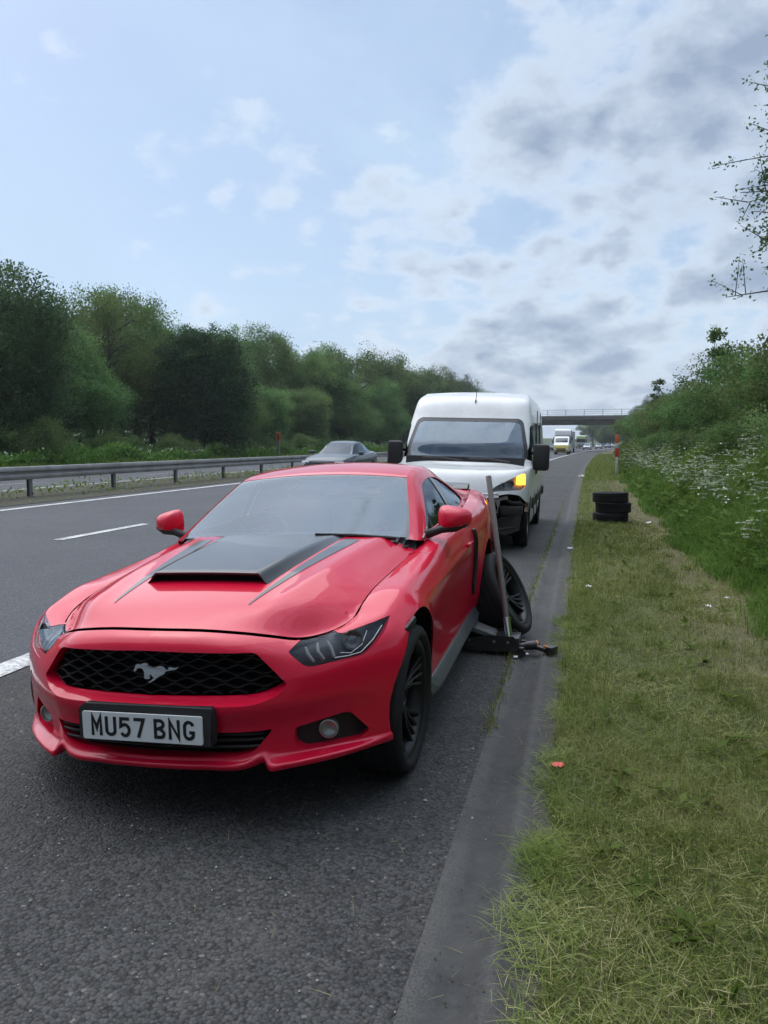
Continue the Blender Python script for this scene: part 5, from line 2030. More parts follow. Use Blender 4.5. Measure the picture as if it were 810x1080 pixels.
M_leaf = leafmat('leaf_green', (.064, .112, .048), (.115, .180, .072), (.170, .235, .098), .35, trans=.5)
M_leafdark = leafmat('leaf_dark', (.040, .072, .038), (.068, .110, .052), (.105, .155, .068), .5, trans=.45)
M_leafpale = leafmat('leaf_pale', (.080, .13, .056), (.14, .20, .083), (.20, .26, .115), .5, trans=.4)
M_bush = leafmat('leaf_bush', (.022, .038, .020), (.036, .060, .028), (.058, .088, .038), .5, trans=.3)
M_hedge = leafmat('leaf_hedge', (.055, .098, .042), (.095, .150, .058), (.15, .21, .082), .8, trans=.4)
M_herb = leafmat('herb_green', (.055, .095, .026), (.105, .165, .046), (.165, .225, .075), 1.2, trans=.4)
M_grass = leafmat('grass_blade', (.072, .102, .030), (.145, .182, .056), (.245, .262, .115), 1.6, .6, .3)
M_straw = leafmat('dry_clippings', (.15, .14, .07), (.26, .245, .125), (.40, .37, .21), 2.0, .8, .15)
M_bark = mat('bark', (.060, .050, .040), rough=.9)
t, b = nodes(M_bark); P = objco(t)
n1 = t.noise(P, 6, 6, .7); t.l(t.mix(n1, (.03, .027, .022), (.11, .10, .085)), b.inputs['Base Color']); bump(t, b, n1, .8, .03)
M_crumb = mat('dead_leaf', (.045, .036, .024), rough=.9)
M_umbel = mat('umbel_white', (.44, .48, .36), rough=.8)
M_stem = mat('stem_green', (.075, .12, .035), rough=.7)


def settone(me, tone_per_vert):
    a = me.attributes.new('tone', 'FLOAT', 'POINT')
    a.data.foreach_set('value', np.asarray(tone_per_vert, dtype=np.float32))


def leaves(name, C, size, mat_, r, parent=None, up=.35, aspect=.55, tone=None, out=None):
    """one folded leaf (two triangles' worth of quad) at each point C"""
    n = len(C)
    d = r.normal(0, 1, (n, 3))
    if out is not None: d += out * .8
    d /= np.linalg.norm(d, axis=1)[:, None] + 1e-9
    nrm = r.normal(0, 1, (n, 3)); nrm[:, 2] += up * 2
    s = np.cross(d, nrm); s /= np.linalg.norm(s, axis=1)[:, None] + 1e-9
    w = np.cross(s, d)
    L = (size * r.uniform(.6, 1.35, n))[:, None]
    tip = C + d * L
    midp = C + d * L * .45
    a = midp + s * L * aspect * .5 + w * L * .10
    b_ = midp - s * L * aspect * .5 + w * L * .10
    V = np.stack([C, a, tip, b_], 1).reshape(-1, 3)
    F = np.arange(n * 4).reshape(n, 4)
    o = mesh(name, V, F, mat_, parent, False)
    if tone is None: tone = r.uniform(0, 1, n)
    settone(o.data, np.repeat(tone, 4)[:len(o.data.vertices)])
    return o


def crown_points(r, rx, ry, rz, nclump, per, rc, hollow=.55, ragged=.25, base=0.0):
    """leaf positions for a crown sitting on z=0 .. 2*rz: clumps over an uneven egg"""
    u = r.normal(0, 1, (nclump, 3)); u /= np.linalg.norm(u, axis=1)[:, None]
    lump = 1 + ragged * (np.sin(u[:, 0] * 3.1 + r.uniform(0, 6)) * np.sin(u[:, 1] * 2.7 + r.uniform(0, 6)) + .6 * np.sin(u[:, 2] * 5 + r.uniform(0, 6)))
    q = r.uniform(hollow, 1.0, nclump) ** .7
    c = u * (lump * q)[:, None] * np.array([rx, ry, rz])
    c[:, 2] += rz
    c = c[c[:, 2] > base]
    k = len(c)
    rr = rc * r.uniform(.55, 1.35, k)
    v = r.normal(0, 1, (k, per, 3)); v /= np.linalg.norm(v, axis=2)[..., None]
    v *= (r.uniform(.02, 1, (k, per)) ** .55)[..., None]
    P_ = c[:, None] + v * rr[:, None, None] * np.array([1, 1, .72])
    tone = np.clip(.5 + r.normal(0, .30, k)[:, None] + r.normal(0, .13, (k, per)), 0, 1)
    outv = v.reshape(-1, 3)
    return P_.reshape(-1, 3), tone.ravel(), outv, c


def limbs(r, h, r0, targets, lean=(0, 0)):
    bm = bmesh.new()
    tp = Vector((lean[0], lean[1], h))
    pts = [Vector((0, 0, -.3)), Vector((lean[0] * .2, lean[1] * .2, h * .3)), Vector((lean[0] * .6 + .05, lean[1] * .6, h * .65)), tp]
    tube(bm, pts, [r0 * 1.25, r0, r0 * .8, r0 * .4], 9)
    for tg in targets:
        tg = Vector(tg)
        f = r.uniform(.35, .95)
        i = min(int(f * 3), 2); st = pts[i].lerp(pts[i + 1], f * 3 - i)
        m_ = st.lerp(tg, .5) + Vector((r.normal(0, .2), r.normal(0, .2), .25 * h * r.uniform(0, .3)))
        tube(bm, [st, m_, tg], [r0 * .45, r0 * .28, r0 * .08], 6)
    return bm


def tree_proto(seed, rx, ry, rz, zc, nclump, per, rc, size, m, hollow=.55, ragged=.25, trunk_r=.28, nl=14):
    r = np.random.default_rng(seed)
    P_, tone, outv, c = crown_points(r, rx, ry, rz, nclump, per, rc, hollow, ragged)
    P_[:, 2] += zc
    rt = bpy.data.objects.new('tree', None); COL.objects.link(rt)
    cr_ = leaves('crown', P_, size, m, r, rt, .35, .6, tone, outv)
    idx = r.choice(len(c), min(nl, len(c)), replace=False)
    from_bm('trunk', limbs(r, zc + rz * 1.25, trunk_r, c[idx] + np.array([0, 0, zc])), M_bark, rt, True, None)
    return rt


# unit trees about 10 m tall
PROTO = {
    'broad': tree_proto(1, 4.2, 4.2, 4.3, 1.6, 430, 170, 1.12, .160, M_leaf, .5, .38),
    'dark': tree_proto(2, 4.4, 4.4, 4.6, .9, 480, 200, 1.18, .145, M_leafdark, .5, .22),
    'airy': tree_proto(3, 3.6, 3.6, 3.7, 2.6, 210, 90, .80, .13, M_leaf, .35, .35, .22, 34),
    'tall': tree_proto(4, 3.0, 3.0, 4.6, 1.0, 360, 150, 1.15, .17, M_leafpale, .55, .30),
    'lumpy': tree_proto(5, 4.6, 4.2, 3.7, 2.5, 420, 170, 1.1, .160, M_leaf, .45, .45),
}
BUSH = {
    'round': tree_proto(6, 3.1, 3.1, 4.9, .1, 520, 140, .95, .15, M_bush, .6, .10),
    'shrub': tree_proto(7, 2.2, 2.2, 1.6, .05, 190, 95, .6, .115, M_hedge, .55, .35, .06, 10),
    'shrub2': tree_proto(8, 2.0, 2.4, 1.9, .05, 190, 95, .6, .11, M_leafpale, .5, .4, .06, 10),
}
for d_ in (PROTO, BUSH):
    for k_, rt in d_.items():
        for o in [rt] + list(rt.children):
            COL.objects.unlink(o)


def plant_tree(proto, name, X, Y, sx, sz, label, cat='tree', group=None, rz=None, addcurve=True):
    src = proto
    rt = src.copy(); COL.objects.link(rt); rt.name = name
    for ch in src.children:
        c_ = ch.copy(); COL.objects.link(c_); c_.parent = rt
    x_ = X + (float(cx(Y)) if addcurve else 0)
    rt.location = (x_, Y, float(gz(X)) - .02)
    rt.rotation_euler = (0, 0, rng.uniform(0, 6.28) if rz is None else rz)
    rt.scale = (sx, sx, sz)
    tag(rt, label, cat, group)
    return rt


FT = [  # kind, X, Y, width scale, height scale, label
    ('dark', -32.5, 37.0, 1.08, 1.10, 'tall dark green tree at the left edge of the wood across the road'),
    ('dark', -38, 44.5, 1.1, .95, 'dark tree behind and right of the tall one at the left edge of the wood'),
    ('airy', -35, 52.5, .95, 1.38, 'thin crowned tree with sky through its top, left of the round dark bush'),
    ('broad', -42, 67.5, 1.2, 1.36, 'broad green tree rising behind the round dark bush, on its left'),
    ('dark', -46, 87.0, 1.05, 1.50, 'dark topped tree standing highest behind the round dark bush'),
    ('lumpy', -46, 101.5, 1.15, 1.70, 'lumpy green tree behind the round dark bush, on its right'),
    ('broad', -37, 90.5, 1.05, 1.34, 'mid green tree second to the right of the round dark bush'),
    ('tall', -31, 72.5, .80, .72, 'low pale tree just right of the round dark bush'),
    ('lumpy', -33, 94.0, .95, 1.28, 'lumpy tree above the far marker post'),
    ('tall', -30, 82.5, .80, .78, 'low pale tree in front of the lumpy one above the far marker post'),
    ('airy', -32, 103.0, 1.1, 1.56, 'open crowned tree above the grey saloon car'),
    ('broad', -30, 95.0, .85, .88, 'low rounded tree behind the grey saloon car'),
    ('tall', -32, 121.5, 1.25, 1.60, 'tall pale tree right of the grey saloon car'),
    ('broad', -30, 114.5, 1.0, .95, 'low tree above the left mirror of the white van'),
    ('lumpy', -31, 136.0, 1.2, 1.60, 'lumpy tree nearest to the left of the white van roof'),
    ('broad', -30, 140.0, 1.1, 1.05, 'low tree beside the left edge of the white van'),
    ('dark', -31, 158.5, 1.3, 1.60, 'dark tree at the left shoulder of the white van'),
    ('broad', -41, 58.5, 1.1, 1.16, 'green tree filling the gap between the thin crowned tree and the dark one'),
    ('lumpy', -42, 120.0, 1.3, 1.70, 'far tree behind the open crowned one above the grey saloon car'),
    ('dark', -40, 78.0, 1.1, 1.30, 'shaded tree close behind the round dark bush'),
    ('broad', -31, 62.0 + 3, .75, .80, 'small tree tucked against the right flank of the round dark bush'),
    ('lumpy', -36, 60.0, .9, .98, 'small lumpy tree left of the round dark bush'),
    ('broad', -34, 45.5, .9, .84, 'low tree at the foot of the tall dark one on the left'),
]
for k_, X_, Y_, sx_, sz_, lb in FT:
    plant_tree(PROTO[k_], 'tree', X_, Y_, sx_, sz_, lb, 'tree', 'trees across the road', None, False)
plant_tree(BUSH['round'], 'holly_bush', -29.5, 57.5, 1.18, 1.06, 'round dark bush standing clear in front of the wood across the road', 'bush', None, None, False)
# the wood goes on behind the van and beyond the bridge
r_ = np.random.default_rng(31)
i = 0
for Y_ in np.arange(176, 330, 11):
    for X_ in (-31, -40):
        k_ = ['broad', 'lumpy', 'dark', 'tall'][i % 4]; i += 1
        plant_tree(PROTO[k_], 'tree', X_ + r_.normal(0, 1.5), Y_ + r_.normal(0, 2), 1.3, 1.6 * r_.uniform(.85, 1.1), 'green tree of the distant wood across the road, beyond the white van', 'tree', 'distant trees beyond the van', None, False)
i = 0
for Y_, X_, s_ in ((196, 12, 1.0), (205, 17, 1.1), (214, 9, .9), (222, 14, 1.1), (236, 6, .95), (246, 11, 1.1), (262, 3, 1.0), (275, 9, 1.1), (292, -2, 1.0), (300, 5, 1.15), (320, -8, 1.1), (330, 0, 1.2), (352, -14, 1.2), (360, -4, 1.2), (372, -22, 1.2)):
    k_ = ['dark', 'broad', 'lumpy'][i % 3]; i += 1
    X0_ = X_
    rt = plant_tree(PROTO[k_], 'tree', X0_, Y_, s_, s_ * 1.0, 'dark green tree seen under the road bridge', 'tree', 'trees beyond the bridge', None, True)

# scrub and rough growth at the foot of the wood
r_ = np.random.default_rng(17)
def growth(name, n, xr, yr, h, size, m, r, label_kind='stuff', follow=True, umb=0.0, hfun=None, ydist=1.0, up=.2):
    X = r.uniform(*xr, n)
    Y = yr[0] + (yr[1] - yr[0]) * r.uniform(0, 1, n) ** ydist
    hh = h if hfun is None else hfun(X, Y)
    Z = hh * r.uniform(.02, 1, n) ** .8
    P_ = np.stack([X + (cx(Y) if follow else 0), Y, gz(X) + Z], -1)
    out = np.zeros((n, 3)); out[:, 2] = .9
    o = leaves(name, P_, size, m, r, None, up, .35, np.clip(r.uniform(0, .7, n) + .3 * Z / np.max(hh), 0, 1), out)
    o['kind'] = 'stuff'
    return o


bumpy = lambda a, b_: (lambda X, Y: a + b_ * (.5 + .5 * np.sin(Y * .7 + 1.3 * np.sin(X * .9)) * np.sin(X * 1.1 + Y * .23)))
growth('rough_undergrowth', 52000, (-31.5, -26.8), (24, 170), 1.4, .30, M_herb, r_, follow=False, hfun=bumpy(.55, .9), ydist=1.35)
growth('wood_understorey', 42000, (-46, -33), (26, 180), 3.5, .38, M_leafdark, r_, follow=False, hfun=bumpy(2.6, 2.2), ydist=1.3)
growth('far_long_grass', 26000, (-27.4, -25.3), (20, 200), .4, .32, M_herb, r_, follow=False, hfun=bumpy(.15, .25), ydist=1.35)
growth('reserve_weeds', 2600, (-14.2, -11.5), (8, 90), .2, .12, M_grass, r_, hfun=bumpy(.05, .22), ydist=1.6)
# white flower heads over it
n = 5200
X = r_.uniform(-30.5, -26.9, n); Y = 24 + 140 * r_.uniform(0, 1, n) ** 1.3
keep = (np.sin(Y * .21) * np.sin(Y * .083 + 1) + .25 * np.sin(Y * .9) > r_.uniform(-.7, .8, n)); X, Y = X[keep], Y[keep]
Z = bumpy(.55, .9)(X, Y) * r_.uniform(.8, 1.12, len(X)) + .1
o = leaves('far_white_flowers', np.stack([X, Y, gz(X) + Z], -1), .12, M_umbel, r_, None, .5, .9)
o['kind'] = 'stuff'
for i, (X_, Y_, s_) in enumerate(((-28.6, 36, .8), (-29, 44, .75), (-28.5, 50.5, .6), (-28.4, 68, .7), (-28.6, 78, .7), (-28.3, 90, .75))):
    plant_tree(BUSH['shrub' if i % 2 else 'shrub2'], 'scrub_bush', X_, Y_, s_, s_ * .9,
               ['low scrub bush at the foot of the tall dark tree on the left', 'low scrub bush under the thin crowned tree', 'low scrub bush touching the left side of the round dark bush',
                'low scrub bush right of the round dark bush', 'low scrub bush beside the far marker post', 'low scrub bush behind the bonnet of the grey saloon car'][i], 'bush', 'scrub across the road', None, False)

# ---------------------------------------------------------------- right-hand bank: hedge, shrubs, sapling, overhanging tree
HB = [(4.6, 17.5, .62, .74, 'dense green hedge shrub nearest the camera at the right edge'), (5.3, 21.5, .75, .78, 'dark hedge shrub behind the nearest one at the right edge'),
      (4.5, 25.5, .70, .72, 'leafy hedge shrub under the thin sapling'), (5.4, 29.5, .85, .80, 'broad hedge shrub behind the thin sapling'), (4.4, 33.5, .72, .70, 'hedge shrub just left of the thin sapling'),
      (5.2, 38.5, .85, .78, 'hedge shrub halfway along the right bank'), (4.5, 44, .80, .72, 'hedge shrub above the middle of the cow parsley'), (5.0, 50, .9, .76, 'hedge shrub past the middle of the right bank'),
      (4.6, 57, .9, .74, 'hedge shrub behind the red and white marker post'), (5.0, 65, .95, .78, 'hedge shrub right of the bridge railing'), (4.7, 74, 1.0, .82, 'hedge shrub below the right end of the bridge'),
      (5.0, 84, 1.05, .86, 'hedge shrub hiding the right end of the bridge'), (5.2, 96, 1.1, .9, 'far hedge shrub this side of the bridge'), (5.4, 110, 1.2, .95, 'farthest hedge shrub this side of the bridge')]
for i, (X_, Y_, sx_, sz_, lb) in enumerate(HB):
    plant_tree(BUSH['shrub' if i % 3 else 'shrub2'], 'hedge_shrub', X_, Y_, sx_, sz_, lb, 'shrub', 'hedge on the right bank')
for i, (X_, Y_) in enumerate(((5.6, 124), (5.8, 138), (6.5, 158), (7, 172), (7, 186))):
    plant_tree(BUSH['shrub'], 'hedge_shrub', X_, Y_, 1.3, 1.1, 'distant hedge shrub by the road near the bridge', 'shrub', 'distant hedge near the bridge')
LOWB = [(3.55, 13.4, .36, .42, 'low bright green bush at the right edge above the cow parsley'), (3.7, 19.5, .42, .40, 'low bramble bush halfway up the right bank'), (3.6, 27, .48, .42, 'low bramble bush below the thin sapling'), (3.5, 36, .5, .42, 'low bramble bush far along the right bank')]
for i, (X_, Y_, sx_, sz_, lb) in enumerate(LOWB):
    plant_tree(BUSH['shrub2' if i == 0 else 'shrub'], 'bramble_bush', X_, Y_, sx_, sz_, lb, 'bush', 'low bushes on the right bank')


def branchy(name, X_, Y_, h, spread, nb, leafn, size, label, cat, m, seed, stems=1, zmin=.3, trunk_r=.05, tap=.75):
    r = np.random.default_rng(seed)
    rt = thing(name, label, cat, (X_ + float(cx(Y_)), Y_, float(gz(X_)) - .05))
    bm = bmesh.new(); LP = []; OV = []
    for s_ in range(stems):
        a = r.uniform(0, 6.28); l_ = spread * .35 * (stems > 1)
        top_ = Vector((cos(a) * l_, sin(a) * l_, h * (r.uniform(.7, 1) if s_ else 1)))
        pts = [Vector((0, 0, 0)).lerp(top_, k / 5) + Vector((r.normal(0, .05), r.normal(0, .05), 0)) * (k > 0) for k in range(6)]
        tube(bm, pts, [trunk_r * (1 - .16 * k) for k in range(6)], 7)
        for b_ in range(nb):
            f = r.uniform(zmin, 1.0)
            st = pts[0].lerp(top_, f); i_ = min(int(f * 5), 4); st = pts[i_].lerp(pts[i_ + 1], f * 5 - i_)
            a = r.uniform(0, 6.28); L_ = spread * (1.15 - tap * f) * r.uniform(.6, 1.1)
            d = Vector((cos(a), sin(a), r.uniform(.05, .7))).normalized()
            e = st + d * L_ + Vector((0, 0, -.10 * L_))
            m_ = st.lerp(e, .5) + Vector((0, 0, .10 * L_))
            tube(bm, [st, m_, e], [trunk_r * .35, trunk_r * .2, trunk_r * .06], 5)
            twigs = [(st, m_, e)]
            for q in range(5):
                f2 = r.uniform(.3, 1); s2 = st.lerp(m_, f2 * 2) if f2 < .5 else m_.lerp(e, f2 * 2 - 1)
                e2 = s2 + Vector((r.normal(0, 1), r.normal(0, 1), r.normal(.3, .6))).normalized() * L_ * .38
                tube(bm, [s2, e2], [trunk_r * .12, trunk_r * .04], 4)
                twigs.append((s2, s2.lerp(e2, .5), e2))
            for tw in twigs:
                for q in range(leafn):
                    f3 = r.uniform(.25, 1.05); p = tw[0].lerp(tw[1], f3 * 2) if f3 < .5 else tw[1].lerp(tw[2], f3 * 2 - 1)
                    LP.append(p + Vector(r.normal(0, .03 + .02 * spread, 3))); OV.append((0, 0, -.2))
    from_bm('trunk', bm, M_bark, rt, True, None)
    leaves('crown', np.array([tuple(p) for p in LP]), size, m, r, rt, .5, .6, None, np.array(OV))
    return rt


branchy('sapling', 4.1, 29.0, 4.2, 1.0, 26, 8, .11, 'thin sapling with open twigs standing up out of the hedge', 'sapling', M_hedge, 5, 2, .25, .035)
branchy('overhanging_tree', 4.62, 16.6, 7.0, 1.75, 130, 24, .08, 'open leafy tree reaching in at the right edge against the sky', 'tree', M_leafdark, 9, 1, .38, .10, .15)
branchy('sapling', 3.75, 47.0, 4.2, .9, 16, 8, .14, 'small sapling poking up at the left end of the hedge', 'sapling', M_hedge, 15, 2, .3, .03)

# ---------------------------------------------------------------- green growth at the edge of the mown grass
def blades(name, X, Y, H, Wd, m, r, lean=.5, follow=True, tone=None, lie=False, curl=.35, zoff=0.0):
    n = len(X)
    a = r.uniform(0, 2 * pi, n)
    la = np.abs(r.normal(0, lean, n)) if not lie else r.uniform(1.0, 1.52, n)
    d = np.stack([np.cos(a) * np.sin(la), np.sin(a) * np.sin(la), np.cos(la)], -1)
    la2 = la + curl * r.uniform(.3, 1.6, n)
    if lie: la2 = np.minimum(la2, 1.62)
    d2 = np.stack([np.cos(a) * np.sin(la2), np.sin(a) * np.sin(la2), np.cos(la2)], -1)
    s = np.stack([-np.sin(a), np.cos(a), np.zeros(n)], -1)
    s += r.normal(0, .35, (n, 3)); s /= np.linalg.norm(s, axis=1)[:, None]
    B = np.stack([X + (cx(Y) if follow else 0), Y, gz(X) + zoff], -1)
    Hh = np.asarray(H)[:, None]; Ww = np.asarray(Wd)[:, None]
    m1 = B + d * Hh * .55; t1 = m1 + d2 * Hh * .45
    V = np.stack([B - s * Ww * .5, B + s * Ww * .5, m1 + s * Ww * .42, m1 - s * Ww * .42, t1 + s * Ww * .06, t1 - s * Ww * .06], 1).reshape(-1, 3)
    i0 = np.arange(n) * 6
    F = np.concatenate([np.stack([i0, i0 + 1, i0 + 2, i0 + 3], -1), np.stack([i0 + 3, i0 + 2, i0 + 4, i0 + 5], -1)])
    o = mesh(name, V, F, m, None, False)
    settone(o.data, np.repeat(r.uniform(0, 1, n) if tone is None else tone, 6)[:len(o.data.vertices)])
    o['kind'] = 'stuff'
    return o


r_ = np.random.default_rng(23)


def scatter(n, xr, bands):
    """bands: (y0, y1, share)"""
    xs, ys_ = [], []
    for y0, y1, sh in bands:
        k = int(n * sh)
        xs.append(r_.uniform(xr[0], xr[1], k)); ys_.append(r_.uniform(y0, y1, k))
    return np.concatenate(xs), np.concatenate(ys_)


def patchy(X, Y, s=1.0, seed=0.0):
    return (np.sin(X * 3.1 * s + seed) * np.sin(Y * 2.3 * s + 1.7 * seed) + .6 * np.sin(X * 7.3 * s + Y * 5.1 * s + seed) + .5 * np.sin(Y * 1.1 * s - X * 4.0 * s)) / 2.1


# mown grass
NEAR = [(1.2, 3.2, .30), (3.2, 5.5, .26), (5.5, 9, .20), (9, 16, .14), (16, 34, .10)]
X, Y = scatter(190000, (-.16, 1.85), NEAR)
edge = -.075 + .05 * patchy(Y * .7, Y, 1.3, 2.0) + .03 * np.sin(Y * 9)
k = X > edge; X, Y = X[k], Y[k]
brown = np.clip((X - .95 + .25 * patchy(X, Y, .9, 3.0)) / .4, 0, 1) * np.clip((Y - 3) / 4, .35, 1)
k = r_.uniform(0, 1, len(X)) > .86 * brown; X, Y = X[k], Y[k]
pt = patchy(X, Y) * .7 + patchy(X, Y, .35, 7.0) * .6
tn = np.clip(.42 + .28 * pt + r_.normal(0, .2, len(X)), 0, 1)
sc = np.clip(Y / 6, 1, 2.2)
blades('mown_grass', X, Y, np.clip(r_.normal(.045, .02, len(X)), .015, .11) * (1 + .45 * pt) * np.sqrt(sc), r_.uniform(.0018, .0036, len(X)) * sc, M_grass, r_, .75, tone=tn, curl=.6)
# scattered tufts the mower missed
cxs = r_.uniform(.02, 1.75, 260); cys = 1.4 + 14 * r_.uniform(0, 1, 260) ** 1.5
k_ = r_.integers(18, 70, 260)
X = np.repeat(cxs, k_) + r_.normal(0, .045, k_.sum()); Y = np.repeat(cys, k_) + r_.normal(0, .045, k_.sum())
blades('grass_tufts', X, Y, r_.uniform(.06, .17, len(X)) * np.repeat(r_.uniform(.6, 1.15, 260), k_), r_.uniform(.0022, .0045, len(X)) * np.clip(Y / 6, 1, 2), M_grass, r_, .55, tone=np.clip(np.repeat(r_.normal(.5, .25, 260), k_) + r_.normal(0, .12, len(X)), 0, 1), curl=.8)
# clippings lying on it, spilling on to the channel
X, Y = scatter(52000, (-.30, 1.95), NEAR)
w = .32 + .5 * patchy(X, Y, .8, 4.0) + .4 * np.clip((X - .95) / .5, 0, 1)
spill = np.clip((X + .20 - .10 * patchy(Y, Y * .6, 1.1, 1.0)) / .14, 0, 1) ** 2
k = r_.uniform(0, 1, len(X)) < np.clip(w, .05, 1) * np.where(X < 0, spill, 1); X, Y = X[k], Y[k]
sc = np.clip(Y / 6, 1, 2.2)
blades('grass_clippings', X, Y, r_.uniform(.025, .10, len(X)) * np.sqrt(sc), r_.uniform(.0011, .0024, len(X)) * sc, M_straw, r_, lie=True, curl=.15, zoff=.030, tone=np.clip(r_.normal(.45, .25, len(X)), 0, 1))
X, Y = scatter(34000, (-.26, 1.6), NEAR)
k = (r_.uniform(0, 1, len(X)) < np.where(X < -.02, np.clip((X + .22) / .2, 0, 1) ** 1.5, .9)); X, Y = X[k], Y[k]
sc = np.clip(Y / 6, 1, 2.2)
blades('fresh_clippings', X, Y, r_.uniform(.03, .12, len(X)) * np.sqrt(sc), r_.uniform(.0014, .0030, len(X)) * sc, M_grass, r_, lie=True, curl=.2, zoff=.022, tone=np.clip(r_.normal(.5, .25, len(X)), 0, 1))
# a few loose stalks on the tarmac, weeds in the channel joint
X = np.concatenate([r_.uniform(-1.3, -.25, 150), r_.uniform(-3.4, -.5, 60)]); Y = np.concatenate([r_.uniform(1.6, 9, 150), r_.uniform(1.5, 8, 60)])
blades('stray_stalks', X, Y, r_.uniform(.02, .09, len(X)), r_.uniform(.0012, .0024, len(X)), M_straw, r_, lie=True, curl=.1, zoff=.014, tone=r_.uniform(.0, .7, len(X)))
Yc = np.concatenate([r_.normal(c_, s_, int(n_)) for c_, s_, n_ in ((4.15, .12, 90), (4.55, .15, 60), (5.0, .25, 60), (5.55, .12, 80), (8.5, 1.0, 160), (12, 2, 220), (17, 3, 220))])
Xc = -.455 + r_.normal(0, .022, len(Yc))
blades('channel_weeds', Xc, Yc, r_.uniform(.02, .07, len(Xc)), r_.uniform(.003, .006, len(Xc)) * np.clip(Yc / 5, 1, 2), M_grass, r_, .9, zoff=.005, tone=r_.uniform(.3, .95, len(Xc)))
# broad-leaved weeds pressed flat in the turf
cys = 1.5 + 12 * r_.uniform(0, 1, 110) ** 1.4; cxs = r_.uniform(.05, 1.7, 110)
P_ = []; O_ = []
for x_, y_ in zip(cxs, cys):
    k = r_.integers(6, 13); a = r_.uniform(0, 6.28, k)
    for q in a:
        P_.append((x_ + .008 * cos(q) + float(cx(y_)), y_ + .008 * sin(q), float(gz(x_)) + r_.uniform(.02, .045))); O_.append((3 * cos(q), 3 * sin(q), .5))
o = leaves('broad_leaved_weeds', np.array(P_), .075, M_herb, r_, None, 2.0, .38, None, np.array(O_))
o['kind'] = 'stuff'
# mats of cut grass that have slid on to the channel
cys = np.concatenate([r_.uniform(1.35, 3.2, 24), r_.uniform(3.2, 7, 22)]); cxs = r_.normal(-.070, .045, len(cys)); k_ = r_.integers(60, 190, len(cys))
X = np.repeat(cxs, k_) + r_.normal(0, .040, k_.sum()); Y = np.repeat(cys, k_) + r_.normal(0, .075, k_.sum())
blades('slipped_clippings', X, Y, r_.uniform(.03, .12, len(X)), r_.uniform(.0014, .0034, len(X)), M_grass, r_, lie=True, curl=.25, zoff=.016, tone=np.clip(np.repeat(r_.normal(.5, .25, len(cys)), k_) + r_.normal(0, .15, len(X)), 0, 1))
# dark crumbs of dead leaf and dirt lying in the channel
n = 380
X = np.concatenate([r_.normal(-.30, .05, n // 2), r_.uniform(-.47, -.08, n // 2)]); Y = 1.4 + 9 * r_.uniform(0, 1, n) ** 1.3
o = leaves('leaf_litter', np.stack([X + cx(Y), Y, gz(X) + .008], -1), .010, M_crumb, r_, None, 3.0, .6)
o['kind'] = 'stuff'
# longer fringe by the channel further off
X, Y = scatter(4200, (-.10, .22), [(4.0, 8, .35), (8, 14, .35), (14, 40, .3)])
blades('verge_fringe', X, Y, r_.uniform(.04, .12, len(X)), r_.uniform(.004, .007, len(X)) * np.clip(Y / 7, 1, 2.5), M_grass, r_, .5, tone=r_.uniform(.35, 1, len(X)))
# verge far away
X, Y = scatter(16000, (-.05, 2.0), [(34, 60, .6), (60, 120, .4)])
blades('distant_verge_grass', X, Y, r_.uniform(.08, .2, len(X)), r_.uniform(.02, .04, len(X)), M_grass, r_, .6)

# tall uncut growth: grasses, nettles and leaves on the bank
def edge_x(Y): return 1.62 + .10 * np.sin(Y * .9) + .07 * np.sin(Y * 2.3 + 1) + .04 * np.sin(Y * 7.1) + .03 * np.sin(Y * 15.7) + .012 * np.clip(Y - 30, 0, 60)


X, Y = scatter(72000, (0, 1), [(.5, 5, .17), (5, 9, .22), (9, 14, .23), (14, 24, .20), (24, 50, .18)])
ex_ = edge_x(Y); q = X ** 1.4; X = ex_ + q * 2.6 + r_.normal(0, .10, len(X))
H_ = np.clip(.28 + .75 * np.clip((X - ex_) / .8, 0, 1), 0, 1) * r_.uniform(.45, 1.1, len(X)) * (.85 + .3 * patchy(X, Y, .5, 3.0))
sc = np.clip(Y / 8, 1, 3)
blades('tall_grass', X, Y, H_, r_.uniform(.006, .013, len(X)) * sc, M_herb, r_, .32, tone=np.clip(r_.normal(.45, .22, len(X)) + .2 * patchy(X, Y, .6, 1.0), 0, 1), curl=.7)
X, Y = scatter(78000, (0, 1), [(.5, 5, .18), (5, 9, .20), (9, 14, .23), (14, 24, .21), (24, 60, .18)])
ex_ = edge_x(Y) + .12; X = ex_ + X ** 1.2 * 2.7
hmax = np.clip(.30 + .62 * np.clip((X - ex_) / .8, 0, 1), 0, 1) * (.8 + .35 * patchy(X, Y, .7, 5.0))
Z = hmax * r_.uniform(.05, 1, len(X)) ** .7
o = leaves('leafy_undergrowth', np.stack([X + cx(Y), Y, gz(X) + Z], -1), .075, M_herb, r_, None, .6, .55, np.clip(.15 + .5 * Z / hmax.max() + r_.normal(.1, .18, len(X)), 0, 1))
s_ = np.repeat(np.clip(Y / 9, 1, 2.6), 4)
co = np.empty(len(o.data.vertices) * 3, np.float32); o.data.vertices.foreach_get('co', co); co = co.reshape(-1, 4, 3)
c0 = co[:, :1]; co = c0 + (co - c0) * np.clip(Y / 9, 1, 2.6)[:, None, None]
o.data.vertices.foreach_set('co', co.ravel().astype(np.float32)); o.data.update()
o['kind'] = 'stuff'


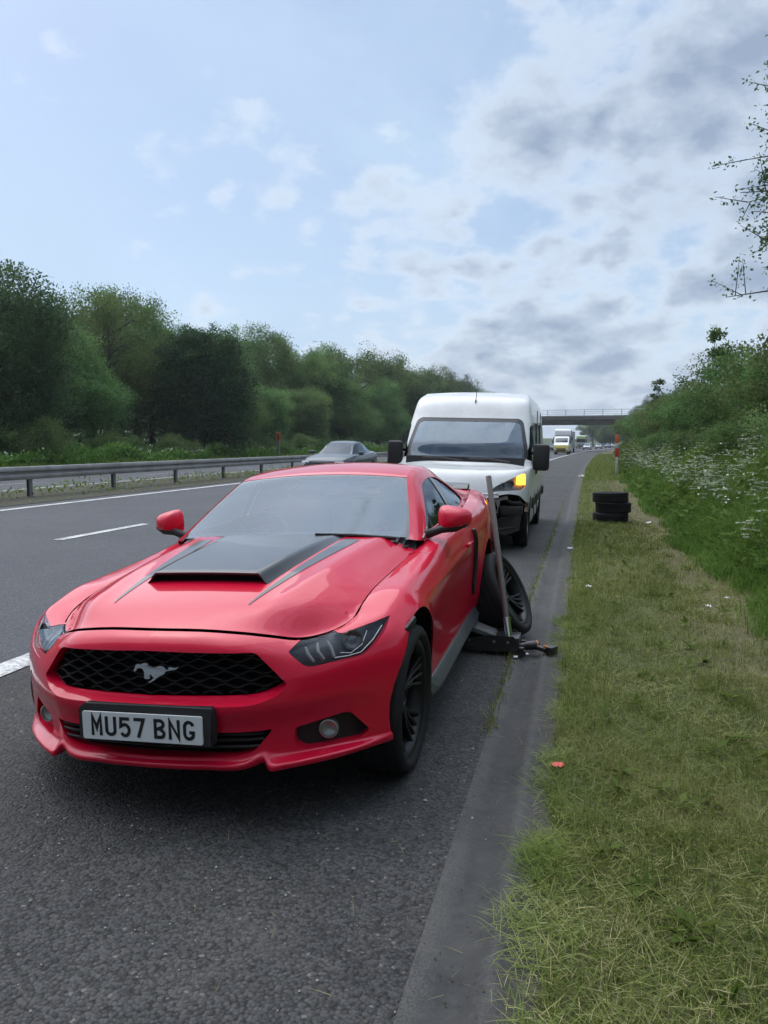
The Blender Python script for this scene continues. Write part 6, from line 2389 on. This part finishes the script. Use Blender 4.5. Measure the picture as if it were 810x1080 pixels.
# cow parsley: plants of their own near by, one mass farther off
def umbel_head(bm_v, bm_f, c, rad, r):
    """a flat cluster of little florets"""
    nfl = 16
    for _ in range(nfl):
        a = r.uniform(0, 6.28); q = rad * sqrt(r.uniform(0, 1))
        p = np.array(c) + np.array([q * cos(a), q * sin(a), .18 * rad * (1 - (q / rad) ** 2) + r.normal(0, .004)])
        s_ = rad * .24; b_ = r.uniform(0, 6.28)
        i = len(bm_v)
        for k in range(5):
            bm_v.append(p + np.array([s_ * cos(b_ + k * 1.2566), s_ * sin(b_ + k * 1.2566), r.normal(0, .003)]))
        bm_f.append([i, i + 1, i + 2, i + 3, i + 4])


def parsley_proto(seed):
    r = np.random.default_rng(seed)
    rt = bpy.data.objects.new('cow_parsley', None); COL.objects.link(rt)
    bm = bmesh.new(); hv_, hf_ = [], []; LP = []
    h = r.uniform(.85, 1.1)
    for s_ in range(2):
        tp = Vector((r.normal(0, .08), r.normal(0, .08), h * (1 if s_ == 0 else .8)))
        tube(bm, [Vector((0, 0, 0)), tp * .5 + Vector((r.normal(0, .02), r.normal(0, .02), 0)), tp], [.006, .005, .003], 5)
        for b_ in range(5):
            f = r.uniform(.5, .95); st = tp * f; a = r.uniform(0, 6.28)
            e = st + Vector((cos(a), sin(a), 1.1)) * r.uniform(.10, .20)
            tube(bm, [st, e], [.003, .002], 4)
            rad = r.uniform(.036, .062)
            for q in range(6):
                a2 = r.uniform(0, 6.28); e2 = e + Vector((cos(a2) * rad, sin(a2) * rad, rad * .7))
                umbel_head(hv_, hf_, e2, rad * .42, r)
        for q in range(60):
            f = r.uniform(.05, .7); a = r.uniform(0, 6.28); LP.append(tp * f + Vector((cos(a), sin(a), r.uniform(-.1, .3))) * r.uniform(.03, .22))
    from_bm('stem', bm, M_stem, rt, True, None)
    fl = mesh('flower_heads', np.array(hv_), hf_, M_umbel, rt, False)
    leaves('leaves', np.array([tuple(p) for p in LP]), .07, M_herb, r, rt, .5, .5)
    return rt


CP = [parsley_proto(40 + k) for k in range(5)]
for rt in CP:
    for o in [rt] + list(rt.children): COL.objects.unlink(o)
cnt = 0
tries = 0
while cnt < 190 and tries < 4000:
    tries += 1
    Y_ = 7.0 + 44 * r_.uniform(0, 1) ** 1.05
    X_ = float(edge_x(Y_)) + .22 + 1.7 * r_.uniform(0, 1) ** .9
    dens = .35 if Y_ < 10 else (.6 if Y_ < 14 else 1.0)
    if r_.uniform() > dens: continue
    src = CP[cnt % 5]
    rt = src.copy(); COL.objects.link(rt)
    for ch in src.children:
        c_ = ch.copy(); COL.objects.link(c_); c_.parent = rt
    rt.location = (X_ + float(cx(Y_)), Y_, float(gz(X_)) - .02)
    rt.rotation_euler = (r_.normal(0, .08), r_.normal(0, .08), r_.uniform(0, 6.28))
    k = r_.uniform(.75, 1.1); rt.scale = (k * 1.15, k * 1.15, k)
    tag(rt, 'white flowering cow parsley plant on the bank beside the mown verge', 'cow parsley', 'cow parsley along the right bank')
    cnt += 1
n = 1800
Y = 11 + 62 * r_.uniform(0, 1, n) ** 1.3; X = edge_x(Y) + .2 + 2.2 * r_.uniform(0, 1, n)
Z = r_.uniform(.70, 1.15, n)
o = leaves('massed_white_flowers', np.stack([X + cx(Y), Y, gz(X) + Z], -1), .045, M_umbel, r_, None, .4, .95)
o['kind'] = 'stuff'
n = 26000
Y = 40 + 80 * r_.uniform(0, 1, n) ** 1.2; X = edge_x(Y) + 3.2 * r_.uniform(0, 1, n)
Z = r_.uniform(.05, 1.0, n)
o = leaves('far_bank_growth', np.stack([X + cx(Y), Y, gz(X) + Z], -1), .22, M_herb, r_, None, .5, .5)
o['kind'] = 'stuff'
# ---------------------------------------------------------------- road bridge beyond
M_conc = dirt(mat('bridge_concrete', (0.30, 0.295, 0.28), rough=.85), .6, .5, (.8, .95), .5)
bb_ = thing('road_bridge', 'concrete road bridge with pale railings crossing the road in the distance', 'bridge', (0, 152, -1.15))
bm = bmesh.new()
prev = None
for x_ in np.linspace(-60, 48, 37):
    d_ = 1.05 + .45 * np.clip((x_ - 6) / 14, 0, 1) + .5 * np.clip((-18 - x_) / 12, 0, 1)
    sl = .004 * x_
    sec = [(0, 7.75 + sl), (0, 7.30 + sl), (.9, 7.05 + sl), (1.4, 7.75 + sl - d_ - .25), (8.6, 7.75 + sl - d_ - .25), (9.1, 7.05 + sl), (10, 7.30 + sl), (10, 7.75 + sl)]
    ring = [bm.verts.new((x_, y_, z_)) for y_, z_ in sec]
    if prev:
        for i in range(8): bm.faces.new((prev[i], ring[i], ring[(i + 1) % 8], prev[(i + 1) % 8]))
    else: bm.faces.new(ring)
    prev = ring
bm.faces.new(prev[::-1])
from_bm('deck', bm, M_conc, bb_, False)
bm = bmesh.new(); box(bm, (-6, -.02, 7.86), (108, .35, .30), Matrix.Rotation(-.004, 3, 'Y'))
from_bm('parapet_edge', bm, M_conc, bb_, False)
M_rail = mat('bridge_rail', (.42, .44, .45), rough=.5, metal=.3)
bm = bmesh.new()
for z_, r_ in ((8.35, .035), (8.75, .035), (9.15, .05)):
    tube(bm, [(-60, .0, z_ - .24), (48, .0, z_ + .19)], r_, 6)
rl = from_bm('railing', bm, M_rail, bb_, False)
bm = bmesh.new(); box(bm, (0, 0, .6), (.10, .12, 1.25)); p0 = from_bm('railing_post', bm, M_rail, bb_, False)
for i, x_ in enumerate(np.arange(-30, 34, 3.4)):
    o = p0 if i == 0 else p0.copy()
    if i: COL.objects.link(o); o.parent = bb_
    o.location = (x_, .0, 7.95 + .004 * x_)
for x_ in (-13, 13.5):
    bm = bmesh.new(); box(bm, (x_, 5, 3.1), (1.0, 7, 7.2), None, .1)
    from_bm('pier', bm, M_conc, bb_, False)

# ---------------------------------------------------------------- marker posts
M_mwhite = dirt(mat('marker_white', (.55, .55, .52), rough=.5), 6, .4)
M_mred = mat('marker_red', (.50, .035, .03), rough=.5)
M_morange = mat('marker_orange', (.62, .16, .05), rough=.5)
mp = thing('marker_post', 'red and white marker post with an orange head in the cow parsley', 'marker post', (1.46 + float(cx(40)), 40.0, -.05))
for z0, z1, w_, mm, nm in ((0, .95, .12, M_mwhite, 'foot'), (.95, 1.38, .19, M_mred, 'red_band'), (1.38, 1.62, .17, M_mwhite, 'white_band'), (1.62, 2.05, .19, M_morange, 'head')):
    bm = bmesh.new(); box(bm, (0, 0, (z0 + z1) / 2), (w_, .07, z1 - z0 - .004), None, .012)
    if nm == 'head':
        tube(bm, [(0, -.045, 1.85), (0, -.035, 1.85)], .06, 14)
    from_bm(nm, bm, mm, mp, True, 40)
mp = thing('marker_post', 'grey marker post with an orange reflector at the foot of the far wood', 'marker post', (-26.9, 66.3, .1))
bm = bmesh.new(); box(bm, (0, 0, .8), (.26, .10, 1.8), None, .01); from_bm('post', bm, M_galvd, mp, True, 40)
bm = bmesh.new(); box(bm, (.06, -.07, 2.1), (.42, .06, .78), None, .02); from_bm('head', bm, M_morange, mp, True, 40)
bm = bmesh.new(); box(bm, (.08, -.105, 2.12), (.17, .014, .55), None, .003); from_bm('reflector', bm, mat('reflector_brown', (.10, .03, .02), rough=.3), mp, True, 40)


# ---------------------------------------------------------------- passing cars
def ring_loft(rows, closed_ends=True):
    rows = np.asarray(rows, float)
    V = rows.reshape(-1, 3)
    F = [list(map(int, q)) for q in gridfaces(rows.shape[0], rows.shape[1])]
    return V, F


lw_t = from_bm('tyre', tyre_mesh(.32, .21, .20, 32, False), M_rubber, None, True, 40)
bmr = bmesh.new(); lathe(bmr, [(-.05, .20), (.07, .20), (.085, .205), (.08, .19), (.05, .17), (.06, .06), (.06, .001)], 'X', 20, close=False)
for k in range(7):
    a = 2 * pi * k / 7
    box(bmr, (.06, .11 * cos(a), .11 * sin(a)), (.02, .16, .04), Matrix.Rotation(a, 3, 'X'))
lw_r = from_bm('rim', bmr, M_greylamp, None, True, 40)
COL.objects.unlink(lw_t); COL.objects.unlink(lw_r)
M_hl = mat('far_headlamp', (.75, .78, .82), rough=.1, coat=1)


def saloon(name, label, cat, X, Y, paint, L=4.8, hw=.90, H=1.45, hatch=False, group=None, lamps=True):
    """facing the camera (nose at its own y = 0)"""
    cxy = float(cx(Y)); yaw = -2 * CURVE * Y
    rt = thing(name, label, cat, (X + cxy, Y, FALL * (-X - .4)), yaw, group)
    rt.rotation_euler = (0, FALL, yaw)
    S_ = H / 1.45
    st = [(0.0, .52, .62, .40), (.06, .74, .70, .30), (.30, .86, .78, .24), (.75, .95, .86, .22), (1.35, .99, .93, .22), (2.0, 1.0, .965, .22), (2.9, 1.0, .985, .22), (3.7, 1.0, 1.02, .24),
          (4.3, .97, 1.04, .28), (4.65, .90, 1.03, .32), (4.8, .72, .95, .42)]
    kk = np.array([s_[0] for s_ in st]) / 4.8 * L
    u = dense(kk, 4)
    w_ = pchip(kk, [s_[1] * hw for s_ in st], u); zt = pchip(kk, [s_[2] * S_ for s_ in st], u); zb = pchip(kk, [s_[3] for s_ in st], u)
    rows = []
    for y_, w1, z1, z0 in zip(u, w_, zt, zb):
        rows.append([(0, y_, z1 + .035), (.45 * w1, y_, z1 + .030), (.80 * w1, y_, z1 + .005), (.93 * w1, y_, z1 - .04), (.985 * w1, y_, z1 - .14), (1.0 * w1, y_, z0 + (z1 - z0) * .55),
                     (.975 * w1, y_, z0 + .14), (.95 * w1, y_, z0 + .02), (.80 * w1, y_, z0), (0, y_, z0)])
    V, F = ring_loft(rows)
    n_ = len(V)
    F.append(list(range(9, -1, -1))[::-1]); F.append(list(range(n_ - 10, n_)))
    for yc in (.82, L - 1.1):
        V, F, E = clip(V, F, np.where(V[:, 0] > .45, np.hypot(V[:, 1] - yc, V[:, 2] - .33) - .37, 1.0), 1)
        V, F = add_lip(V, F, E, push(-.14, 0, 0))
    V, F = mirror(V, F)
    mesh('body', V, F, paint, rt, True, 40)
    # cabin
    k = L / 4.8
    yb = np.array([1.42, 1.55, 2.25, 2.9, 3.5, 4.2]) * k if not hatch else np.array([1.35, 1.5, 2.15, 3.0, 4.2, 4.62]) * k
    zr = np.array([.93, .97, 1.38, 1.45, 1.38, 1.04]) * S_
    if hatch: zr = np.array([.93, .98, 1.40, 1.45, 1.36, 1.04]) * S_
    wb = np.array([.80, .84, .86, .87, .86, .78]) * hw; wr = np.array([.72, .74, .60, .62, .58, .66]) * hw
    u = dense(np.arange(6), 4)
    Yv = pchip(np.arange(6), yb, u); Zr = pchip(np.arange(6), zr, u); Wb = pchip(np.arange(6), wb, u); Wr = pchip(np.arange(6), wr, u)
    Zb = np.interp(Yv, kk, [s_[2] * S_ for s_ in st]) - .015
    rows = []
    for y_, z_, a_, c_, zb_ in zip(Yv, Zr, Wb, Wr, Zb):
        z_ = max(z_, zb_ + .01)
        rows.append([(0, y_, z_), (.55 * c_, y_, z_ - .008), (.88 * c_, y_, z_ - .03), (c_, y_, z_ - .07 * min(1, (z_ - zb_) / .2)), (.5 * (a_ + c_) + .01, y_, .5 * (zb_ + z_ - .07)), (a_, y_, zb_)])
    rows = np.array(rows)
    i1, i2, i3 = 8, 16, 20          # screen top, roof end, rear glass end
    if hatch: i2 = 16
    def sub(a, b_, c, d, nm, m_, off=0.0):
        g = rows[a:b_ + 1, c:d + 1] + np.array([off, 0, 0])
        v, f = g.reshape(-1, 3), [list(map(int, q)) for q in gridfaces(*g.shape[:2])]
        if c == 0 and off == 0: v, f = mirror(v, f); mesh(nm, v, f, m_, rt, True, 40)
        else:
            mesh(nm, v, f, m_, rt, True, 40); v2, f2 = both(v, f); mesh(nm, v2, f2, m_, rt, True, 40)
    sub(3, i1, 0, 2, 'windscreen', M_tint)
    sub(i1, i2, 0, 2, 'roof', paint)
    sub(i2, 20, 0, 2, 'rear_window', M_tint)
    sub(0, 3, 0, 2, 'cowl', M_mblack)
    sub(0, 20, 2, 3, 'roof_rail', paint)
    sub(4, 18, 3, 5, 'side_window', M_tint)
    # the mass inside so one cannot see through
    bm = bmesh.new(); box(bm, (0, 2.9 * k, .80 * S_), (1.2 * hw, 1.9 * k, .55)); from_bm('cabin', bm, M_void, rt, False)
    for sd in (1, -1):
        bm = bmesh.new(); box(bm, (sd * hw * .70, .16, .63 * S_), (.36, .16, .13), Matrix.Rotation(radians(sd * 24), 3, 'Z'), .03); from_bm('headlight', bm, M_hl, rt, True, 40)
        bm = bmesh.new(); box(bm, (sd * (hw + .08), 1.72 * k, .99 * S_), (.20, .12, .13), None, .035); from_bm('mirror', bm, paint if cat != 'x' else M_mblack, rt, True, 40)
        for yc in (.82, L - 1.1):
            wh = bpy.data.objects.new('wheel', None); COL.objects.link(wh); wh.parent = rt
            wh.matrix_local = Matrix.Translation((sd * (hw - .11), yc, .32)) @ (Matrix.Rotation(pi, 4, 'Z') if sd < 0 else Matrix.Identity(4))
            for s_ in (lw_t, lw_r):
                c_ = s_.copy(); COL.objects.link(c_); c_.parent = wh
    bm = bmesh.new(); box(bm, (0, .02, .50 * S_), (.62 * hw, .08, .17), None, .02); box(bm, (0, .05, .30), (1.1 * hw, .08, .12), None, .02); from_bm('grille', bm, M_mblack, rt, True, 40)
    bm = bmesh.new(); box(bm, (0, -.028, .36), (.52, .012, .11), None, .003); from_bm('number_plate', bm, M_white, rt, True, 40)
    bm = bmesh.new(); box(bm, (0, L / 2, .30), (1.4 * hw, L * .9, .16)); from_bm('underbody', bm, M_void, rt, False)
    return rt


def paintmat(name, c): return mat(name, c, rough=.35, coat=1.0, coatr=.03, metal=0)


P_grey = mat('grey_blue_paint', (.035, .048, .060), rough=.4, coat=.5, metal=.0)
P_silver = mat('silver_paint', (.42, .44, .46), rough=.3, coat=1, metal=.6)
P_white = paintmat('car_white', (.62, .63, .63))
P_dark = paintmat('car_dark', (.03, .035, .045))
P_blue = paintmat('car_blue', (.04, .10, .28))
P_yellow = paintmat('van_yellow', (.60, .52, .12))
saloon('saloon_car', 'grey blue saloon car coming along the far lane behind the red roof', 'car', -9.2, 26.4, P_grey, group=None)
for X_, Y_, p_, lb, H_ in ((-5.5, 186, P_white, 'small white car in the distance, right of the yellow van', 1.5), (-5.3, 226, P_silver, 'distant silver car further back beyond the small white one', 1.5),
                           (-9.2, 140, P_dark, 'dark car beside the distant lorry', 1.5), (-5.4, 288, P_white, 'distant white car seen behind the red and white marker post', 1.8),
                           (-5.2, 262, P_blue, 'distant blue car just left of the red and white marker post', 1.6), (-9.2, 172, P_dark, 'distant dark car in the far lane beyond the lorry', 1.5)):
    saloon('distant_car', lb, 'car', X_, Y_, p_, H=H_, group='distant traffic', hatch=(Y_ > 200))


def boxvan(name, label, cat, X, Y, W_, H_, L_, low, high, split, group=None, truck=False):
    yaw = -2 * CURVE * Y
    rt = thing(name, label, cat, (X + float(cx(Y)), Y, FALL * (-X - .4)), yaw, group)
    hw = W_ / 2
    # side outline of the cab front, extruded across, in two colours
    if truck:
        low_p = [(.10, .45), (.0, .6), (.0, split), (2.2, split), (2.2, .45)]
        high_p = [(.0, split + .004), (.10, H_ * .72), (.45, H_ * .93), (1.0, H_), (2.2, H_), (2.2, split + .004)]
    else:
        low_p = [(.10, .30), (.0, .5), (.05, split * .9), (.15, split), (L_, split), (L_, .30)]
        high_p = [(.15, split + .004), (.95, split + .32), (1.55, H_ * .93), (2.0, H_), (L_, H_), (L_, split + .004)]
    for nm, pr, mm in (('lower_body', low_p, low), ('upper_body', high_p, high)):
        bm = bmesh.new()
        prism(bm, pr, lambda p: (-hw, p[0], p[1]), lambda p: (hw, p[0], p[1]))
        bmesh.ops.bevel(bm, geom=list(bm.edges), offset=.07, segments=2, affect='EDGES')
        from_bm(nm, bm, mm, rt, True, 40)
    bm = bmesh.new()
    if truck:
        box(bm, (0, .035, split + .52), (W_ * .88, .05, .85), Matrix.Rotation(radians(-5), 3, 'X'), .02)
    else:
        q = atan2(H_ * .93 - split - .32, .6)
        box(bm, (0, 1.24, (split + .32 + H_ * .93) / 2), (W_ * .84, .04, (H_ * .93 - split - .32) * 1.12), Matrix.Rotation(-(pi / 2 - q), 3, 'X'), .01)
    from_bm('windscreen', bm, M_smoke, rt, True, 40)
    bm = bmesh.new()
    for z_ in (split * .42, split * .60): box(bm, (0, -.012, z_), (W_ * .62, .05, split * .10), None, .01)
    from_bm('grille', bm, M_mblack, rt, True, 40)
    for sd in (1, -1):
        bm = bmesh.new(); box(bm, (sd * hw * .80, -.01, split * .55), (.30, .08, .20), None, .03); from_bm('headlight', bm, M_hl, rt, True, 40)
        bm = bmesh.new(); box(bm, (sd * (hw + .14), .55, split + .45), (.18, .12, .38 if not truck else .6), None, .03); from_bm('mirror', bm, M_mblack, rt, True, 40)
        for yc in ((1.0, L_ - 1.0)):
            bm = bmesh.new(); tube(bm, [(sd * (hw - .26), yc, .36), (sd * (hw - .02), yc, .36)], .36 if not truck else .48, 18); from_bm('wheel', bm, M_rubber, rt, True, 40)
    if truck:
        bm = bmesh.new(); box(bm, (0, 2.4 + (L_ - 2.4) / 2, H_ * .54), (W_, L_ - 2.4, H_ * .74), None, .05); from_bm('trailer', bm, dirt(mat('trailer_grey', (.34, .38, .38), rough=.5), 1, .4), rt, True, 40)
    return rt


boxvan('lorry', 'white lorry coming towards us in the distance behind the yellow van', 'lorry', -5.75, 124, 2.5, 3.75, 11, P_white, P_white, 1.75, None, True)
boxvan('yellow_van', 'yellow van with a white top in front of the distant lorry', 'van', -4.75, 106, 1.95, 2.45, 5.2, P_yellow, P_white, 1.25)
boxvan('lorry', 'green topped lorry far off beyond the small white car', 'lorry', -9.0, 214, 2.5, 3.6, 10, P_white, paintmat('lorry_green', (.25, .36, .12)), 1.7, None, True)

# ---------------------------------------------------------------- litter
M_paper = mat('litter_white', (.62, .62, .60), rough=.7)
M_litred = mat('litter_red', (.62, .09, .07), rough=.5)


def litter(name, label, cat, x_, y_, s_, m_, seed, z_=.05):
    r = np.random.default_rng(seed)
    n = 7
    V = []
    for i in range(n):
        for j in range(n):
            V.append(((i / (n - 1) - .5) * s_ * (1 + r.normal(0, .06)), (j / (n - 1) - .5) * s_ * .8 * (1 + r.normal(0, .06)), abs(r.normal(0, .16)) * s_))
    o = mesh(name, V, gridfaces(n, n), m_, None, False)
    o.location = (x_ + float(cx(y_)), y_, float(gz(x_)) + z_); o.rotation_euler = (r.normal(0, .1), r.normal(0, .1), r.uniform(0, 6))
    tag(o, label, cat)


litter('litter_scrap', 'torn red scrap of litter at the edge of the mown grass', 'litter', -.075, 3.62, .052, M_litred, 1, .03)
litter('paper_scrap', 'crumpled white paper on the mown grass right of the leaning wheel', 'litter', .10, 8.3, .065, M_paper, 2, .055)
litter('paper_scrap', 'white scrap of paper at the channel edge left of the tyre stack', 'litter', -.14, 11.4, .075, M_paper, 3, .03)
litter('paper_scrap', 'white scrap of paper in the brown grass by the cow parsley', 'litter', 1.18, 7.6, .055, M_paper, 4, .06)
litter('paper_scrap', 'small white scrap of paper nearest the tall growth at the right', 'litter', 1.42, 8.1, .045, M_paper, 5, .06)
litter('paper_scrap', 'white scrap beside the channel far beyond the tyre stack', 'litter', -.16, 37, .28, M_paper, 6, .02)
litter('paper_scrap', 'pale scrap of paper just right of the tyre stack', 'litter', 1.25, 15.5, .13, M_paper, 7, .05)
# pale crumbs of stone on the tarmac
M_stone = dirt(mat('pale_stone', (.36, .34, .30), rough=.85), 40, .5)
r_ = np.random.default_rng(77)
V = []; F = []
for _ in range(420):
    x_ = r_.uniform(-3.4, -.3); y_ = 1.5 + 6.5 * r_.uniform() ** 1.4
    s_ = r_.uniform(.0025, .006) if r_.uniform() < .93 else r_.uniform(.007, .012)
    i = len(V)
    for k in ((1, 0, 0), (-1, 0, 0), (0, 1, 0), (0, -1, 0), (0, 0, 1), (0, 0, -.6)):
        V.append(np.array([x_, y_, gz(x_) + .006]) + np.array(k) * s_ * r_.uniform(.6, 1.2, 3))
    for a, b_ in ((0, 2), (2, 1), (1, 3), (3, 0)):
        F.append((i + a, i + b_, i + 4)); F.append((i + b_, i + a, i + 5))
o = mesh('loose_grit', np.array(V), F, M_stone, None, False); o['kind'] = 'stuff'
# ---------------------------------------------------------------- thin air between the far trees and the camera
hz_m = bpy.data.materials.new('air'); hz_m.use_nodes = True
nt_ = hz_m.node_tree
nt_.nodes.remove(nt_.nodes['Principled BSDF'])
pv_ = nt_.nodes.new('ShaderNodeVolumePrincipled')
pv_.inputs['Color'].default_value = (.86, .92, 1.0, 1)
pv_.inputs['Density'].default_value = .00032
pv_.inputs['Anisotropy'].default_value = .2
nt_.links.new(pv_.outputs[0], nt_.nodes['Material Output'].inputs['Volume'])
bm = bmesh.new()
box(bm, (0, 1000, 30), (3600, 3400, 76))
hz_o = from_bm('haze', bm, hz_m, None, False)
hz_o['kind'] = 'stuff'
